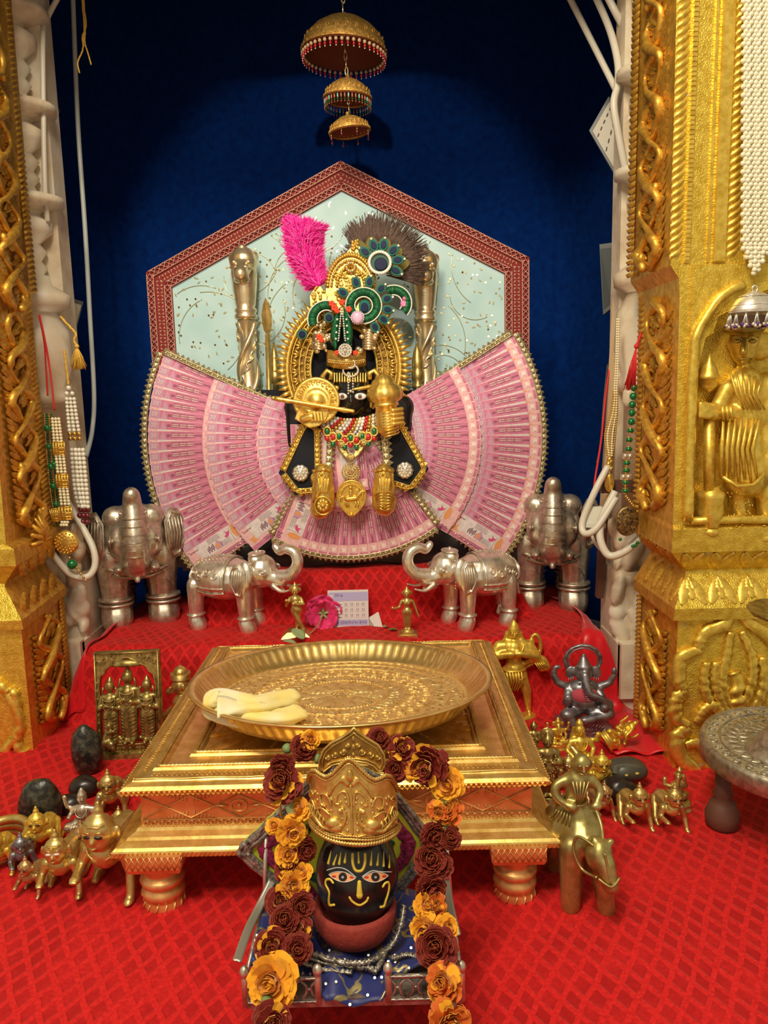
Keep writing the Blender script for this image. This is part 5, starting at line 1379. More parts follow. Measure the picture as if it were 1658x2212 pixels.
# ---------------- hanging tiered canopy ----------------
YC = 1.55; top = PY(742, -60, YC)
cn = thing('hanging_canopy', 'three golden umbrella domes hung one below another on a chain above the idol', 'canopy', top)
def dome(x, ytop, yb, hw, beads, bm, drop, tilt=.08):
    a = PY(x, ytop, YC)-top; k = ppm(YC, 1.2); R = hw*k; Ht = (PY(x, yb, YC).z-PY(x, ytop, YC).z); Ht = abs(Ht)*.86
    base = a-Vector((0, 0, Ht)); o = Matrix.Rotation(tilt, 3, 'Y')
    g = G(); pr = [(R*1.0, 0), (R*1.0, .004), (R*.96, Ht*.22), (R*.88, Ht*.42), (R*.70, Ht*.66), (R*.45, Ht*.86), (R*.2, Ht*.96), (.004, Ht), (.0035, Ht+.006)]
    g.lathe(pr, 48, base, M=o, cap=False); d = g.ob('dome', CANO, cn)
    g = G(); g.lathe([(r*.975, z-.002) for r, z in pr[:8]], 48, base, M=o, cap=False); g.ob('lining', CANI, d)
    g = G()
    for i in range(40): a_ = 2*pi*i/40; g.sph(base+o@Vector((R*1.0*cos(a_), R*1.0*sin(a_), .003)), .0018, 0, 6, 4)
    g.tube([base+o@Vector((R*cos(2*pi*i/48), R*sin(2*pi*i/48), .001)) for i in range(48)], .0016, 6, 0, True)
    for i in range(26):
        a_ = 2*pi*i/26; g.tube([base+o@Vector(((R*.93)*cos(a_+.04*cos(b)), (R*.93)*sin(a_+.04*cos(b)), Ht*.30+.005*sin(b))) for b in range(6)], .0009, 4)
    g.ob('rim_relief', CANO, d)
    g1, g2, g3 = G(), G(), G()
    for i in range(beads):
        a_ = 2*pi*(i+.5)/beads; p = base+o@Vector((R*.97*cos(a_), R*.97*sin(a_), -.002))
        if drop == 0: g1.sph(p-Vector((0, 0, .004)), .0034, 0, 8, 6); g2.sph(p-Vector((0, 0, .0105)), (.0024, .0024, .0032), 0, 6, 5); g3.sph(p-Vector((0, 0, .015)), .0013, 0, 6, 4)
        elif drop == 1: (g2 if i % 3 else g1).sph(p-Vector((0, 0, .005)), (.0017, .0017, .0045), 0, 6, 5); (g3).sph(p-Vector((0, 0, .0115)), .0016, 0, 6, 4); g2.sph(p-Vector((0, 0, .015)), .0014, 0, 6, 4)
        else: g1.sph(p-Vector((0, 0, .009)), (.0024, .0024, .0036), 0, 6, 5); g3.tube([p, p-Vector((0, 0, .008))], .0005, 4)
    for gg_, nm, m in zip((g1, g2, g3), ('bead_row', 'drop_row', 'tip_row'), bm): 
        if gg_.v: gg_.ob(nm, m, d, kind='stuff')
    return base, Ht
CB = mat('cream_bead', (.62, .42, .24), .35)
b1, h1 = dome(740, 36, 128, 92, 46, (CB, REDB, PEARL), 0, .05)
b2, h2 = dome(749, 170, 222, 52, 40, (mat('aqua_bead', (.2, .5, .42), .2), mat('rust_bead', (.35, .12, .06), .3), GREENB), 1, .04)
b3, h3 = dome(754, 250, 292, 45, 8, (DKREDB, DKREDB, PEARLG), 2, -.10)
def links(a, b, r=.0045, n=None):
    D = b-a; n = n or max(1, int(D.length/(r*2.6)))
    for i in range(n):
        c = a+D*((i+.5)/n); g = G(); P = []
        for k in range(12):
            t = 2*pi*k/12; u = Vector((r*.55*cos(t), 0, r*1.55*sin(t))); 
            if i % 2: u = Vector((0, u.x, u.z))
            P.append(c+u)
        g.tube(P, r*.26, 6, 0, True); g.ob('chain_link', POSTM, cn)
links(Vector((0, 0, .0)), b1+Vector((0, 0, h1+.006)), .0062)
links(b1+Vector((0, 0, h1*.9)), b2+Vector((0, 0, h2+.006)), .0050); links(b2+Vector((0, 0, h2*.9)), b3+Vector((0, 0, h3+.006)), .0045)
# ---------------- silver elephants ----------------
def figure(name, label, cat, loc, h, prims, m, vox, rz=0, group=None, iters=2, sc=None, part='body'):
    t = thing(name, label, cat, loc, rz, group); g = G()
    for p in prims:
        if p[0] == 'c': g.cap(V(p[1])*h, V(p[2])*h, p[3]*h, p[4]*h, 10)
        elif p[0] == 's': g.sph(V(p[1])*h, tuple(x*h for x in p[2]), 0, 12, 8, rot=p[3] if len(p) > 3 else None)
        elif p[0] == 't':
            P = cr([V(x)*h for x in p[1]], 5); n = len(P); g.tube(P, [lerp(p[2], p[3], i/(n-1))*h for i in range(n)], 10); g.sph(P[-1], p[3]*h); g.sph(P[0], p[2]*h)
    fuse(g, part, vox, m, iters=iters, parent=t); return t
def elephant(label, loc, h, rz, big, m=SILV):
    # local: facing -Y, height 1 to the top of the raised trunk (big) or back
    if big: legs = [(-.165, -.22), (.165, -.22), (-.15, .30), (.15, .30)]; R = .115
    else: legs = [(-.16, -.30), (.16, -.24), (-.16, .38), (.16, .30)]; R = .100
    tz = .66 if big else .62
    pr = [('s', (0, .08, .56), (.27 if big else .27, .46, .225 if big else .25))]
    for x, y in legs: pr += [('c', (x, y, .5), (x, y*1.04, .12), R*1.12, R*.82), ('c', (x, y*1.04, .10), (x, y*1.04-.03, .035), R*1.0, R*1.0)]
    if big:
        pr += [('s', (0, -.34, .68), (.20, .18, .22)), ('s', (-.12, -.36, .80), (.095, .09, .085)), ('s', (.12, -.36, .80), (.095, .09, .085)), ('s', (-.10, -.44, .63), (.09, .10, .13)), ('s', (.10, -.44, .63), (.09, .10, .13)),
               ('s', (-.19, -.26, .66), (.05, .06, .15)), ('s', (.19, -.26, .66), (.05, .06, .15)),
               ('t', [(0, -.40, .45), (0, -.50, .50), (0, -.54, .62), (0, -.52, .74), (0, -.47, .84), (0, -.45, .92), (0, -.48, .965)], .105, .060), ('c', (0, -.42, .50), (0, -.44, .76), .13, .10), ('s', (0, -.45, .43), (.06, .08, .05)), ('c', (0, -.5, .40), (0, -.54, .37), .035, .02)]
    else:
        pr += [('s', (0, -.46, .66), (.17, .20, .19)), ('c', (0, -.52, .62), (0, -.72, .56), .13, .085), ('s', (0, -.40, .80), (.12, .11, .08)), ('c', (0, -.62, .50), (0, -.74, .45), .055, .03), ('c', (0, .50, .62), (.02, .54, .30), .02, .025),
               ('s', (-.20, -.34, .64), (.05, .11, .17), (0, .15, 0)), ('s', (.20, -.34, .64), (.05, .11, .17), (0, -.15, 0)),
               ('t', [(0, -.70, .60), (0, -.86, .64), (0, -.95, .76), (0, -.92, .88), (0, -.80, .92), (0, -.72, .89), (0, -.66, .94)], .085, .045)]
    t = figure('silver_elephant', label, 'elephant', loc, h, pr, m, h*.014, rz, iters=3)
    g = G()     # anklets
    for x, y in legs:
        for z in (.15, .185) if big else (.17,): g.lathe([(R*.95*h, -.014*h), (R*1.10*h, -.006*h), (R*1.10*h, .006*h), (R*.95*h, .014*h)], 28, V((x, y*1.04, z))*h, rib=lambda i, a: 1+.03*cos(14*a+i))
    g.ob('anklet', m, t, kind='stuff')
    for s in (1, -1):     # tusks
        g = G()
        if big: g.tube([V((s*.115, -.46, .47))*h, V((s*.125, -.54, .455))*h, V((s*.115, -.60, .47))*h], [.032*h, .030*h, .012*h], 10)
        else: g.tube(cr([V((s*.08, -.64, .53))*h, V((s*.11, -.78, .47))*h, V((s*.11, -.92, .50))*h], 5), [lerp(.030, .008, i/10)*h for i in range(11)], 10)
        g.ob('tusk', m, t)
        g = G(); ex = (.158, -.548, .665) if big else (.150, -.56, .68)
        c = V((s*ex[0], ex[1], ex[2]))*h; g.sph(c, (.022*h, .028*h, .017*h)); 
        for r in (.04, .055): g.tube([c+V((s*.003, r*cos(a)*1.1, r*.6*sin(a)))*h for a in [k*pi/8 for k in range(16)]], .0055*h, 5, 0, True)
        g.ob('eye', m, t)
        g = G()      # ear with ribs
        c = V((s*(.185 if big else .235), -.30 if big else -.33, .67 if big else .62))*h; fy, fx = (.45, .72) if big else (1, 0)
        P = [(0, .17), (.10, .15), (.15, .05), (.14, -.08), (.07, -.20), (-.01, -.22), (-.05, -.10), (-.06, .08)]
        vs = [c+V((s*(.02+fx*(y+.06)), y*fy, z))*h for y, z in P]; vi = [c+V((s*(.045-.02*(fx > 0)+fx*(y*.82+.07)), (y*.82+.01)*fy-.025*(fx > 0), z*.82))*h for y, z in P]; n = len(P)
        g.add(vs+vi+[c+V((s*(.03+fx*.09), .03*fy-.012*(fx > 0), -.01))*h], [(i, (i+1) % n, n+(i+1) % n, n+i) for i in range(n)]+[(n+i, n+(i+1) % n, 2*n) for i in range(n)]+[tuple(range(n))], 0, True)
        for k in range(5): g.tube([c+V((s*(.05-.025*(fx > 0)+fx*(yy_+.07)), yy_*fy-.03*(fx > 0), zz_))*h for yy_, zz_ in ((-.03+.03*k, .10), (-.01+.03*k, -.02), (-.02+.022*k, -.14))], .006*h, 5)
        g.tube([vi[i] for i in range(n)], .010*h, 6, 0, True)
        g.ob('ear', m, t)
    # caparison with raised scrolls
    g = G(); vs = []; nu, nv = 28, 16
    def bl(u, v, o=1.015):
        a = lerp(-118, 118, u)*pi/180; y = lerp(-.16, .40, v); rr = sqrt(max(.02, 1-((y)/.46)**2)); return V((.27*o*sin(a)*rr*1.02, .08+y, .56+(.225 if big else .25)*o*cos(a)*rr*1.02))*h
    for i in range(nu+1):
        for j in range(nv+1): vs.append(bl(i/nu, j/nv))
    g.add(vs, [(i*(nv+1)+j, (i+1)*(nv+1)+j, (i+1)*(nv+1)+j+1, i*(nv+1)+j+1) for i in range(nu) for j in range(nv)], 0, True)
    for v in (.0, .06, .94, 1): g.tube([bl(u/40, v, 1.03) for u in range(41)], .008*h, 5, 0, twist=(.3, 60/h, 1))
    for u in (0, .06, .94, 1): g.tube([bl(u, v/20, 1.03) for v in range(21)], .010*h, 6, 0, twist=(.3, 60/h, 1))
    for u0 in (.2, .8):
        for k in range(4):
            cu, cv = u0+.04*(k % 2), .2+.2*k
            g.tube([bl(cu+.06*(1-j/14)*cos(j*.7+k), cv+.11*(1-j/14)*sin(j*.7+k), 1.035) for j in range(13)], .007*h, 5)
    for k in range(9):
        for j in range(3): g.tube([bl(.38+.08*j+.025*cos(a), .08+.10*k+.04*sin(a), 1.03) for a in [b*pi/6 for b in range(7)]], .006*h, 4)
    o = g.ob('caparison', m, t); sm = o.modifiers.new('s', 'SOLIDIFY'); sm.thickness = .008*h
    g = G()
    if big:
        for k in range(7): z = .50+k*.052; yy = -.665+.055*abs(k-2.6)*.45; g.tube([V((lerp(-.085, .085, u/8), yy+.06*abs(u/4-1)**2, z))*h for u in range(9)], .0035*h, 4)
        for r, z in ((.30, .40), (.285, .365)): g.tube([V((r*sin(a), -.02-r*1.45*cos(a)*.95+.0, z+.07*(1-cos(a))))*h for a in [lerp(-1.5, 1.5, k/20) for k in range(21)]], .014*h, 6, 0, twist=(.25, 60/h, 1))
        for s in (1, -1):
            for k in range(8): g.sph(V((s*(.05+.018*k), -.44-.0*k, .86-.006*k*k))*h, .012*h, 0, 6, 5)
            for x, y in legs[:2]:
                for k in range(3): g.tube([V((x-.07+.05*k, y-.10, .45-.05*k))*h, V((x+.01+.03*k, y-.105, .36-.05*k))*h], .004*h, 4)
    else:
        for s in (1, -1):
            for k in range(10): g.sph(V((s*(.18-.003*k*k*.3), -.42+.004*k, .78-.036*k))*h, .013*h, 0, 6, 5)
        g.tube([V((.11*cos(a), -.40+.09*sin(a), .855))*h for a in [k*pi/8 for k in range(16)]], .012*h, 6, 0, True); g.sph(V((0, -.40, .87))*h, .03*h)
        for k in range(9): a = k/8; g.tube([V((lerp(-.05, .05, b/4), -.95+.06*abs(b-2)/2+.0-.03*sin(a*3), .66+.022*k))*h for b in range(5)], .004*h, 4)
    g.ob('chased_detail', m, t)
    if not big: t.scale = (1.08, .88, 1)
    return t
zs = .134
def onstep(x, y): p = PZ(x, y, zs); return p
pL, pR = onstep(306, 1322), onstep(1188, 1290)
elephant('large old-silver elephant facing the front with raised trunk, on the step at the left', pL, .272, radians(17), True, SILVD)
elephant('large old-silver elephant facing the front with raised trunk, on the step at the right', pR, .268, radians(-11), True, SILVD)
pl2, pr2 = onstep(502, 1352), onstep(1035, 1345)
elephant('small bright silver elephant on the left of the step, trunk raised to the right', pl2, .172, radians(72), False, SILV)
elephant('small bright silver elephant on the right of the step, trunk raised to the left', pr2, .172, radians(-72), False, SILV)
# ---------------- small brass figures ----------------
CRAWL = [('c', (0, -.12, .43), (0, .34, .40), .155, .15), ('s', (0, -.10, .44), (.20, .12, .12)), ('c', (0, -.16, .50), (0, -.20, .60), .07, .07),
    ('s', (0, -.22, .69), (.155, .14, .175)), ('s', (0, -.25, .61), (.115, .11, .09)), ('s', (0, -.20, .885), (.050, .05, .04)), ('c', (0, -.20, .92), (0, -.20, .955), .030, .022),
    ('s', (-.17, -.20, .68), (.03, .035, .07)), ('s', (.17, -.20, .68), (.03, .035, .07)), ('c', (0, -.345, .70), (0, -.365, .655), .014, .026),
    ('c', (.17, -.12, .45), (.235, -.14, .25), .068, .052), ('c', (.235, -.14, .25), (.25, -.22, .06), .052, .04), ('s', (.25, -.25, .035), (.05, .065, .035)),
    ('c', (-.17, -.12, .45), (-.235, -.14, .30), .068, .052), ('c', (-.235, -.14, .30), (-.20, -.32, .29), .052, .045), ('s', (-.19, -.36, .29), (.055, .06, .04)),
    ('c', (.12, .34, .38), (.17, .20, .10), .09, .06), ('c', (.17, .20, .08), (.17, .46, .05), .055, .04), ('s', (.17, .50, .06), (.04, .07, .04)),
    ('c', (-.12, .34, .38), (-.20, .12, .12), .09, .06), ('c', (-.20, .12, .10), (-.20, .0, .04), .05, .04), ('c', (-.20, .1, .06), (-.2, .42, .05), .05, .035)]
for _k in range(4): CRAWL.append(('c', (.22+.02*_k, -.27, .03), (.215+.023*_k, -.325+.01*abs(_k-1.5), .02), .011, .009))
for _k in range(4): CRAWL.append(('c', (-.22+.02*_k, -.39, .285), (-.215+.02*_k, -.425, .30), .012, .010))
DARKEYE = mat('dark_eye', (.015, .012, .01), .3)
def crawler(label, px, py, h, rz, m, eye=DARKEYE, ex=(), group='crawling infant figures'):
    h *= 1.17
    loc = PZ(px, py, .003)+V((0, .22*h, 0))
    t = figure('crawling_figure', label, 'figurine', loc, h, CRAWL, m, h*.015, rz, group, 1)
    b = t.children[0]
    for s in (1, -1):
        g = G(); g.sph(V((s*.055, -.345, .70))*h, (.038*h, .014*h, .016*h), 0, 10, 6, rot=(0, s*.15, s*.25)); g.ob('eye', eye, t)
    g = G()
    for s in (1, -1): g.tube([V((s*.02, -.345, .725))*h, V((s*.055, -.345, .745))*h, V((s*.10, -.315, .725))*h], .007*h, 5)
    g.tube([V((-.035, -.345, .60))*h, V((0, -.36, .592))*h, V((.035, -.345, .60))*h], .009*h, 5); g.tube([V((-.10, -.30, .80))*h, V((-.05, -.335, .785))*h, V((0, -.345, .80))*h, V((.05, -.335, .785))*h, V((.10, -.30, .80))*h], .007*h, 5)
    g.ob('face_lines', m, t)
    g = G()
    for k in range(9): a = lerp(-.8, .8, k/8); g.sph(V((.12*sin(a), -.235-.02*cos(a), .50-.04*cos(a)))*h, .008*h, 0, 6, 4)
    if 'neck' in ex: g.tube([V((.14*sin(a), -.20-.06*cos(a), .52-.10*cos(a)))*h for a in [lerp(-1.4, 1.4, k/12) for k in range(13)]], .010*h, 5)
    g.ob('necklace', m, t)
    if 'tilak' in ex: g = G(); g.sph(V((0, -.355, .79))*h, (.018*h, .008*h, .03*h)); g.ob('tilak', YEL, t)
    return t
WEYE = mat('enamel_eye', (.75, .72, .68), .3)
crawler('largest crawling brass infant with hollow eyes, touching the left table corner', 232, 1945, .108, radians(-6), BRASS, ex=('neck',))
crawler('crawling brass infant with white enamel eyes and yellow brow mark, left of the largest', 128, 1940, .076, radians(4), BRASS, WEYE, ('tilak',))
crawler('smallest reddish brass crawling infant in front of the grey one at the far left', 64, 1938, .046, radians(-8), BRASSR, ex=('tilak',))
crawler('crawling brass infant turned to the right, below the small silver goddess', 168, 1878, .056, radians(32), BRASSR)
crawler('bright golden crawling infant in front of the big egg-shaped stone', 84, 1858, .064, radians(6), GOLDR, ex=('tilak',))
crawler('dark grey pewter crawling infant at the far left', 42, 1892, .050, radians(22), PEWT)
crawler('crawling brass infant with pointed topknot beside the table, behind the largest one', 236, 1772, .066, radians(8), BRASS)
crawler('tiny brass infant peeping out between the largest crawler and the table', 262, 1818, .044, radians(-4), BRASS)
crawler('crawling brass infant with painted black and white eyes, right of the table', 1228, 1708, .052, radians(-4), BRASS, WEYE)
crawler('crawling golden infant wearing a long necklace, beside the dark rocks', 1296, 1722, .063, radians(4), GOLDR, ex=('neck', 'tilak'))
crawler('crawling brass infant with curly hair in front of the dark rocks', 1376, 1796, .060, radians(6), BRASS)
crawler('crawling brass infant with a yellow brow mark, the one furthest right', 1452, 1798, .060, radians(5), BRASS, ex=('tilak',))
crawler('small brass infant half hidden behind the rider on the elephant', 1300, 1776, .052, radians(10), BRASSR, ex=('tilak',))
crawler('small brass infant crawling to the right beside the table corner', 1200, 1790, .044, radians(55), BRASSR)
crawler('brass infant cut off by the left edge of the picture', -8, 1892, .056, radians(10), GOLDR)
def base_disc(t, h, m, r=.2, z=.06, sq=False, hh=None):
    g = G()
    if sq: g.sqlathe([(r*h, r*h, 0), (r*h, r*h, .03*h), (r*.7*h, r*.7*h, z*h)])
    else: g.lathe([(r*h, 0), (r*h, z*.3*h), (r*.8*h, z*.5*h), (r*.9*h, z*.8*h), (r*.7*h, z*h)], 24)
    g.ob('base', m, t)
def face(t, h, c, r, m, yaw=0):     # eyes, brows and mouth on a small head of radius r centred c (unit space)
    g = G(); c = V(c)
    for s in (1, -1): g.sph((c+V((s*r*.4, -r*.90, r*.08)))*h, (r*.22*h, r*.12*h, r*.10*h), 0, 8, 5); g.tube([(c+V((s*r*.15, -r*.97, r*.28)))*h, (c+V((s*r*.45, -r*.93, r*.36)))*h, (c+V((s*r*.75, -r*.72, r*.25)))*h], r*.06*h, 5)
    g.cap((c+V((0, -r*.96, r*.1)))*h, (c+V((0, -r*1.08, -r*.25)))*h, r*.08*h, r*.15*h, 6); g.tube([(c+V((-r*.3, -r*.88, -r*.48)))*h, (c+V((0, -r*.98, -r*.52)))*h, (c+V((r*.3, -r*.88, -r*.48)))*h], r*.08*h, 5)
    g.ob('face', m, t)
# flute player and maiden on the step
HD = [('s', (0, 0, .865), (.088, .082, .092)), ('s', (0, 0, .955), (.032, .032, .022)), ('s', (0, 0, .99), (.018, .018, .022)), ('s', (-.095, 0, .86), (.022, .02, .038)), ('s', (.095, 0, .86), (.022, .02, .038)), ('c', (0, 0, .80), (0, 0, .74), .035, .04)]
pf = HD+[('c', (-.06, 0, .70), (.06, 0, .70), .05, .05), ('c', (0, 0, .68), (-.01, 0, .54), .085, .065), ('c', (.0, 0, .52), (.02, 0, .50), .085, .085), ('c', (.10, 0, .70), (.15, -.05, .60), .035, .03), ('c', (.15, -.05, .60), (-.01, -.12, .62), .03, .026),
    ('c', (-.10, 0, .70), (-.16, -.06, .58), .035, .03), ('c', (-.16, -.06, .58), (-.13, -.13, .69), .03, .026), ('s', (-.02, -.13, .63), (.035, .025, .04)), ('s', (-.14, -.14, .70), (.045, .025, .03)),
    ('c', (-.03, 0, .48), (.05, -.03, .28), .07, .045), ('c', (.05, -.03, .28), (.14, -.03, .12), .045, .028), ('c', (.05, 0, .48), (.02, .02, .28), .07, .045), ('c', (.02, .02, .28), (.0, .0, .12), .042, .03), ('s', (0, -.04, .115), (.03, .055, .022)), ('c', (.14, -.03, .12), (.10, -.06, .10), .025, .02)]
t = figure('flute_player_figurine', 'small brass standing flute player with crossed legs, on the step left of the rose', 'figurine', onstep(641, 1373), .102, pf, BRASS, .0016, 0, None, 1); face(t, .098, (0, 0, .865), .088, BRASS)
g = G(); g.sqlathe([(.028, .022, -.002), (.024, .018, .004), (.016, .013, .010), (.016, .013, .012)]); g.ob('base', BRASS, t)
pm = HD+[('c', (-.07, 0, .70), (.07, 0, .70), .045, .045), ('c', (0, 0, .68), (0, 0, .58), .08, .055), ('s', (-.035, -.05, .66), (.035, .03, .035)), ('s', (.035, -.05, .66), (.035, .03, .035)), ('c', (0, 0, .50), (0, 0, .48), .085, .085),
    ('c', (-.11, 0, .70), (-.15, -.02, .58), .032, .028), ('c', (-.15, -.02, .58), (-.27, -.10, .57), .027, .022), ('s', (-.29, -.11, .59), (.03, .02, .04)), ('c', (.11, 0, .70), (.17, .0, .55), .032, .028), ('c', (.17, 0, .55), (.21, -.02, .42), .027, .020), ('s', (.225, -.02, .385), (.022, .02, .045)),
    ('c', (-.04, 0, .48), (-.035, 0, .14), .07, .035), ('c', (.04, 0, .48), (.035, 0, .14), .07, .035), ('s', (-.035, -.03, .12), (.03, .05, .02)), ('s', (.035, -.03, .12), (.03, .05, .02)), ('c', (0, 0, .40), (0, -.01, .16), .045, .03)]
t = figure('maiden_figurine', 'small brass standing maiden with one hand held out, on the step right of the banknote', 'figurine', onstep(880, 1371), .092, pm, BRASS, .0016, 0, None, 1); face(t, .092, (0, 0, .865), .088, BRASS)
g = G(); g.sqlathe([(.018, .016, -.002), (.018, .016, .003), (.013, .012, .005)]); g.lathe([(.013, .005), (.014, .007), (.010, .010), (.010, .011)], 20); g.ob('base', BRASS, t)
# seated / standing figures
def seated(name, label, px, py, h, m, rz=0, ex='', hatr=.09, group=None, vx=.02):
    pr = [('s', (0, 0, .80), (.095, .09, .105)), ('c', (0, 0, .70), (0, 0, .62), .05, .06), ('c', (-.10, 0, .60), (.10, 0, .60), .07, .07), ('c', (0, 0, .58), (0, 0, .40), .12, .12), ('c', (-.10, .0, .30), (-.28, -.08, .24), .11, .09), ('c', (.10, .0, .30), (.28, -.08, .24), .11, .09), ('c', (-.28, -.08, .22), (.06, -.20, .20), .08, .06), ('c', (.28, -.08, .22), (-.06, -.20, .22), .08, .06),
        ('c', (-.16, 0, .60), (-.25, -.04, .46), .055, .045), ('c', (.16, 0, .60), (.25, -.04, .46), .055, .045)]
    if 'four' in ex: pr += [('c', (-.18, .02, .58), (-.30, .0, .62), .045, .04), ('c', (-.30, 0, .62), (-.33, -.02, .76), .04, .035), ('s', (-.33, -.02, .82), (.05, .03, .05)), ('c', (.18, .02, .58), (.30, .0, .62), .045, .04), ('c', (.30, 0, .62), (.33, -.02, .76), .04, .035), ('s', (.33, -.02, .82), (.05, .03, .05)), ('c', (-.25, -.04, .46), (-.20, -.18, .50), .045, .04), ('c', (.25, -.04, .46), (.20, -.18, .40), .045, .04)]
    else: pr += [('c', (-.25, -.04, .46), (-.12, -.22, .34), .045, .04), ('c', (.25, -.04, .46), (.12, -.22, .34), .045, .04), ('c', (.22, .02, .60), (.33, -.06, .62), .045, .04), ('c', (.33, -.06, .62), (.31, -.08, .74), .04, .05)]
    if 'hat' in ex: pr += [('c', (0, 0, .88), (0, 0, .95), hatr, .05), ('s', (0, 0, .99), (.03, .03, .03))]
    else: pr += [('s', (0, .02, .92), (.07, .07, .06)), ('s', (0, .02, .98), (.035, .035, .035)), ('c', (-.07, .07, .80), (-.12, .07, .56), .05, .05), ('c', (.07, .07, .80), (.10, .07, .56), .05, .05)]
    if 'trunk' in ex: pr += [('t', [(0, -.08, .78), (0, -.14, .68), (.01, -.17, .56), (.05, -.19, .50), (.08, -.20, .52)], .045, .028), ('s', (-.13, 0, .80), (.06, .02, .08)), ('s', (.13, 0, .80), (.06, .02, .08))]
    t = figure(name, label, 'figurine', PZ(px, py, .003)+V((0, .2*h, 0)), h, pr, m, h*vx, rz, group, 1)
    if 'trunk' not in ex: face(t, h, (0, 0, .80), .095, m)
    g = G(); g.lathe([(.33*h, 0), (.33*h, .03*h), (.27*h, .06*h), (.28*h, .12*h), (.31*h, .16*h), (.24*h, .18*h)], 28, rib=lambda i, a: 1+.04*cos(12*a) if i in (3, 4) else 1, sy=.8); g.ob('lotus_base', m, t)
    g = G(); g.tube([V((.11*sin(a), -.09-.05*cos(a), .60-.12*cos(a)))*h for a in [lerp(-1.8, 1.8, k/14) for k in range(15)]], .012*h, 5)
    for s in (1, -1):
        for k in range(4): g.tube([V((s*(.10+.05*k), -.10, .36-.02*k))*h, V((s*(.12+.05*k), -.19, .27-.01*k))*h], .008*h, 4)
    g.ob('ornament', m, t); return t
seated('goddess_figurine', 'small silver four-armed seated goddess on the red cloth, left of the table', 176, 1822, .070, SILVD, radians(-4), 'four hat')
seated('ganesha_figurine', 'tiny golden elephant-headed god on a round base, front left of the large pewter statue', 1207, 1622, .052, GOLDR, 0, 'four hat trunk')
seated('shiva_figurine', 'golden cross-legged seated god with tall hair knot, before the large pewter statue', 1256, 1680, .084, GOLDR, radians(6), '')
t = seated('fallen_figurine', 'golden many-limbed group figurine lying tilted against the gold pillar', 1330, 1625, .062, GOLDR, radians(35), 'four trunk'); t.rotation_euler = (radians(18), radians(58), radians(25)); t.location = PZ(1318, 1610, .022)+V((-.006, .01, 0))
# pewter ganesha
gh = .134
pg = [('s', (0, 0, .36), (.20, .15, .17)), ('s', (0, .0, .50), (.17, .12, .12)), ('s', (0, -.02, .70), (.095, .09, .10)), ('c', (0, -.02, .78), (0, 0, .86), .085, .045), ('s', (0, 0, .91), (.025, .025, .03)), ('s', (-.13, .01, .70), (.06, .025, .085), (0, .2, 0)), ('s', (.13, .01, .70), (.06, .025, .085), (0, -.2, 0)),
    ('t', [(0, -.10, .70), (.01, -.15, .58), (.05, -.17, .50), (.12, -.18, .47), (.18, -.18, .43), (.19, -.17, .37)], .052, .028), ('c', (-.16, 0, .52), (-.27, -.02, .58), .05, .042), ('c', (-.27, -.02, .58), (-.31, -.03, .67), .04, .035), ('s', (-.31, -.03, .70), (.035, .03, .045)), ('t', [(-.31, -.03, .72), (-.29, -.03, .78), (-.25, -.03, .78)], .03, .02),
    ('c', (.16, 0, .52), (.27, -.02, .58), .05, .042), ('c', (.27, -.02, .58), (.31, -.03, .68), .04, .03), ('s', (.31, -.03, .73), (.03, .03, .05)), ('c', (-.16, -.05, .47), (-.19, -.14, .38), .05, .045), ('s', (-.18, -.16, .43), (.045, .03, .065)), ('c', (.16, -.05, .47), (.20, -.14, .36), .05, .045), ('s', (.19, -.17, .34), (.05, .05, .05)),
    ('c', (-.10, -.05, .24), (-.19, -.16, .24), .09, .075), ('c', (-.19, -.16, .24), (-.10, -.19, .08), .065, .045), ('c', (.10, -.05, .24), (.24, -.12, .24), .09, .07), ('c', (.24, -.12, .22), (-.02, -.20, .19), .06, .045), ('s', (.24, -.05, .30), (.07, .07, .09)), ('s', (-.10, -.22, .06), (.04, .07, .03))]
t = figure('ganesha_statue', 'pewter grey seated elephant-headed god with ring halo and pink powder, right of the table', 'statue', PZ(1264, 1600, .002)+V((0, .02, 0)), gh*1.03, pg, PEWT, .0020, radians(-4), None, 1); h = gh*1.03; t.children[0].location.z = .10*h
g = G(); g.tube([V((.185*cos(a), .04, .835+.185*sin(a)))*h for a in [2*pi*k/48 for k in range(48)]], .020*h, 8, 0, True, twist=(.2, 500, 1)); g.tube([V((.155*cos(a), .03, .835+.155*sin(a)))*h for a in [2*pi*k/40 for k in range(40)]], .009*h, 6, 0, True); g.ob('halo_ring', PEWT, t)
g = G(); g.sqlathe([(.27*h, .17*h, -.002), (.27*h, .17*h, .03*h), (.24*h, .15*h, .04*h), (.24*h, .15*h, .13*h), (.27*h, .17*h, .14*h), (.27*h, .17*h, .18*h)])
for k in range(12): g.sph(V((-.24+.044*k, -.17, .16))*h, .012*h, 0, 6, 4)
for k in range(5): g.tube([V((-.20+.10*k+.03*cos(a), -.155, .085+.03*sin(a)))*h for a in [b*.7 for b in range(9)]], .008*h, 5)
g.ob('carved_seat', PEWT, t)
g = G()
for s in (1, -1):
    g.sph(V((s*.060, -.098, .705))*h, (.022*h, .01*h, .013*h), 0, 8, 5)
    for k in range(3): g.tube([V((s*(.11+.02*k), -.015, .76-.01*k))*h, V((s*(.10+.03*k), -.02, .66))*h], .005*h, 4)
for k in range(6): g.tube([V((-.04+.006*k, -.150-.006*k, .64-.022*k))*h, V((.04+.012*k, -.150-.006*k, .64-.026*k))*h], .004*h, 4)
for z, r in ((.79, .088), (.83, .07)): g.tube([V((r*cos(a), r*sin(a), z))*h for a in [2*pi*k/20 for k in range(20)]], .01*h, 5, 0, True)
for k in range(5): g.tube([V((.02+.03*k, -.19, .20-.01*k))*h, V((.08+.03*k, -.17, .26-.01*k))*h], .006*h, 4)
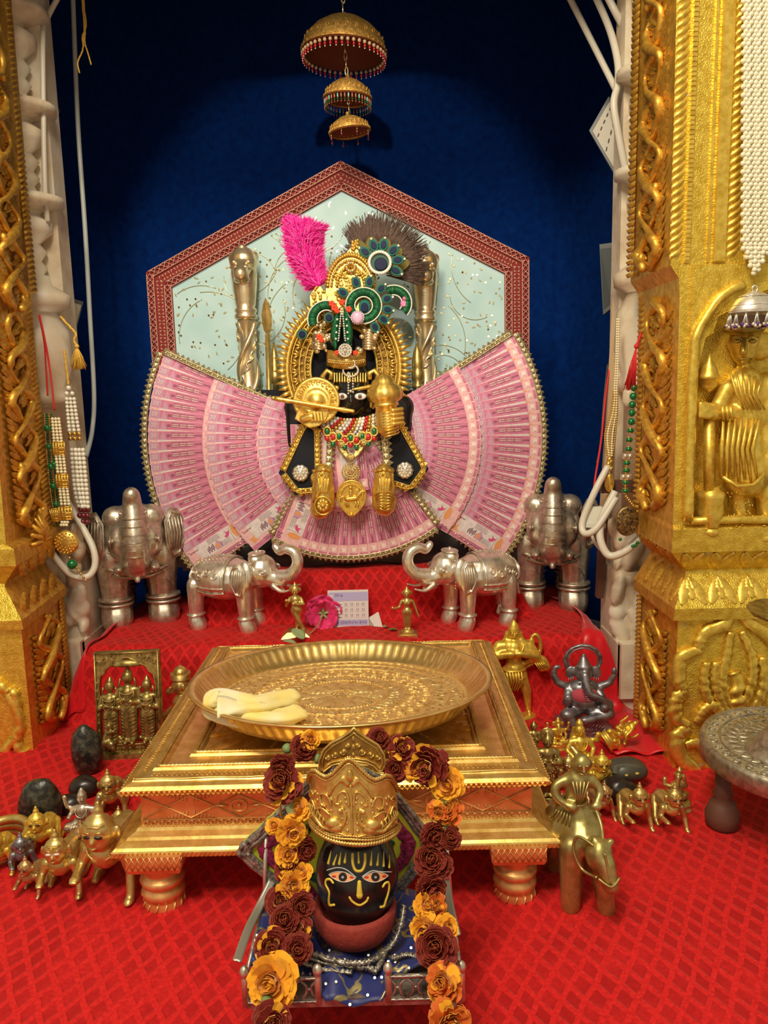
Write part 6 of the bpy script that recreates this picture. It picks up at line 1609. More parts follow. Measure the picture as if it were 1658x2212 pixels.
for k in range(6): g.tube([V((-.13+.02*k, -.17, .25-.03*k))*h, V((-.08+.02*k, -.20, .14-.01*k))*h], .006*h, 4)
g.ob('chased_detail', PEWT, t); t.children[-1].location.z = .10*h
g = G(); g.sph(V((0, -.060, .54))*h, (.15*h, .10*h, .12*h)); g.ob('pink_powder', mat('pink_powder', (.45, .06, .09), .9), t); t.scale = (1.14, 1.1, 1)
# standing strong monkey-god
hh = .170
ph = [('s', (0, 0, .88), (.06, .06, .065)), ('c', (0, 0, .92), (0, 0, .955), .060, .045), ('s', (0, 0, 1.0), (.018, .018, .018)), ('c', (-.06, .02, .87), (-.08, .02, .76), .03, .035), ('c', (.06, .02, .87), (.08, .02, .76), .03, .035), ('c', (-.10, 0, .74), (.10, 0, .74), .07, .07), ('c', (0, 0, .72), (0, 0, .54), .10, .075), ('c', (0, 0, .50), (0, 0, .46), .10, .11),
    ('c', (-.15, 0, .74), (-.22, -.03, .64), .06, .05), ('c', (-.22, -.03, .64), (-.05, -.10, .69), .048, .035), ('s', (-.035, -.11, .69), (.04, .025, .03)), ('c', (.15, 0, .74), (.22, -.03, .64), .06, .05), ('c', (.22, -.03, .64), (.05, -.10, .69), .048, .035), ('s', (.035, -.11, .69), (.04, .025, .03)),
    ('c', (-.06, 0, .46), (-.09, -.01, .26), .08, .05), ('c', (-.09, -.01, .26), (-.09, 0, .06), .045, .03), ('c', (.06, 0, .46), (.13, -.02, .26), .075, .05), ('c', (.13, -.02, .26), (.15, -.02, .06), .048, .03), ('s', (.15, -.05, .03), (.035, .06, .025)), ('s', (-.09, -.04, .03), (.035, .06, .025)),
    ('t', [(.14, .05, .50), (.24, .05, .56), (.28, .04, .72), (.24, .03, .84), (.19, .03, .82), (.21, .03, .76)], .024, .018), ('t', [(.10, .0, .55), (.20, -.02, .60), (.28, -.02, .60), (.32, -.02, .52)], .025, .05), ('t', [(.24, -.02, .58), (.28, -.02, .50)], .03, .035)]
t = figure('hanuman_statue', 'tall golden monkey-god statue opening his chest, behind the right rear corner of the table', 'statue', PZ(1112, 1552, .003)+V((0, .015, 0)), hh*1.02, ph, GOLDR, .0024, 0, None, 1); face(t, hh*1.02, (0, 0, .88), .06, GOLDR); h = hh*1.02
g = G()
for k in range(6): g.tube([V((-.09+.03*k, -.10, .50))*h, V((-.07+.028*k, -.11, .40))*h, V((-.08+.02*k, -.09, .30))*h], .008*h, 5)
g.tube([V((.09*sin(a), -.06-.05*cos(a), .78-.09*cos(a)))*h for a in [lerp(-1.7, 1.7, k/14) for k in range(15)]], .009*h, 5); g.ob('necklace', GOLDR, t); g = G(); g.tube([V((.115*cos(a), .1*sin(a), .50))*h for a in [2*pi*k/20 for k in range(20)]], .013*h, 6, 0, True, twist=(.3, 900, 1))
for k in range(5): g.tube([V((.20+.02*k, -.07, .58))*h, V((.25+.02*k, -.08, .50+.01*k))*h], .006*h, 4)
g.tube([V((.0, -.09, .36))*h, V((.10, -.10, .46))*h], .006*h, 4); g.ob('garment_detail', GOLDR, t)
g = G(); g.lathe([(.14*h, -.002), (.14*h, .02*h), (.11*h, .03*h)], 24, V((.03, -.02, 0))*h, sx=1.4); g.ob('base', GOLDR, t)
# crouching monkey-god at the left of the tray
pb = [('s', (0, 0, .80), (.13, .15, .13)), ('c', (-.10, -.05, .75), (-.16, -.06, .72), .06, .05), ('c', (0, 0, .88), (0, 0, .96), .12, .11), ('s', (0, 0, 1.04), (.03, .03, .05)), ('c', (0, 0, .68), (0, 0, .58), .07, .09), ('c', (.02, 0, .52), (.05, 0, .25), .17, .15), ('c', (.0, -.10, .50), (-.10, -.14, .30), .06, .05), ('c', (-.10, -.14, .30), (-.02, -.20, .22), .05, .05),
    ('c', (-.08, 0, .50), (-.28, -.02, .32), .06, .05), ('c', (-.28, -.02, .32), (-.36, -.03, .40), .045, .04), ('s', (-.37, -.03, .50), (.05, .04, .08)), ('c', (.0, -.05, .20), (-.12, -.12, .08), .11, .08), ('c', (.10, -.05, .20), (.10, -.15, .05), .11, .07)]
t = figure('kneeling_hanuman', 'brass crowned monkey-god kneeling in profile between the plaque and the tray', 'figurine', V((PY(392, 1490, 1.235).x, 1.235, .003)), .120, pb, BRASS, .0019, radians(0), None, 1)
h = .120; g = G(); g.lathe([(.13*h, 0), (.14*h, .02*h), (.12*h, .03*h), (.14*h, .09*h)], 20, V((0, 0, .88))*h, rib=lambda i, a: 1+.06*cos(10*a) if i == 3 else 1)
g.sph(V((-.12, -.12, .80))*h, (.02*h, .03*h, .02*h)); g.sph(V((.06, -.13, .80))*h, (.03*h, .02*h, .05*h))
for k in range(6): g.sph(V((-.05+.03*cos(k), -.22, .26+.03*sin(k)))*h, .022*h, 0, 6, 5)
g.ob('crown_and_fruit', BRASS, t)
# standing garlanded figures beside the table
def standing(name, label, px, py, h, m, hood=False, rz=0):
    pr = [('s', (0, 0, .86), (.08, .08, .09)), ('c', (0, 0, .90), (0, 0, .97), .06, .025), ('c', (0, 0, .78), (0, 0, .72), .04, .05), ('c', (-.09, 0, .70), (.09, 0, .70), .06, .06), ('c', (0, 0, .68), (0, 0, .50), .10, .09), ('c', (0, 0, .48), (0, 0, .14), .12, .09), ('c', (-.13, 0, .70), (-.17, -.05, .56), .045, .04), ('c', (-.17, -.05, .56), (-.05, -.13, .60), .038, .03), ('c', (.13, 0, .70), (.17, -.05, .56), .045, .04), ('c', (.17, -.05, .56), (.05, -.13, .60), .038, .03), ('s', (-.04, -.08, .09), (.04, .06, .03)), ('s', (.04, -.08, .09), (.04, .06, .03))]
    if hood: pr += [('s', (0, .06, .92), (.11, .03, .13))]
    t = figure(name, label, 'figurine', PZ(px, py, .003)+V((0, .05*h, 0)), h, pr, m, h*.018, rz, None, 1); face(t, h, (0, 0, .86), .08, m); base_disc(t, h, m, .15, .06)
    g = G()
    for r, z0, dz in ((.10, .68, .10), (.11, .66, .22), (.12, .64, .34)):
        for k in range(15): a = lerp(-1.7, 1.7, k/14); g.sph(V((r*sin(a), -.08-.05*cos(a), z0-dz*max(0, cos(a))))*h, .013*h, 0, 6, 4)
    for k in range(6): g.tube([V((-.07+.028*k, -.11, .42))*h, V((-.07+.028*k, -.10, .14))*h], .007*h, 4)
    g.ob('garland', m, t)
standing('standing_figurine', 'dark brass standing figurine with bead garland and hood, against the table\'s right edge', 1183, 1728, .100, BRASSD, True, radians(-5))
standing('standing_figurine', 'dark brass small standing figurine whose dark face shows above the right edge of the table', 1153, 1650, .070, BRASSD, False)
# seated figure seen from behind
seated('seated_figurine', 'small brass figurine seated with its back turned, behind the crawler furthest right', 1470, 1758, .062, BRASS, radians(200), '')
# rider on elephant, nearest
rh = .156; m = BRASSD2 = metalmat('olive_brass', (.50, .42, .16), (.32, .26, .08), .32, 60, .3, .0008)
pr = [('s', (0, .04, .46), (.155, .25, .15)), ('c', (-.075, -.12, .42), (-.085, -.15, .03), .085, .062), ('c', (.085, -.14, .42), (.135, -.17, .03), .075, .058), ('c', (-.12, .22, .42), (-.13, .26, .03), .085, .055), ('c', (.10, .22, .42), (.11, .26, .03), .085, .055),
      ('s', (.06, -.26, .46), (.085, .10, .11)), ('c', (.085, -.32, .44), (.11, -.36, .32), .062, .052), ('s', (.03, -.26, .55), (.022, .022, .03)), ('s', (.13, -.26, .54), (.022, .022, .03)),
      ('c', (-.02, .0, .56), (-.04, -.01, .68), .12, .062), ('c', (-.04, -.01, .68), (-.03, -.02, .82), .062, .075), ('c', (-.10, -.02, .81), (.05, -.02, .81), .045, .045), ('c', (-.02, -.02, .86), (-.01, -.03, .90), .035, .035), ('s', (-.005, -.04, .935), (.058, .058, .066)), ('c', (-.03, -.0, .985), (-.06, .02, 1.02), .024, .016), ('s', (-.065, -.03, .93), (.014, .014, .03)), ('s', (.055, -.03, .93), (.014, .014, .03)),
      ('t', [(-.10, -.02, .82), (-.17, -.04, .78), (-.16, -.06, .72), (-.10, -.09, .68)], .034, .024), ('s', (-.075, -.10, .675), (.04, .025, .03)), ('t', [(.06, -.02, .82), (.11, -.05, .76), (.08, -.09, .70)], .034, .024), ('s', (.075, -.11, .685), (.04, .025, .028)), ('c', (-.10, .02, .60), (-.16, -.02, .44), .06, .045)]
t = figure('elephant_rider', 'olive brass rider seated on a small elephant, the nearest figurine, right of the table', 'figurine', PZ(1283, 1958, .002)+V((-.012, .02, 0)), rh*1.13, pr, m, .0024, radians(-3), None, 2); h = rh*1.13
g = G(); g.tube(cr([V(p)*h for p in ((.06, -.10, .69), (.09, -.18, .60), (.07, -.33, .52))], 6), .010*h, 8); g.tube(cr([V(p)*h for p in ((.02, -.30, .54), (-.06, -.22, .55), (-.085, -.22, .46), (-.04, -.26, .36), (.03, -.36, .37))], 6), .010*h, 8); g.tube(cr([V(p)*h for p in ((.07, -.36, .53), (.085, -.375, .45), (.10, -.40, .36))], 5), .009*h, 6); g.tube(cr([V(p)*h for p in ((.03, -.38, .38), (.10, -.415, .35), (.16, -.37, .38))], 5), .008*h, 6); g.ob('reins', m, t)
g = G()
for k in range(5): g.tube([V((-.07+.025*k, -.085, .84))*h, V((-.05+.012*k, -.10, .75))*h, V((-.045+.008*k, -.085, .69))*h], .007*h, 5)
g.tube([V((-.04+.075*cos(a), -.01+.075*sin(a), .675))*h for a in [2*pi*k/20 for k in range(20)]], .011*h, 6, 0, True)
for s in (1, -1):
    g.sph(V((-.005+s*.022, -.094, .945))*h, (.012*h, .006*h, .006*h), 0, 8, 5)
    for k in range(6): g.tube([V((-.04+s*(.04+.015*k), -.08+.01*k, .62))*h, V((-.04+s*(.05+.02*k), -.10+.02*k, .54))*h], .006*h, 4)
g.cap(V((-.005, -.097, .94))*h, V((-.005, -.108, .915))*h, .006*h, .011*h, 6); g.tube([V((-.035, -.088, .895))*h, V((-.005, -.100, .89))*h, V((.025, -.088, .895))*h], .006*h, 5); g.ob('chased_detail', m, t)
# stones
def stone(name, label, c, r, seed, m=STONE, rot=(0, 0, 0), amp=.14, zc=None):
    g = G(); n, k = 36, 24; g.sph((0, 0, 0), r, 0, n, k, rot)
    for i, v in enumerate(g.v): s = 1+amp*noise.noise(Vector((v[0]/r[0]*1.1+seed, v[1]/r[1]*1.1, v[2]/r[2]*1.1)))+amp*.25*noise.noise(Vector((v[0]/r[0]*4, v[1]/r[1]*4+seed, v[2]/r[2]*4))); g.v[i] = (v[0]*s, v[1]*s, v[2]*s)
    return g.ob(name, m, None, c, label=label, cat='stone')
def zst(px, py, z): return PZ(px, py, z)
DSTONE = mat('smooth_black_stone', (.020, .014, .012), .28)
stone('black_stone', 'tall pointed black stone with a square hollow, left of the brass plaque', zst(187, 1622, .040), (.024, .019, .043), 1, rot=(0, -.08, 0))
stone('black_stone', 'large greenish egg-shaped stone standing behind the golden crawling infant', zst(86, 1738, .034), (.028, .018, .037), 5)
stone('black_stone', 'smooth round black stone just below the tall pointed one', zst(181, 1700, .016), (.022, .018, .017), 9, DSTONE, amp=.06)
stone('black_stone', 'smooth dark stone with a yellow dot beside the greenish egg stone', zst(150, 1738, .014), (.020, .016, .015), 12, DSTONE, amp=.06)
o = stone('fossil_stone', 'dark grey fossil stone with a ribbed spiral and yellow dots, near the right pillar', zst(1352, 1662, .030), (.030, .022, .017), 3, mat('grey_fossil', (.06, .055, .04), .4), amp=.08)
g = G()
for k in range(22): a = lerp(.3, 3.3, k/21); g.tube([V((.012*cos(a)-.006, -.018+.003*sin(a), .004+.006*sin(a))), V((.024*cos(a)-.006, -.013, .006+.010*sin(a)))], .0008, 4)
g.ob('fossil_ribs', mat('fossil_rib', (.16, .15, .10), .5), o)
g = G(); g.sph((-.006, -.021, .002), (.003, .001, .002)); g.sph((.009, -.0205, .004), (.003, .001, .002)); g.ob('yellow_dots', YEL, o)
stone('black_stone', 'angular black stone with a smooth facet under the fossil stone', zst(1340, 1712, .018), (.027, .020, .022), 21, DSTONE, amp=.25)
# cast plaque
def plaque():
    h, w = .172, .104; loc = PZ(284, 1632, .003); t = thing('brass_plaque', 'rectangular openwork brass plaque of three standing figures under a parasol, left of the table', 'plaque', loc, radians(2))
    t.rotation_euler = (radians(-7), 0, radians(3))
    g = G(); W = w/2
    arch = [(-.045, .020), (-.045, .118), (-.042, .134), (-.036, .138), (-.030, .148), (-.020, .152), (-.010, .159), (0, .163), (.010, .159), (.020, .152), (.030, .148), (.036, .138), (.042, .134), (.045, .118), (.045, .020)]
    out = [(-W, .0), (-W, h), (W, h), (W, .0)]
    n = len(arch); y = .006
    def strip(A, B):
        for (a, b), (c, d) in zip(zip(A, A[1:]), zip(B, B[1:])): g.add([(a[0], -y, a[1]), (b[0], -y, b[1]), (d[0], -y, d[1]), (c[0], -y, c[1]), (a[0], y, a[1]), (b[0], y, b[1]), (d[0], y, d[1]), (c[0], y, c[1])], [(0,1,2,3), (7,6,5,4), (3,2,6,7), (0,4,5,1)], 0)
    A = [(-W, .020)]+[(-W, .105)]+[(-W, lerp(.105, h, k/3)) for k in (1, 2)]+[(lerp(-W, 0, k/4), h) for k in (0, 1, 2, 3)][:3]+[(0, h)]
    m_ = [(-W, z) for z in (.020, .105, .125)]+[(-W, h)]+[(-.030, h), (-.018, h), (-.008, h), (0, h)]
    B = arch[:8]; strip(m_, B); strip([(-x, z) for x, z in m_][::-1], [(-x, z) for x, z in B][::-1])
    g.box((0, 0, .010), (w, .014, .022)); g.box((0, -.004, .003), (w, .022, .008))
    g.ob('frame', BRASSD, t)
    g = G()
    for (x0, z0, x1, z1) in ((-W+.002, .02, -W+.002, h-.002), (W-.002, .02, W-.002, h-.002), (-W+.002, h-.002, W-.002, h-.002), (-W, .021, W, .021), (-W, .006, W, .006)): g.tube([(x0, -.008, z0), (x1, -.008, z1)], .0016, 6)
    g.tube([(x, -.007, z) for x, z in arch], .0014, 5)
    for s in (1, -1):
        for k in range(8): g.tube([(s*(.0485+.0022*(1-j/9)*cos(j)), -.007, .03+k*.013+.004*(1-j/9)*sin(j)) for j in range(8)], .0009, 4)
        for k in range(3): g.tube([(s*(.044-.012*k+.005*(1-j/9)*cos(j)), -.007, .154+.005*k+.005*(1-j/9)*sin(j)) for j in range(8)], .0010, 4)
    for k in range(9): g.tube([(-.042+.0105*k+.004*cos(a), -.0085, .013+.0035*sin(a)) for a in [b*.8 for b in range(8)]], .0009, 4)
    for k in range(14): rr = random.Random(k); g.sph((rr.uniform(-.03, .03), -.004, rr.uniform(.024, .032)), (.005, .004, .004), 0, 8, 5)
    g.ob('chased_border', BRASSD, t)
    g = G(); g.lathe([(.0235, 0), (.0245, .003), (.021, .008), (.012, .011), (.001, .012)], 28, (0, -.004, .148), sy=.4, rib=lambda i, a: 1+.02*cos(20*a)); g.tube([(0, 0, .148), (0, .002, .134)], .002, 6); g.ob('parasol', BRASSD, t)
    for x, hh_, nm in ((-.029, .106, 0), (.0, .122, 1), (.030, .106, 2)):
        g = G(); z0 = .024; q3 = lambda a, b, c: (x+a*hh_, -.004+b*hh_, z0+c*hh_)
        for a, b, ra, rb_ in (((0, 0, .86), (0, 0, .88), .075, .075), ((0, .02, .92), (0, .02, 1.0), .06, .02), ((0, 0, .76), (0, 0, .80), .04, .04), ((-.09, 0, .70), (.09, 0, .70), .055, .055), ((0, 0, .66), (0, 0, .48), .10, .09), ((-.03, 0, .45), (-.04, 0, .05), .09, .06), ((.04, 0, .45), (.05, 0, .05), .09, .06), ((-.13, 0, .70), (-.17, -.02, .52), .04, .035), ((-.17, -.02, .52), (-.05, -.08, .58), .035, .03), ((.13, 0, .70), (.17, -.02, .52), .04, .035), ((.17, -.02, .52), (.05, -.08, .56), .035, .03), ((-.04, -.04, .03), (-.04, -.10, .01), .04, .03), ((.05, -.04, .03), (.05, -.10, .01), .04, .03)): g.cap(q3(*a), q3(*b), ra*hh_, rb_*hh_, 10)
        f = fuse(g, 'cast_figure', .0017, BRASSD, iters=1, parent=t)
        g = G()
        for k in range(8): g.tube([q3(.02+.10*cos(k*.0), -.09, .45-.05*k), q3(.06, -.10, .42-.05*k), q3(-.0, -.09, .40-.05*k)], .0007, 4); g.tube([q3(-.10, -.07, .42-.045*k), q3(-.04, -.10, .40-.045*k)], .0007, 4)
        for s in (1, -1): g.sph(q3(s*.03, -.07, .875), (.0016, .0008, .0009), 0, 6, 4); g.tube([q3(s*.09, -.02, .86), q3(s*.12, -.01, .72)], .0016, 5)
        for dz in (.06, .14, .24): g.tube([q3(.10*sin(a), -.06-.05*cos(a), .72-dz*cos(a)) for a in [lerp(-1.5, 1.5, j/8) for j in range(9)]], .0008, 4)
        g.ob('drapery_detail', BRASSD, f)
    g = G()     # kneeling attendant
    for a, b, ra, rb_ in (((-.030, -.012, .052), (-.030, -.012, .054), .006, .006), ((-.032, -.010, .044), (-.034, -.010, .034), .007, .008), ((-.032, -.014, .042), (-.022, -.018, .046), .003, .003), ((-.034, -.012, .030), (-.026, -.018, .026), .006, .005), ((-.036, -.014, .028), (-.024, -.018, .020), .006, .005)): g.cap(a, b, ra, rb_, 10)
    fuse(g, 'kneeling_attendant', .0015, BRASSD, iters=1, parent=t)
plaque()
# bangles at the left edge
for i in range(3):
    c = PZ(-2, 1835-i*10, .005+.010*i); g = G(); g.tube([(.036*cos(a), .036*sin(a), .004) for a in [2*pi*k/56 for k in range(56)]], .0055, 10, 0, True); g.ob('brass_bangle', BRASS, None, c, (radians(4*i), radians(-3*i), 0), label=['lowest', 'middle', 'topmost'][i]+' brass bangle of the stack at the left edge', cat='bangle', group='bangles at the left edge')
# dark feather-like casting behind a crawler
g = G()
for k in range(9): g.tube(cr([(0, 0, 0), (.014+.004*k*.2, .0, .010+.002*k), (.034, .004, .012-.0035*k)], 5), [.0024*(1-i/12) for i in range(11)], 6)
g.sph((.002, 0, .004), (.014, .008, .008)); g.ob('peacock_figurine', BRASSD, None, PZ(258, 1708, .012), label='dark brass ridged bird wing figurine lying behind the crawler beside the table', cat='figurine')
# ---------------- rose, banknote, leaves on the step ----------------
c = onstep(700, 1350)+V((0, -.005, .026)); t = thing('pink_rose', 'pink rose lying on the step with its stalk toward the viewer, before the purple banknote', 'flower', c-V((0, 0, .026)))
rnd = random.Random(11); petal_n = 0
def petal(name, R, a, tilt, lift, m, w=.020, L_=.026):
    g = G(); vs = []; nu, nv = 9, 8
    for i in range(nu+1):
        for j in range(nv+1):
            u = i/nu*2-1; v = j/nv; x = u*w*(sin(pi*min(1, v*.72+.12))**.6); z = v*L_*(1-.12*u*u); y = -.010*sin(v*pi*.6)-.012*u*u*v+.0020*sin(u*9+a*3)*v+ (.006*max(0, v-.8)*5)
            vs.append((x, y, z))
    g.add(vs, [(i*(nv+1)+j, (i+1)*(nv+1)+j, (i+1)*(nv+1)+j+1, i*(nv+1)+j+1) for i in range(nu) for j in range(nv)], 0, True)
    o = g.ob(name, m, t); o.matrix_local = Matrix.Translation((0, lift, .026)) @ Matrix.Rotation(a, 4, 'Y') @ Matrix.Rotation(tilt, 4, 'X')
    sm = o.modifiers.new('s', 'SOLIDIFY'); sm.thickness = .0007
for i in range(6): petal('petal', 0, 2*pi*i/6+.2+rnd.uniform(-.25, .25), radians(rnd.uniform(2, 24)), .000, ROSE, .028, rnd.uniform(.026, .033))
for i in range(6): petal('petal', 0, 2*pi*i/6+.7, radians(-14), .006, ROSE, .027, .033)
for i in range(7): petal('petal', 0, 2*pi*i/7, radians(-40), .013, ROSE2, .020, .030)
g = G(); g.sph((0, -.006, .026), (.006, .005, .006))
for k in range(5): a = 2*pi*k/5+.3; g.tube([(0, -.008, .026), (.010*cos(a), -.009, .026+.010*sin(a)), (.015*cos(a), -.006, .026+.015*sin(a))], [.003, .0025, .0006], 6)
g.ob('calyx', LEAFP, t)
g = G(); g.tube(cr([(0, -.008, .026), (-.008, -.030, .012), (-.022, -.055, -.004+.006)], 5), .0014, 8); g.ob('stalk', mat('rose_stalk', (.35, .20, .08), .6), t)
def leafmesh(name, label, c, L_, w, rot, m=LEAFP, parent=None):
    g = G(); vs = []
    for i in range(11):
        v = i/10; ww = w*sin(pi*min(1, v*.93+.03))**.75*(1+.07*(i % 2)); 
        for j in (-2, -1, 0, 1, 2): vs.append((j/2*ww, v*L_, .002+abs(j)*.0014*sin(v*3)-.004*v*v+.001*(j % 2)))
    g.add(vs, [(i*5+j, i*5+j+1, (i+1)*5+j+1, (i+1)*5+j) for i in range(10) for j in range(4)], 0, True)
    o = g.ob(name, m, parent, c, rot, **({} if parent else dict(label=label, cat='leaf'))); sm = o.modifiers.new('s', 'SOLIDIFY'); sm.thickness = .0005; return o
leafmesh('rose_leaf', 'pale green toothed rose leaf on the step in front of the flute player', onstep(655, 1390)+V((0, -.004, .008)), .030, .013, (radians(35), 0, radians(50)))
leafmesh('rose_leaf', 'pale green rose leaf showing its tip above the tray rim, furthest left', onstep(640, 1398)+V((0, -.006, .006)), .024, .008, (radians(20), 0, radians(80)))
leafmesh('dry_leaf', 'small dry yellow-green leaf on the step right of the banknote, the lower one', onstep(838, 1366)+V((0, 0, .003)), .020, .004, (0, 0, radians(-80)), LEAFG)
leafmesh('dry_leaf', 'tiny curled brown leaf bit at the foot of the folded banknote', onstep(826, 1360)+V((0, 0, .003)), .014, .004, (0, radians(20), radians(-50)), mat('dry_leaf', (.30, .22, .10), .7))
# folded hundred-rupee note
c = onstep(752, 1357)+V((0, .01, 0)); t = thing('folded_banknote', 'folded lavender hundred-rupee banknote leaning on the red step behind the rose', 'banknote', c)
LV = mat('note_violet', (.42, .38, .62), .7); LP = mat('note_lilac_white', (.66, .60, .58), .7); LI = mat('note_violet_ink', (.16, .12, .26), .7)
g = G(); W, Hh = .039, .068
def nq(u, v, d=0): return V((u, -.004+.020*v/Hh-d, v))
def rq(u0, v0, u1, v1, mi, d=.0004): g.add([nq(u0, v0, d), nq(u1, v0, d), nq(u1, v1, d), nq(u0, v1, d)], [(0, 1, 2, 3)], mi)
g.add([nq(-W, 0), nq(W, 0), nq(W, Hh), nq(-W, Hh), nq(-W, 0, -.001), nq(W, 0, -.001), nq(W, Hh, -.001), nq(-W, Hh, -.001)], [(0,1,2,3), (7,6,5,4), (0,4,5,1), (1,5,6,2), (2,6,7,3), (3,7,4,0)], 1)
rq(-W, .003, W-.002, .014, 0); rq(-W+.002, .048, W-.001, Hh-.004, 0); rq(-W, .016, -W+.018, .046, 0); rq(-W+.004, .030, -W+.010, .060, 1, .0006)
for i in range(4):
    for j in range(3): rq(-.008+i*.011, .018+j*.010, .000+i*.011, .0255+j*.010, 1, .0006); rq(-.006+i*.011, .0195+j*.010, -.005+i*.011, .0245+j*.010, 2, .0008); rq(-.003+i*.011, .0195+j*.010, -.002+i*.011, .0245+j*.010, 2, .0008)
for i in range(5): rq(-.022, .018+i*.006, -.012+.002*(i % 2), .0188+i*.006, 2, .0008)
def ntext(s, u, v, sz, flip=True):
    vs, fs = textmesh(s); g.add([nq(u+(-a[0] if flip else a[0])*sz, v+(-a[1] if flip else a[1])*sz, .0010) for a in vs], fs, 2)
ntext('\u20b9100', -.010, .0618, .0075); ntext('ONE HUNDRED RUPEES', W-.003, .0115, .0072)
g.ob('note_face', [LV, LP, LI], t)
g = G(); g.add([V((.036, -.002, .0)), V((.062, -.012, .0)), V((.056, .006, .026)), V((.040, .004, .014)), V((.050, -.010, .002))], [(0, 4, 3), (4, 1, 2), (3, 4, 2), (0, 3, 4)], 0)
g.add([V((.036, -.001, .0)), V((.066, -.014, .0)), V((.058, .006, .026)), V((.040, .006, .016))], [(0, 1, 2, 3)], 0); g.ob('folded_corner', LP, t)
# ---------------- foreground: stone face on its little seat ----------------
SZ = .070
def sq(x, y, z=SZ): return PZ(x, y, z)
SX = -.036
seat = thing('silver_throne', 'small dark silver throne seat with pierced front railing and rear rods', 'seat', (SX, .650, 0))
SM = metalmat('seat_silver', (.42, .38, .34), (.22, .16, .14), .35, 90, .5, .0008, 200)
g = G(); hw = .092; g.box((0, 0, SZ-.005), (2*hw, .135, .008)); g.ob('seat_board', SM, seat)
for sx in (-1, 1):
    for sy in (-1, 1): g = G(); g.lathe([(.008, 0), (.010, .004), (.006, .012), (.009, .030), (.006, .050), (.009, .062)], 16, (sx*(hw-.010), sy*.058, 0)); g.ob('leg', SM, seat)
for s in (-1, 1):      # pierced rail halves
    g = G(); x0, x1 = (-hw, -.030) if s < 0 else (.030, hw); y = -.0665
    for z, r in ((.066, .0022), (.088, .0022)): g.tube([(x0, y, z), (x1, y, z)], r, 6, 0, twist=(.2, 2500, 0)); g.tube([(x0+i*(x1-x0)/40, y-.0018, z+.001) for i in range(41)], .0010, 5, 0, twist=(.35, 3000, 1))
    n = 4; w = (x1-x0)/n
    for i in range(n):
        c = x0+w*(i+.5)
        for d in (1, -1): g.tube([(c+d*w*.5, y, .067), (c+d*w*.16, y, .0735), (c+d*w*.12, y, .0775), (c+d*w*.16, y, .081), (c+d*w*.5, y, .087)], .0014, 5)
        g.tube([(c-w*.14, y, .0775), (c+w*.14, y, .0775)], .0012, 5)
    g.ob('front_railing', SM, seat)
for x in (-hw, -.030, .030, hw): g = G(); g.lathe([(.0032, .064), (.0032, .090), (.0024, .0915), (.0040, .0935), (.0044, .096), (.0030, .0995), (.0005, .101)], 12, (x, -.0665, 0)); g.ob('rail_post', SILVD, seat)
for s in (-1, 1):
    g = G(); g.tube([(s*hw, -.06, .086), (s*hw, .06, .086)], .002, 6); g.ob('side_rail', SM, seat)
    g = G(); a = (s*.094, .050, SZ-.004); b = (s*.089, .058, .150); g.tube([a, b], .0022, 8); g.ob('rear_rod', SILV, seat)
# blue silk draped over the seat
g = G(); vs = []; nu, nv = 60, 30
for i in range(nu+1):
    for j in range(nv+1):
        u = i/nu*2-1; v = j/nv; x = SX+u*.090*(1-.0*v); yy = .712-.118*v
        z = SZ+.006+.010*(abs(u)**3)+.006*noise.noise(Vector((u*4, v*4, 2)))+.003*sin(u*14+v*5)
        if abs(u) < .36 and v > .8: k = sstep(.8, 1, v)*(1-sstep(.26, .36, abs(u))); yy -= .016*k; z -= .008*k*k
        elif v > .85: yy += .010*sstep(.85, 1, v)
        vs.append((x, yy, z))
g.add(vs, [(i*(nv+1)+j, i*(nv+1)+j+1, (i+1)*(nv+1)+j+1, (i+1)*(nv+1)+j) for i in range(nu) for j in range(nv)], 0, True)
o = g.ob('silk_cloth', BLUES, label='royal blue sequinned silk cloth spread over the silver seat', cat='cloth'); sm = o.modifiers.new('s', 'SOLIDIFY'); sm.thickness = .002
g = G(); rnd = random.Random(4)
for i in range(130):
    k = rnd.randrange(len(vs)); p = Vector(vs[k])
    if p.y > .640 and rnd.random() < .7: continue
    p += Vector((0, -.0005, .0018)); r = .0012; n_ = Vector((rnd.uniform(-.2, .2), -.6, .8)).normalized(); a_ = n_.cross(Vector((1, 0, 0))).normalized(); b_ = n_.cross(a_)
    g.add([p+(a_*cos(t*pi/4)+b_*sin(t*pi/4))*r for t in range(8)], [tuple(range(8))], 0)
g.ob('sequins', mat('silver_sequin', (.6, .6, .56), .4, 1), o, kind='stuff')
# diamond cushion behind the face
cu = thing('diamond_cushion', 'lime, magenta and green embroidered diamond cushion with dark gold braid, standing behind the black face', 'cushion', (SX, .71, SZ))
FC = Fr(.71, (SX, .71, SZ)); CC = (731, 1838)
def dia(k, dy=0):
    P = [(CC[0]-212*k, CC[1]-4), (CC[0]-200*k, CC[1]+20*k), (CC[0]-100*k, CC[1]+104*k), (CC[0]+15*k, CC[1]+210*k), (CC[0]+110*k, CC[1]+115*k), (CC[0]+190*k, CC[1]+15), (CC[0]+200*k, CC[1]-18), (CC[0]+190*k, CC[1]-40*k), (CC[0]+105*k, CC[1]-145*k), (CC[0]+15*k, CC[1]-188*k), (CC[0]-35*k, CC[1]-180*k), (CC[0]-122*k, CC[1]-90*k), (CC[0]-192*k, CC[1]-25*k)]
    pp = FC.p2(P, dy); return pp if s_area(pp) > 0 else pp[::-1]
g = G(); g.prism(dia(1), .014, y=.012, bev=.004); g.ob('cushion_body', YGRN, cu)
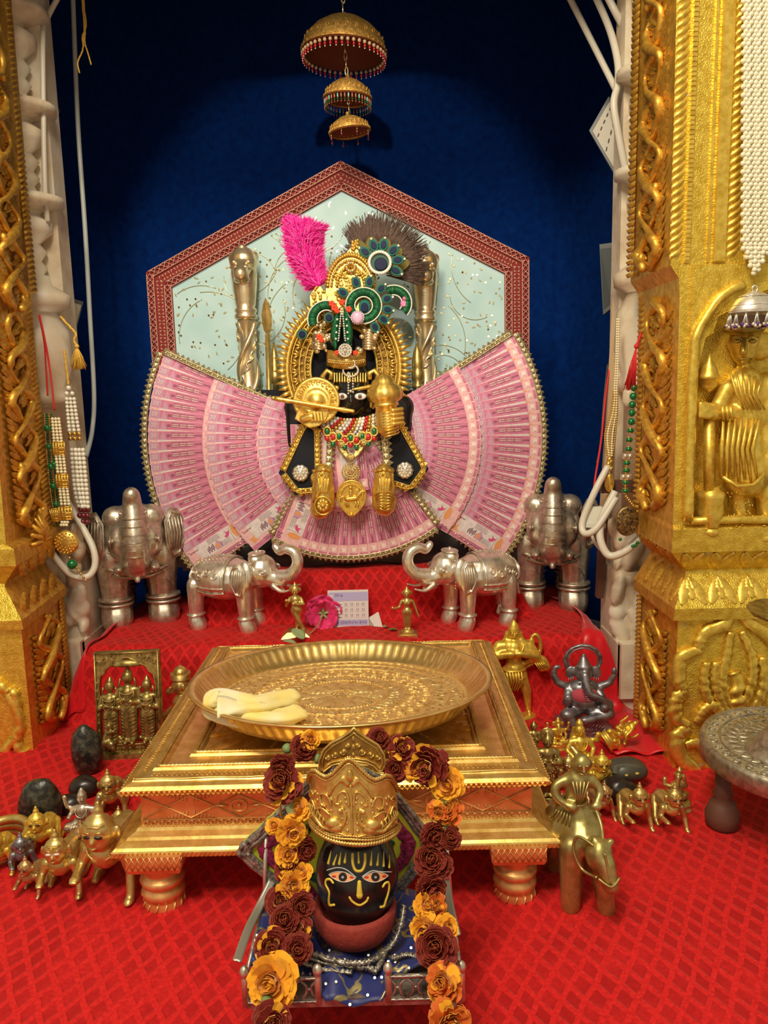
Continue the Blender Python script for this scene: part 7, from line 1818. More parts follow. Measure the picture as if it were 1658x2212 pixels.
def dband(k0, k1, dy, d, m, nm, tw=None):
    A, B = dia(k0, dy), dia(k1, dy); n = len(A); g = G(); rnd = random.Random(int(k0*100)); vs = []; N_ = 6
    for i in range(n):
        for s in range(N_):
            a = Vector(A[i]).lerp(Vector(A[(i+1) % n]), s/N_); b = Vector(B[i]).lerp(Vector(B[(i+1) % n]), s/N_); c = (a+b)/2; j = lambda: rnd.uniform(-1, 1)*.0012
            vs += [(a.x+j(), -dy, a.y+j()), (c.x, -dy-d, c.y), (b.x+j(), -dy, b.y+j())]
    m_ = n*N_; g.add(vs, [(3*i+k, 3*((i+1) % m_)+k, 3*((i+1) % m_)+k+1, 3*i+k+1) for i in range(m_) for k in (0, 1)], 0, True); g.ob(nm, m, cu)
dband(.84, .68, .0035, .0025, PINKE, 'magenta_band'); dband(.60, .47, .0035, .002, GRNE, 'green_band')
for k in (1.0, .955, .91): 
    P = dia(k, .003); P = [(x, -.0035, z) for x, z in P]; g = G(); rope(g, P, .0030, 900, .3, closed=True); g.ob('braid_edging', LACES, cu)
# sindoor bowl and egg-shaped black face
EC = PY(771, 1890, .655); ER = Vector((.0385, .0355, .0515))
bowl = G(); bz = SZ+.006
bowl.lathe([(.0, 0), (.024, .0), (.033, .006), (.0385, .017), (.0390, .030), (.0360, .035), (.032, .030), (.024, .012), (.0, .008)], 48, (0, 0, 0), cap=False)
bowl.ob('face_bowl', SINDOOR, None, (EC.x-.003, EC.y-.002, bz), label='sindoor red speckled stone bowl holding the black face', cat='bowl')
fc = thing('stone_face', 'egg-shaped glossy black stone face with yellow painted features and golden crown', 'idol', (EC.x, EC.y, EC.z-ER.z))
g = G(); g.sph((0, 0, ER.z), tuple(ER), 0, 48, 32); 
for i, v in enumerate(g.v): z = (v[2]-ER.z)/ER.z; s = 1-.05*max(0, -z); g.v[i] = (v[0]*s, v[1]*s, v[2])
g.ob('head', BLACKST, fc)
FO = Vector((EC.x, EC.y, EC.z-ER.z))
def egg(x, y, off=0):
    d = _d(x, y); o = CAMP-EC; a = sum((d[i]/ER[i])**2 for i in range(3)); b = 2*sum(o[i]*d[i]/ER[i]**2 for i in range(3)); c = sum((o[i]/ER[i])**2 for i in range(3))-1
    D = b*b-4*a*c; t = (-b-sqrt(max(0, D)))/(2*a); p = EC+o+d*t; n = Vector([(p-EC)[i]/ER[i]**2 for i in range(3)]).normalized(); return p+n*off-FO
def ec(x, y): return (640+x/4.254, 1560+y/4.254)
def eline(g, pts, r, off=-.0002, n=6, mi=0):
    P = cr([egg(*ec(x, y), off) for x, y in pts], 5); m = len(P); R = [r]*m if not hasattr(r, '__len__') else [lerp(r[0], r[1], i/(m-1)) for i in range(m)]
    g.tube(P, R, n, mi); g.sph(P[0], R[0], mi, 8, 6); g.sph(P[-1], R[-1], mi, 8, 6)
def epatch(g, pts, off, mi=0):
    c = (sum(p[0] for p in pts)/len(pts), sum(p[1] for p in pts)/len(pts)); rings = (1, .66, .33); vs = []; n = len(pts)
    for r in rings: vs += [egg(*ec(c[0]+(p[0]-c[0])*r, c[1]+(p[1]-c[1])*r), off) for p in pts]
    vs.append(egg(*ec(*c), off)); g.add(vs, [(a*n+i, a*n+(i+1) % n, (a+1)*n+(i+1) % n, (a+1)*n+i) for a in (0, 1) for i in range(n)]+[(2*n+i, 2*n+(i+1) % n, 3*n) for i in range(n)], mi, True)
FY = mat('tilak_paint', (.68, .50, .05), .55)
def fpart(nm, fn, m=FY):
    g = G(); fn(g); return g.ob(nm, m, fc)
fpart('mouth', lambda g: eline(g, [(488, 1612), (515, 1650), (578, 1682), (640, 1650), (658, 1615)], .0011))
fpart('nose', lambda g: eline(g, [(578, 1472), (578, 1530), (580, 1590)], (.0019, .0032)))
fpart('side_curl', lambda g: eline(g, [(335, 1475), (310, 1445), (275, 1450), (268, 1490), (300, 1560), (296, 1640), (305, 1682), (345, 1680)], .0012))
fpart('side_curl', lambda g: eline(g, [(795, 1510), (815, 1480), (845, 1475), (852, 1520), (838, 1590), (822, 1640), (806, 1690), (775, 1700)], .0012))
fpart('forehead_mark', lambda g: (eline(g, [(515, 1215), (518, 1300), (545, 1362), (600, 1362), (628, 1300), (630, 1215)], .0014), eline(g, [(568, 1195), (572, 1290)], (.0006, .0011))))
for x, x2, y0, y1 in ((318, 293, 1180, 1295), (372, 342, 1215, 1305), (407, 393, 1195, 1300), (453, 444, 1200, 1285), (692, 684, 1190, 1308), (753, 743, 1205, 1308), (802, 800, 1190, 1318), (856, 852, 1220, 1330)): fpart('hair_drop', lambda g: eline(g, [(x, y0), ((x+x2)/2, (y0+y1)/2), (x2, y1)], (.0004, .0014)))
for cx, iL, iR in ((428, (302, 1398), (540, 1432)), (722, (608, 1428), (838, 1408))):
    up = lambda t, k: (lerp(iL[0], iR[0], t), lerp(iL[1], iR[1], t)-k*sin(pi*t)**.8)
    P = [up(i/12, 42) for i in range(13)]+[up(1-i/12, -50) for i in range(1, 12)]
    g = G(); epatch(g, P, .0004); e = g.ob('eye', mat('eye_orange', (.85, .40, .16), .4), fc)
    for s in (-1, 1):
        g = G(); epatch(g, [(cx+s*82+(24 if s < 0 else 22)*cos(t), (1416 if (s < 0) == (cx < 600) else 1424)+11*sin(t)) for t in [k*pi/6 for k in range(12)]], .0006); g.ob('eye_corner', mat('eye_red', (.6, .04, .01), .4), e)
    g = G(); epatch(g, [(cx+38*cos(t), 1420+40*sin(t)) for t in [k*pi/9 for k in range(18)]], .0008); g.ob('iris', BLK, e)
    g = G(); epatch(g, [(cx+12*cos(t), 1421+12*sin(t)) for t in [k*pi/6 for k in range(12)]], .0011); g.ob('pupil', mat('pupil_grey', (.35, .37, .38), .4), e)
    g = G(); eline(g, P+[P[0]], .00035, .0006, 5); eline(g, [(iL[0]-18, iL[1]-38), (lerp(iL[0], iR[0], .3), iL[1]-62), (lerp(iL[0], iR[0], .65), iL[1]-45), (iR[0]+6, iR[1]-8 if cx < 600 else iR[1]-30)] if cx < 600 else [(iL[0]-4, iL[1]-10), (lerp(iL[0], iR[0], .35), iL[1]-62), (lerp(iL[0], iR[0], .7), iL[1]-55), (iR[0]+30, iR[1]-32)], .0005, .0004, 5)
    g.ob('eyelid_line', mat('silver_line', (.55, .55, .52), .4), e)
# golden crown: curved embossed plate
zb = PY(771, 1830, EC.y-.041).z-FO.z; Rc = .0398; Hc = PY(771, 1650, EC.y-.041).z-FO.z-zb
_zp = ((0, 1), (.06, .975), (.14, .90), (.25, .80), (.36, .735), (.46, .735), (.58, .745), (.70, .70), (.82, .60), (1.05, .40))
def zt(a):
    u = abs(a)/1.5
    for (u0, h0), (u1, h1) in zip(_zp, _zp[1:]):
        if u <= u1: return Hc*lerp(h0, h1, (u-u0)/(u1-u0))
    return Hc*.4
def cp3(a, s, off=0): r = Rc+off; z = zb+zt(a)*s; return V((r*sin(a)*1.0-.0005-.002*(z-zb)/Hc, -r*cos(a)*.95+.010*(z-zb)/Hc, z-.0035*a))
g = G(); na, ns = 48, 10; vs = [cp3(lerp(-1.5, 1.5, i/na), j/ns) for i in range(na+1) for j in range(ns+1)]
g.add(vs, [(i*(ns+1)+j, (i+1)*(ns+1)+j, (i+1)*(ns+1)+j+1, i*(ns+1)+j+1) for i in range(na) for j in range(ns)], 0, True)
crn = g.ob('crown', CROWN, fc); sm = crn.modifiers.new('s', 'SOLIDIFY'); sm.thickness = .0014
g = G()
for s, r in ((.985, .0016), (.93, .0009)): g.tube([cp3(lerp(-1.48, 1.48, i/150), s, .001) for i in range(151)], r, 6, 0, twist=(.35, 2600, 1))
for s, r in ((.02, .0020), (.075, .0012), (.11, .0008)): g.tube([cp3(lerp(-1.5, 1.5, i/150), s, .0012) for i in range(151)], r, 6, 0, twist=(.35, 2400, 1))
for i in range(60):
    a = lerp(-1.45, 1.45, i/59); g.tube([cp3(a, .955, .0012), cp3(a*1.0, 1.02, .0010)], .0008, 4); g.tube([cp3(a, -.012, .0012), cp3(a, .035, .0016)], .0009, 4)
g.ob('beaded_border', CROWN, crn)
g = G()
g.tube([cp3(0, s*.01, .001) for s in range(12, 72, 3)], .0010, 6, 0, twist=(.3, 2600, 1))
for s in (1, -1):
    P3 = lambda pts, r, tw=(.2, 1800, 1): g.tube(cr([cp3(s*a, z, .001) for a, z in pts], 6), r, 6, 0, twist=tw)
    # peacock: swelling body, curved neck, head, fanned tail
    g.sph(cp3(s*.42, .28, .0005), (.0075, .005, .0060)); g.sph(cp3(s*.36, .22, .0005), (.0065, .004, .005)); g.sph(cp3(s*.24, .44, .002), (.0028, .0026, .0026))
    P3([(.42, .28), (.22, .24), (.14, .34), (.20, .45), (.26, .43)], .0017); P3([(.40, .20), (.70, .16), (.95, .24), (1.15, .30)], .0020)
    P3([(.05, .45), (.10, .62), (.28, .66), (.34, .56), (.26, .52)], .0012); P3([(.45, .55), (.55, .70), (.75, .66), (.72, .52), (.6, .52)], .0012)
    P3([(.50, .40), (.70, .46), (.85, .40), (.8, .32)], .0011); P3([(.95, .36), (1.1, .5), (1.3, .46)], .0011); P3([(1.0, .60), (1.15, .68), (1.3, .62)], .0011); P3([(.1, .10), (.3, .14), (.5, .10)], .0011)
    g.sph(cp3(s*.14, .78, .0005), (.0035, .002, .0035)); P3([(.04, .70), (.14, .80), (.34, .80), (.5, .70)], .0014)
    rr = random.Random(5)
    for k in range(46):
        a, z = rr.uniform(.1, 1.35), rr.uniform(.14, .66)
        if (a-.4)**2*4+(z-.27)**2*9 < .12: continue
        g.sph(cp3(s*a, z, .0), (.0016, .0011, .0018), 0, 6, 4)
    for k in range(7): a0 = .62+.1*k; g.tube([cp3(s*a0, .17+.02*k, .001), cp3(s*(a0+.08), .25+.02*k, .0016), cp3(s*(a0+.05), .33+.02*k, .001)], [.0005, .0012, .0004], 5)
g.sph(cp3(0, .78, .001), (.0030, .002, .0060)); 
for s in (1, -1): g.sph(cp3(s*.08, .72, .001), (.0022, .0015, .004), rot=(0, s*.5, 0))
g.ob('peacock_relief', CROWN, crn)
# upper crescent crest
FT = Fr(.668, FO); cr_o = [(691, 1658), (690, 1640), (698, 1618), (715, 1602), (738, 1590), (756, 1578), (764, 1569), (774, 1580), (795, 1594), (815, 1606), (829, 1626), (833, 1646), (826, 1662), (816, 1664), (806, 1652), (790, 1645), (768, 1642), (740, 1645), (718, 1650), (700, 1664)]
pp = FT.p2(cr_o); pp = pp if s_area(pp) > 0 else pp[::-1]
g = G(); g.prism(pp, .003, y=FO.y*0+(.668-FO.y)+.001, bev=.0008); cst = g.ob('upper_crest', CROWN, fc)
g = G(); yy = .668-FO.y-.003
g.tube([(x, yy, z) for x, z in pp], .0012, 6, 0, True, (.3, 2600, 1)); g.tube([(x, yy, z) for x, z in inset(pp, .0030)], .0008, 5, 0, True, (.3, 2600, 1))
def ft(x, y): p = FT.q(x, y); return V((p.x, yy+.0005, p.z))
for s in (1, -1):
    for (cx, cy, r) in ((762+s*20, 1622, 7), (762+s*38, 1628, 7), (762+s*53, 1634, 6), (762+s*10, 1608, 5)):
        g.tube([ft(cx+s*r*(1-k/12)*cos(k*.8), cy+r*(1-k/12)*sin(k*.8)) for k in range(11)], .0010, 5); g.sph(ft(cx, cy), .0013, 0, 6, 4)
for y in (1594, 1612, 1630): g.sph(ft(763, y), (.0015, .001, .0028))
g.ob('crest_relief', CROWN, cst)
# chain heap around the bowl
g = G()
def chain(pts, r, z=None):
    P = cr([V(p) for p in pts], 14); n = len(P)
    g.tube(P, r, 6, 0, twist=(.45, 1500, 1)); g.tube([p+V((0, -.002, .001)) for p in P], r*.7, 5, 0, twist=(.5, 2200, 1))
qz = lambda x, y, z=.084: PZ(x, y, z)
chain([qz(872, 1955, .105), qz(866, 1995, .095), qz(846, 2040), qz(800, 2075), qz(740, 2078), qz(670, 2058), qz(640, 2045)], .0026)
chain([qz(650, 2062, .080), qz(720, 2082, .080), qz(790, 2088, .080), qz(812, 2095, .080), qz(830, 2060, .082)], .0026); chain([qz(636, 2070, .079), qz(690, 2092, .079), qz(760, 2100, .079)], .0020); chain([qz(845, 2070, .08), qz(880, 2062, .08), qz(905, 2070, .08)], .0022)
g.ob('chain_heap', LACES, label='tarnished silver-gold chains heaped around the red bowl', cat='chain')
# silver ribbon trailing at the left, and a scrap at the right
def ribbon(pts, w, label):
    P = cr([V(p) for p in pts], 8); g = G(); vs = []
    for i, p in enumerate(P):
        T = (P[min(i+1, len(P)-1)]-P[max(0, i-1)]).normalized(); s = T.cross(V((0, -1, .3))).normalized()
        for j in range(5): vs.append(p+s*w*(j/4-.5)+V((0, -.001*(j % 2), 0)))
    g.add(vs, [(i*5+j, i*5+j+1, (i+1)*5+j+1, (i+1)*5+j) for i in range(len(P)-1) for j in range(4)], 0, True)
    o = g.ob('silver_ribbon', SATINS, label=label, cat='ribbon'); sm = o.modifiers.new('s', 'SOLIDIFY'); sm.thickness = .0008
ribbon([PY(588, 1902, .69), PY(562, 1955, .67), PY(535, 2010, .64), PY(512, 2075, .605)], .008, 'crumpled silver ribbon hanging down at the left of the seat')
ribbon([PY(962, 1900, .69), PY(972, 1960, .665), PY(986, 2020, .64)], .008, 'short silver ribbon end at the right of the seat behind the garland')
# ---------------- marigold garland ----------------
def flower_mesh(kind, seed):
    rnd = random.Random(seed); g = G()
    for lay, (n, tilt, r, L_) in enumerate(((12, -.15, .2, 1.0), (13, .25, .18, .97), (13, .6, .14, .90), (12, .9, .10, .78), (9, 1.15, .06, .62), (6, 1.4, .03, .46))):
        for k in range(n):
            a = 2*pi*k/n+rnd.uniform(-.3, .3)+lay*.5; t = tilt+rnd.uniform(-.28, .28); l = L_*rnd.uniform(.85, 1.1); w = l*rnd.uniform(.22, .34); ph = rnd.uniform(0, 6)
            mi = {'Y': 0, 'O': 1, 'R': 2}[kind[0]]; tip = {'Y': 0, 'O': 0, 'R': 3}[kind[0]]
            if len(kind) > 1 and rnd.random() < .22: mi = tip = 0
            vs = []; 
            for i in range(5):
                v = i/4
                for j in range(5):
                    u = j/2-1; x = r*.3+l*v*cos(t*(.6+.5*v)); z = l*v*sin(t*(.6+.5*v))+.09*sin(u*5+ph)*v; y = u*w*(.25+.9*sin(v*1.9)**.8); x -= .10*u*u*v
                    vs.append((x*cos(a)-y*sin(a), x*sin(a)+y*cos(a), z))
            g.add(vs, [(i*5+j, i*5+j+1, (i+1)*5+j+1, (i+1)*5+j) for i in range(4) for j in range(4)], mi, True)
            if tip != mi: g.tube(vs[-5:], .011, 3, tip)
    g.sph((0, 0, -.02), (.45, .45, .14), {'Y': 0, 'O': 1, 'R': 2}[kind[0]], 10, 6)
    me = g.mesh('marigold'); [me.materials.append(m) for m in (MAR_Y, MAR_O, MAR_R, MAR_E)]; return me
FM_ = {k: flower_mesh(k, i) for i, k in enumerate(('Y', 'O', 'R', 'Ry', 'Oy'))}
gar = thing('marigold_garland', 'garland of maroon and orange marigolds hung around the crowned black face', 'garland', PY(770, 1640, .70))
def gY(y): return lerp(.685, .640, (y-1600)/300) if y < 1900 else lerp(.640, .565, (y-1900)/220)
FLW = [(668, 1598, 44, 'Y'), (652, 1618, 58, 'R'), (612, 1650, 56, 'R'), (612, 1695, 84, 'Ry'), (648, 1752, 54, 'Y'), (630, 1790, 66, 'Y'), (596, 1786, 38, 'Y'), (655, 1832, 56, 'R'), (620, 1842, 56, 'Y'), (627, 1878, 64, 'R'), (655, 1890, 44, 'Y'), (628, 1916, 70, 'Y'), (605, 1952, 66, 'Ry'), (646, 1958, 62, 'R'), (618, 1994, 76, 'R'), (655, 2008, 52, 'Ry'), (588, 2046, 76, 'Ry'), (640, 2052, 66, 'R'), (592, 2122, 116, 'Y'), (584, 2206, 84, 'Ry'), (622, 1925, 50, 'Oy'),
       (816, 1600, 52, 'R'), (862, 1622, 60, 'Ry'), (855, 1660, 52, 'R'), (926, 1648, 88, 'Ry'), (894, 1668, 46, 'Y'), (970, 1694, 74, 'Y'), (966, 1756, 70, 'Oy'), (946, 1750, 46, 'Oy'), (936, 1800, 62, 'R'), (968, 1812, 52, 'R'), (930, 1862, 78, 'R'), (955, 1872, 56, 'R'), (924, 1918, 76, 'R'), (915, 1955, 52, 'Y'), (935, 1962, 60, 'Oy'), (925, 2000, 70, 'Y'), (962, 2006, 56, 'Y'), (945, 2046, 92, 'R'), (925, 2030, 50, 'Ry'), (962, 2128, 86, 'Oy'), (965, 2204, 96, 'Oy')]
rnd = random.Random(21)
for (x, y, d, k) in FLW:
    Y = gY(y)-.006*rnd.random(); p = PY(x, y, Y); o = link('marigold', FM_[k], gar); s = d*.5*ppm(Y, .12)*.99
    n_ = (CAMP-p).normalized()+Vector((rnd.uniform(-.5, .5), 0, rnd.uniform(-.45, .45))); rot = n_.to_track_quat('Z', 'Y').to_matrix().to_4x4() @ Matrix.Rotation(rnd.uniform(0, 6), 4, 'Z')
    o.matrix_local = Matrix.Translation(p-gar.location+n_.normalized()*.004) @ rot @ Matrix.Diagonal((s, s, s*.9, 1))
for pts in ([(622, 1722), (628, 1745), (634, 1765)], [(575, 2150), (574, 2172), (576, 2190)], [(958, 1718), (962, 1738)], [(960, 1772), (962, 1786), (958, 1800)], [(952, 2070), (955, 2090), (958, 2108)], [(962, 2158), (966, 2176), (966, 2190)], [(612, 1622), (628, 1612)], [(680, 1638), (690, 1640)], [(902, 1636), (890, 1642)], [(617, 2062), (622, 2080)]):
    g = G(); P = cr([PY(x, y, gY(y)-.004)-gar.location for x, y in pts], 4); n = len(P); g.tube(P, [.0030+.0022*sin(pi*i/(n-1)) for i in range(n)], 8); g.ob('green_calyx', mat('calyx_green', (.16, .24, .08), .6) if pts[0][0] != 622 else LEAFP, gar)
g = G()
for a in (-1, 1): g.tube(cr([PY(770+a*x, y, gY(y)+.008)-gar.location for x, y in ((60, 1625), (130, 1640), (165, 1720), (150, 1850), (155, 1980), (178, 2080), (190, 2212))], 6), .0012, 5)
g.ob('garland_thread', YTH, gar)
# ---------------- carved round stool at the right ----------------
st = thing('silver_stool', 'round chased silver stool on turned dark legs at the right edge', 'stool', (.528, .923, 0)); R_ = .122; ZS = .118
g = G(); g.lathe([(.0, ZS), (R_*.93, ZS)], 96, cap=False); g.ob('stool_top', STOOLT, st)
g = G(); g.lathe([(R_*.93, ZS), (R_*.95, ZS+.002), (R_*.985, ZS+.0015), (R_, ZS-.004), (R_, ZS-.022), (R_*.97, ZS-.025), (0, ZS-.025)], 96, cap=False)
for rr_, th in ((.965, .0016), (.80, .0013), (.36, .0018), (.42, .0012)): g.tube([(R_*rr_*cos(2*pi*i/200), R_*rr_*sin(2*pi*i/200), ZS+.001) for i in range(200)], th, 5, 0, True, (.4, 2200, 1))
g.ob('stool_rim', STOOLM, st)
g = G(); Ms = Matrix.Translation((0, 0, ZS+.0005)) @ Mz
for k in range(36):
    a = 2*pi*k/36; g.m = Ms; leaf(g, (cos(a)*R_*.44, sin(a)*R_*.44), (cos(a+.12)*R_*.60, sin(a+.12)*R_*.60), .005, .0022, 0, 3); leaf(g, (cos(a)*R_*.62, sin(a)*R_*.62), (cos(a-.09)*R_*.76, sin(a-.09)*R_*.76), .005, .0022, 0, 3)
    g.tube([(cos(a)*R_*.88+.0038*cos(t), 0, sin(a)*R_*.88+.0038*sin(t)) for t in [j*.7 for j in range(9)]], .0012, 4); g.tube([(cos(a+.087)*R_*.70+.004*cos(t)*(1-t/8), 0, sin(a+.087)*R_*.70+.004*sin(t)*(1-t/8)) for t in [j*.7 for j in range(9)]], .0012, 4)
g.ob('chased_band', STOOLM, st)
for a in (pi, pi*1.5, 0, pi/2): g = G(); g.lathe([(.012, .0), (.020, .008), (.0215, .022), (.016, .038), (.010, .046), (.013, .050), (.010, .056), (.011, ZS-.024)], 24, (R_*.78*cos(a), R_*.78*sin(a)+.008, 0)); g.ob('leg', WOODD, st)
lp = thing('tiered_lamp', 'tiered metal oil lamp stand on the silver stool, mostly beyond the right edge', 'lamp', (.500, .900, ZS))
g = G(); g.lathe([(.052, 0), (.050, .004), (.040, .012), (.030, .030), (.016, .050), (.010, .060), (.008, .250), (.012, .262), (.008, .27), (.008, .36)], 40); g.ob('stem', STOOLM, lp)
for z, r, nm in ((.180, .058, 0), (.245, .036, 1)):
    g = G(); g.lathe([(.008, z-.012), (r*.5, z-.008), (r*.92, z), (r, z+.006), (r*.97, z+.006), (r*.5, z-.003), (.008, z-.004)], 40, rib=lambda i, a: 1+.02*cos(16*a)); g.ob('lamp_dish', STOOLM if nm else BRASSD, lp)
# ---------------- cables, lamps, necklaces at the sides ----------------
def strand(name, pts, r, m, label, cat='cable', Y=None, flat=None, n=8, tw=None):
    P = [PY(x, y, yy) for x, y, yy in pts]; c = P[0]; g = G(); g.tube(cr([p-c for p in P], 8), r, n, 0, False, tw, flat); return g.ob(name, m, None, c, label=label, cat=cat)
F_ = (None, .5)
strand('white_cable', [(157, -20, 1.62), (163, 150, 1.62), (170, 300, 1.62), (184, 500, 1.6), (194, 680, 1.6), (203, 850, 1.58), (199, 930, 1.56), (186, 985, 1.5)], .0052, mat('pale_cable', (.48, .52, .50), .4), 'long pale flat cable hanging down the left side before the blue curtain', flat=((1, 0, 0), .9))
strand('white_cable', [(128, -10, 1.50), (100, 45, 1.49), (93, 90, 1.46), (94, 250, 1.44), (97, 400, 1.43), (103, 480, 1.44)], .0046, WHITEC, 'pale cable bending down from the top left corner beside the marble column')
strand('white_cable', [(100, 1010, 1.42), (170, 1125, 1.40), (201, 1185, 1.38), (204, 1225, 1.37), (185, 1247, 1.36), (150, 1238, 1.35), (112, 1195, 1.35)], .0062, WHITEC, 'doubled white cable looping low beside the left gold pillar')
strand('white_cable', [(1222, -20, 1.50), (1290, 115, 1.46), (1335, 205, 1.42), (1362, 262, 1.38)], .0056, WHITEC, 'straight white cable slanting down from the top right')
strand('white_cable', [(1280, -20, 1.46), (1315, 60, 1.43), (1333, 130, 1.40), (1334, 180, 1.38), (1325, 225, 1.37), (1335, 290, 1.37), (1350, 370, 1.38), (1362, 440, 1.42)], .0062, WHITEC, 'white cable with a bend hanging over the upper right marble column')
strand('white_cable', [(1305, -20, 1.42), (1328, 25, 1.41), (1352, 70, 1.42)], .0060, WHITEC, 'short thick white cable at the top right beside the gold pillar')
strand('white_cable', [(1312, 1008, 1.30), (1285, 1060, 1.29), (1258, 1125, 1.29), (1262, 1152, 1.28), (1288, 1140, 1.27), (1330, 1075, 1.28)], .0058, WHITEC, 'white cable loop beside the plug, near the right big elephant')
strand('white_cable', [(1328, 1062, 1.29), (1300, 1120, 1.28), (1296, 1165, 1.27), (1315, 1200, 1.26), (1350, 1190, 1.25), (1388, 1155, 1.25)], .0066, WHITEC, 'doubled white cable loop below the round antique pendant')
strand('white_cable', [(1275, 1140, 1.30), (1283, 1170, 1.30), (1305, 1195, 1.31), (1325, 1205, 1.31)], .0028, WHITEC, 'thin grey cable tail under the white plug')
strand('red_wire', [(1316, 790, 1.40), (1308, 850, 1.38), (1298, 950, 1.35), (1284, 1040, 1.31), (1280, 1085, 1.30)], .0018, REDTH, 'thin red wire running down the wooden batten to the plug')
strand('black_wire', [(1312, 785, 1.40), (1304, 860, 1.38), (1296, 960, 1.35), (1288, 1000, 1.33)], .0016, BLK, 'thin black wire twisted beside the red one')
c = PY(1281, 1112, 1.30); g = G(); g.box((0, 0, 0), (.032, .018, .030), taper=.85); g.box((0, 0, -.017), (.040, .020, .008)); g.ob('white_plug', mat('ivory_plastic', (.72, .72, .62), .4), None, c, (0, radians(4), 0), label='ivory white cable connector above the right elephant', cat='plug')
# wooden battens
def bar(name, a, b, w, m, label, d=.012):
    A, B = PY(*a), PY(*b); D = A-B; g = G(); q = D.to_track_quat('Z', 'Y').to_matrix().to_4x4(); g.m = q; g.box((0, 0, D.length/2), (w, d, D.length)); return g.ob(name, m, None, B, label=label, cat='batten')
bar('wooden_batten', (1352, 370, 1.45), (1305, 1100, 1.36), .015, WOOD, 'long light wooden batten leaning beside the right marble column')
bar('wooden_batten', (1304, 1090, 1.40), (1294, 1290, 1.40), .018, WOODD, 'dark reddish wooden batten behind the right big elephant')
g = G(); c = PY(1344, 463, 1.43); g.tube([(.011*cos(a), .008*sin(a), 0) for a in [2*pi*k/16 for k in range(16)]], .001, 5, 0, True); g.ob('rubber_band', YTH, None, c, label='yellow rubber band around the light wooden batten', cat='band')
# lamps
def plate(name, quad, Y, m1, m2, label, dots=True, th=.012):
    P = [PY(x, y, yy) for x, y, yy in quad]; c = sum(P, V((0, 0, 0)))/4; t = thing(name, label, 'lamp', c); Q = [p-c for p in P]; n = (Q[1]-Q[0]).cross(Q[3]-Q[0]).normalized()
    if n.y > 0: n = -n
    g = G(); g.add(Q+[p-n*th for p in Q], [(0, 1, 2, 3), (7, 6, 5, 4), (0, 4, 5, 1), (1, 5, 6, 2), (2, 6, 7, 3), (3, 7, 4, 0)], 0); g.ob('housing', m1, t)
    I = [p*.86+n*.0008 for p in Q]; g = G(); g.add(I, [(0, 1, 2, 3)], 0); g.ob('diffuser', m2, t)
    if dots:
        g = G()
        for i in range(5):
            for j in range(4):
                for k in range(4):
                    u, v = (i+.5+.12*(k-1.5))/5, (j+.5)/4; p = (I[0]*(1-u)+I[3]*u)*(1-v)+(I[1]*(1-u)+I[2]*u)*v; g.sph(p+n*.001, .0011, 0, 5, 4)
        g.ob('led_dots', GREYP, t, kind='stuff')
    return t
plate('led_lamp', [(1314, 208, 1.50), (1362, 268, 1.47), (1358, 430, 1.47), (1272, 282, 1.50)], 1.5, GREYP, LEDW, 'tilted square lamp panel with dotted face behind the right cables')
plate('led_lamp', [(98, 180, 1.56), (130, 240, 1.60), (100, 322, 1.56), (90, 250, 1.50)], 1.5, GREYP, GREYP, 'grey lamp panel edge peeping out behind the left marble column')
plate('framed_lamp', [(120, 632, 1.56), (180, 652, 1.60), (150, 772, 1.60), (128, 762, 1.56)], 1.5, GREYP, LEDW, 'dark-framed lamp beside the left marble column above the yellow tassel', dots=False)
plate('side_lamp', [(1294, 528, 1.50), (1322, 524, 1.49), (1322, 664, 1.49), (1302, 680, 1.50)], 1.5, GREYP, mat('dark_glass', (.05, .06, .06), .3), 'upright grey lamp housing right of the backboard before the curtain', dots=False, th=.02)
# threads and tassels
t = thing('yellow_thread', 'frayed yellow thread hanging from the top left', 'thread', PY(178, -10, 1.5)); c = t.location.copy(); g = G()
for pts in ([(176, -10), (182, 60), (180, 90), (178, 110), (168, 135), (172, 158)], [(180, -10), (184, 60), (183, 90), (190, 115), (197, 140)], [(178, 0), (186, 50), (178, 80), (181, 100)]): g.tube(cr([PY(x, y, 1.5)-c for x, y in pts], 6), .0014, 5, 0, twist=(.3, 900, 1))
g.ob('thread', YTH, t)
def tassel(name, top, neck, w, L_, m, label, Y, path):
    P0 = PY(*path[0], Y); t = thing(name, label, 'tassel', P0); g = G(); g.tube(cr([PY(x, y, Y)-P0 for x, y in path], 5), .0022, 6, 0, twist=(.35, 900, 1)); g.ob('cord', m, t)
    g = G(); rnd = random.Random(3); n0 = PY(*neck, Y)-P0
    for i in range(70): e = n0+V((rnd.uniform(-w, w), rnd.uniform(-w, w)*.6, -L_*rnd.uniform(.85, 1.05)))+V(top); g.tube([n0, (n0+e)/2+V((rnd.uniform(-.2, .2)*w, 0, 0)), e], .0006, 4)
    g.sph(n0, .004); g.ob('fringe', m, t, kind='stuff')
tassel('yellow_tassel', (0, 0, 0), (166, 748), .013, .040, YTH, 'pale yellow tassel hanging beside the framed lamp on the left', 1.40, [(130, 684), (150, 705), (164, 722), (160, 735), (166, 748)])
tassel('red_tassel', (-.008, 0, 0), (1374, 748), .009, .066, REDTH, 'red tassel above the string of round green beads', 1.235, [(1384, 720), (1378, 738), (1374, 748)])
strand('red_thread', [(84, 680, 1.36), (95, 735, 1.36), (99, 790, 1.36), (103, 855, 1.36)], .0016, REDTH, 'knotted red thread on the left marble column holding the green necklace', 'thread')
strand('red_thread', [(85, 680, 1.355), (97, 735, 1.355), (108, 800, 1.355), (118, 886, 1.355)], .0018, REDTH, 'knotted red thread on the left marble column holding the gold-box necklace', 'thread')
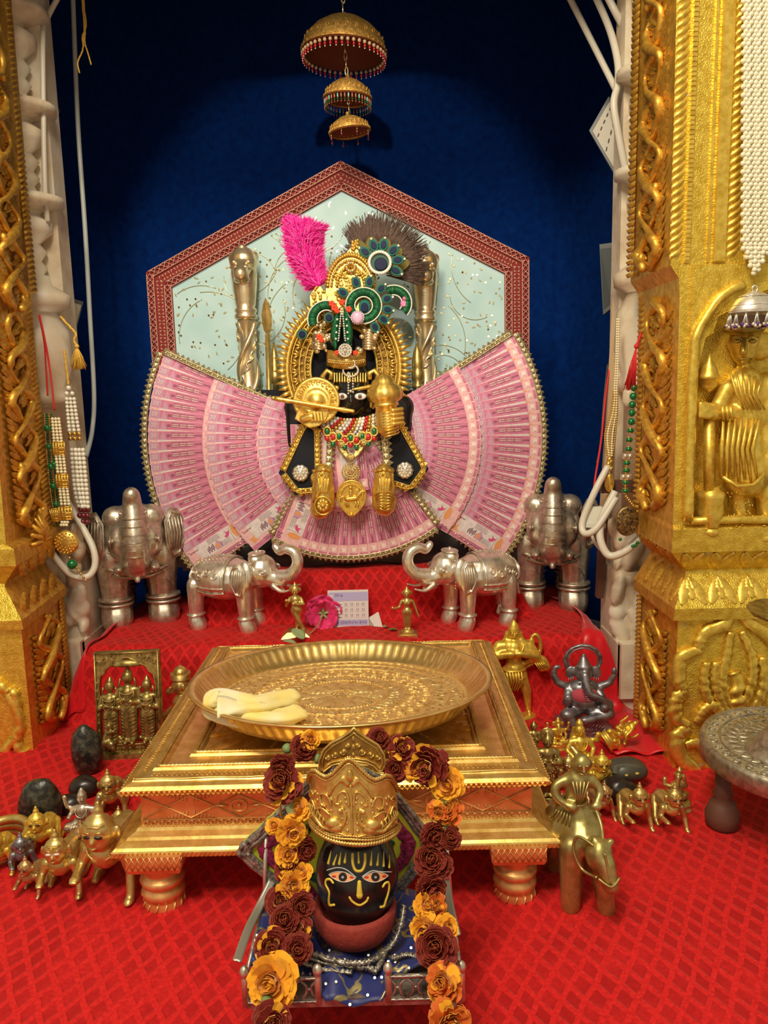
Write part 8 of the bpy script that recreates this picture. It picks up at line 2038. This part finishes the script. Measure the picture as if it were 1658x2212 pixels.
def beads(g, pts, r, sp, Y, c, mi=0, sq=1, jit=0):
    P = cr([PY(x, y, Y)-c for x, y in pts], 10); acc = 0; last = P[0]; g.sph(last, (r, r, r*sq), mi, 7, 5)
    for a, b in zip(P, P[1:]):
        d = (b-a).length; 
        while acc+d >= sp: t = (sp-acc)/d; a = a.lerp(b, t); d = (b-a).length; acc = 0; g.sph(a, (r, r, r*sq), mi, 7, 5)
        acc += d
# left: gold-box necklace
Y = 1.35; c = PY(117, 888, Y); t = thing('gold_box_necklace', 'pearl necklace with pierced gold boxes and round gold pendant beside the left pillar', 'necklace', c)
g = G()
for k in range(3): beads(g, [(113+k*7, 905), (117+k*8, 955)], .0030, .0056, Y, c); beads(g, [(121+k*8, 985), (125+k*8, 1022)], .0030, .0056, Y, c); beads(g, [(129+k*8, 1055), (133+k*8, 1092)], .0030, .0056, Y, c); beads(g, [(134+k*6, 1128), (130+k*6, 1140)], .0030, .0056, Y, c)
g.ob('pearl_rows', PEARLY, t, kind='stuff')
for (x, y, a, w_) in ((128, 968, .05, 24), (135, 1038, .05, 25), (142, 1108, .03, 27), (119, 1112, -.2, 16)):
    g = G(); o = PY(x, y, Y)-c; k = ppm(Y, .5); w = w_*k/2; h_ = 14*k
    for dx in (-1, -.5, 0, .5, 1): g.tube([o+V((dx*w+a*h_, -.002, h_)), o+V((dx*w-a*h_, -.002, -h_))], .0012, 5)
    for dz in (-1, -.6, 0, .6, 1): g.tube([o+V((-w, -.002, dz*h_)), o+V((w, -.002, dz*h_))], .0011, 5)
    g.box(tuple(o), (w*2, .004, h_*2)); g.ob('gold_box', IGOLD, t)
g = G(); o = PY(143, 1172, Y-.01)-c; g.lathe([(.0215, -.003), (.0225, .0), (.019, .004), (.008, .006), (.0, .0065)], 28, o, M=Matrix.Rotation(pi/2, 3, 'X')); 
for r, m in ((.018, 18), (.013, 13), (.008, 8)):
    for i in range(m): a = 2*pi*i/m; g.sph(o+V((r*cos(a), -.005, r*sin(a))), .0018, 0, 6, 4)
g.ob('gold_pendant', IGOLD, t)
g = G(); g.sph(PY(156, 1219, Y-.01)-c, .0092, 0, 16, 10); g.ob('green_bead', GREENB, t)
g = G(); [g.sph(PY(150+i*5, 1205+i*7, Y-.01)-c, .0028, 0, 6, 4) for i in range(8)]; g.ob('gold_beads', PEARLG, t, kind='stuff')
# left: green necklace
c = PY(100, 890, 1.365); t = thing('green_bead_necklace', 'green and gold multi-strand bead necklace against the left gold pillar', 'necklace', c); g = G(); g2 = G()
for k in range(4): beads(g if k % 2 else g2, [(96+k*5, 895), (99+k*5, 960), (106+k*5, 1040), (115+k*4, 1100), (122+k*2, 1140)], .0021, .0040, 1.365, c)
g.ob('green_strands', GREENB, t, kind='stuff'); g2.ob('gold_strands', PEARLG, t, kind='stuff')
for i, (x, y) in enumerate(((102, 925), (105, 965), (110, 1008), (117, 1003), (115, 1050), (121, 1090))): g = G(); g.sph(PY(x, y, 1.35)-c, .0062 if i % 2 == 0 else .0050, 0, 12, 8); g.ob('green_bead', GREENB, t)
# left: white pearl necklace
Y = 1.40; c = PY(148, 835, Y); t = thing('white_pearl_necklace', 'four-strand white pearl necklace with gold and maroon beads, left of the cable', 'necklace', c); g = G(); g2 = G(); g3 = G()
for k in range(3): beads(g, [(144+k*8, 862), (147+k*9, 900), (150+k*10, 930)], .0037, .0070, Y, c)
for k in range(3): beads(g2, [(151+k*10, 937), (153+k*10, 957)], .0044, .0085, Y, c)
for k in range(4): beads(g, [(155+k*8, 972), (158+k*8.5, 1020), (164+k*8, 1070), (172+k*6, 1095)], .0043, .0080, Y-.004*(k % 2), c)
g.sph(PY(148, 838, Y)-c, .0045); g.sph(PY(144, 850, Y)-c, .004); g.sph(PY(156, 850, Y)-c, .004)
for k in range(3): beads(g3, [(174+k*8, 1100), (170+k*9, 1130)], .0058, .012, Y, c)
g.ob('white_pearls', PEARL, t, kind='stuff'); g2.ob('gold_pearls', PEARLG, t, kind='stuff'); g3.ob('maroon_beads', DKREDB, t, kind='stuff')
strand('yellow_string', [(138, 755, 1.41), (143, 790, 1.41), (148, 832, 1.41)], .0022, YTH, 'twisted yellow cord holding the white pearl necklace', 'cord', tw=(.35, 900, 1))
# right: gold and pearl chain with oval pendant
Y = 1.30; c = PY(1333, 690, Y); t = thing('gold_pearl_chain', 'fine gold and pearl chain with oval gold pendant on the right marble column', 'necklace', c); g = G(); g2 = G()
for k in range(2): beads(g, [(1332+k*4, 690), (1330+k*4, 780), (1326+k*5, 850)], .0020, .0040, Y, c)
for k in range(5): beads(g if k % 2 else g2, [(1325+k*2, 845), (1320+k*3, 890), (1306+k*5.5, 940), (1312+k*2.5, 985)], .0020, .0040, Y, c)
g.ob('pearl_strands', PEARLY, t, kind='stuff'); g2.ob('gold_strands', PEARLG, t, kind='stuff')
g = G(); g.sph(PY(1316, 1043, Y)-c, (.0085, .006, .0165), 0, 16, 10); [g.sph(PY(1316+3*sin(i*2), 992+i*5, Y)-c, .0048, 0, 8, 6) for i in range(5)]; [g.tube([PY(1316, 1043, Y-.006)-c+V((.001+(.003+.0015*j)*cos(a), 0, (.007+.003*j)*sin(a))) for a in [b*pi/8 for b in range(16)]], .0007, 4, 0, True) for j in range(3)]
g.ob('oval_pendant', IGOLD, t); g = G(); g.sph(PY(1316, 1076, Y)-c, .0062, 0, 12, 8); g.ob('pearl_drop', PEARLG, t)
# right: green bead string with round pendant
Y = 1.235; c = PY(1368, 830, Y); t = thing('green_bead_string', 'string of green beads with crystal spacers and a round antique pendant at the right', 'necklace', c)
L1 = [(1368, 837), (1367, 856), (1365, 874), (1364, 892), (1363, 911), (1361, 930), (1358, 950), (1357, 970), (1353, 1000), (1352, 1016), (1350, 1042), (1350, 1060)]
for i, (x, y) in enumerate(L1): g = G(); g.sph(PY(x, y, Y)-c, (.0060, .006, .0058 if i < 5 else .0042), 0, 14, 9); g.ob('green_bead', GREENB, t)
g = G()
for i, (x, y) in enumerate(L1):
    if i >= 5:
        for s in (1, -1): o = PY(x, y+s*6, Y)-c; g.lathe([(.0048, 0), (.003, .002*s), (.001, .003*s)], 10, o)
g.tube([PY(x, y, Y)-c for x, y in L1], .0010, 5)
for k in range(6): g.sph(PY(1352+k*3, 1072+k*4, Y)-c, .0028, 0, 6, 5)
g.ob('gold_caps', PEARLG, t, kind='stuff')
for (x, y) in ((1355, 985), (1351, 1030)): g = G(); o = PY(x, y, Y)-c; g.box(tuple(o), (.016, .005, .009)); [g.sph(o+V((s*.004, -.003, 0)), (.0034, .002, .0034)) for s in (1, -1)]; g.ob('crystal_spacer', SILV, t)
g = G(); o = PY(1353, 1125, Y-.004)-c; g.lathe([(.0185, -.002), (.0200, .001), (.0175, .0035), (.0, .004)], 32, o, M=Matrix.Rotation(pi/2, 3, 'X'), sx=.95, sy=1.25)
for r, m in ((.0160, 20), (.0115, 15), (.007, 9), (.003, 5)):
    for i in range(m): a = 2*pi*i/m; g.tube([o+V(((r*.95)*cos(a)+.0018*cos(b), -.0045, r*1.25*sin(a)+.0018*sin(b))) for b in [q_*pi/3 for q_ in range(6)]], .0006, 4, 0, True)
g.ob('round_pendant', metalmat('antique_gold', (.45, .30, .12), (.10, .06, .03), .35, 160, .6, .001), t)
g = G(); [g.sph(PY(x, y, Y)-c, .0030, 0, 8, 6) for x, y in ((1339, 1165), (1366, 1180), (1372, 1178), (1376, 1172))]; g.ob('tiny_green_beads', GREENB, t, kind='stuff')
c = PY(1350, 1050, 1.315); g = G(); g.box((0, 0, 0), (.085, .012, .022)); g.ob('dark_strap', WOODD, None, c, label='dark brown strap around the right marble column', cat='strap')
# ---------------- pearl curtain and silver bell cap on the right pillar ----------------
Yp = 1.072; c = PY(1627, 590, Yp); t = thing('pearl_tassel', 'dense hanging sheet of cream pearls ending in a point, on the right pillar', 'tassel', c)
pm = G(); pm.sph((0, 0, 0), .0035, 0, 10, 7); pme = pm.mesh('pearl'); pme.materials.append(mat('ivory_pearl', (.80, .76, .56), .2, 0, coat=.5))
k = ppm(Yp, .9); pos = []
for row in range(72):
    y = 592-row*9.2 if row else 592
    n = 1 if row == 0 else min(row+1, 8); lx = 1603 if row >= 7 else 1627-3.8*row; off = 5.5 if row % 2 else 0
    if row == 0: pos.append((1627, 590)); continue
    for j in range(n):
        x = lx+off+j*(10.8 if row >= 7 else 8.4)
        if row > 0: x += (592-y)*.004
        pos.append((x, y))
big = G()
for i, (x, y) in enumerate(pos):
    p = PY(x, y, Yp-.002*(i % 2))-c
    if i < 296: o = link('pearl', pme, t, p)
    else: big.sph(p, .0035, 0, 8, 5)
big.ob('upper_pearls', pme.materials[0], t, kind='stuff')
c = PY(1627, 690, 1.045); t = thing('silver_bell_cap', 'silver domed cap with chain tassels and purple beads over the relief guard head', 'ornament', c); kk = ppm(1.045, .7)
o = PY(1627, 676, 1.045)-c; g = G(); g.lathe([(52*kk, 0), (53*kk, 3*kk), (47*kk, 14*kk), (40*kk, 26*kk), (28*kk, 37*kk), (14*kk, 44*kk), (4*kk, 47*kk)], 40, o, cap=False, sy=.8); d = g.ob('dome', SILV, t)
g = G(); g.tube([o+V((.0035*cos(a), 0, 51*kk+.004*sin(a))) for a in [b*pi/6 for b in range(12)]], .0012, 6, 0, True); [g.tube([o+V((r*kk*cos(a), .8*r*kk*sin(a), z*kk)) for a in [2*pi*b/60 for b in range(60)]], .0008, 5, 0, True, (.4, 2500, 1)) for r, z in ((52, 5), (46, 16), (32, 35))]; g.ob('dome_ring', SILV, d)
gs = G(); gb = G()
for i in range(14):
    a = 2*pi*i/14; b0 = o+V((50*kk*cos(a), 40*kk*sin(a), 0))
    for j in range(4):
        e = b0+V((.0028*(j-1.5), 0, -.016-.002*(j % 2))); gs.tube([b0, (b0+e)/2, e], .0009, 5, 0, twist=(.5, 3000, 1)); (gb if (i+j) % 3 == 0 else gs).sph(e, .0024, 0, 8, 5)
gs.ob('chain_fringe', SILV, t, kind='stuff'); gb.ob('purple_beads', PURPB, t, kind='stuff')
g = G(); g.lathe([(46*kk, -.004), (46*kk, -.018)], 32, o, sy=.8, cap=False); g.ob('dark_cap_lining', mat('dark_lining', (.05, .02, .01), .8), t)
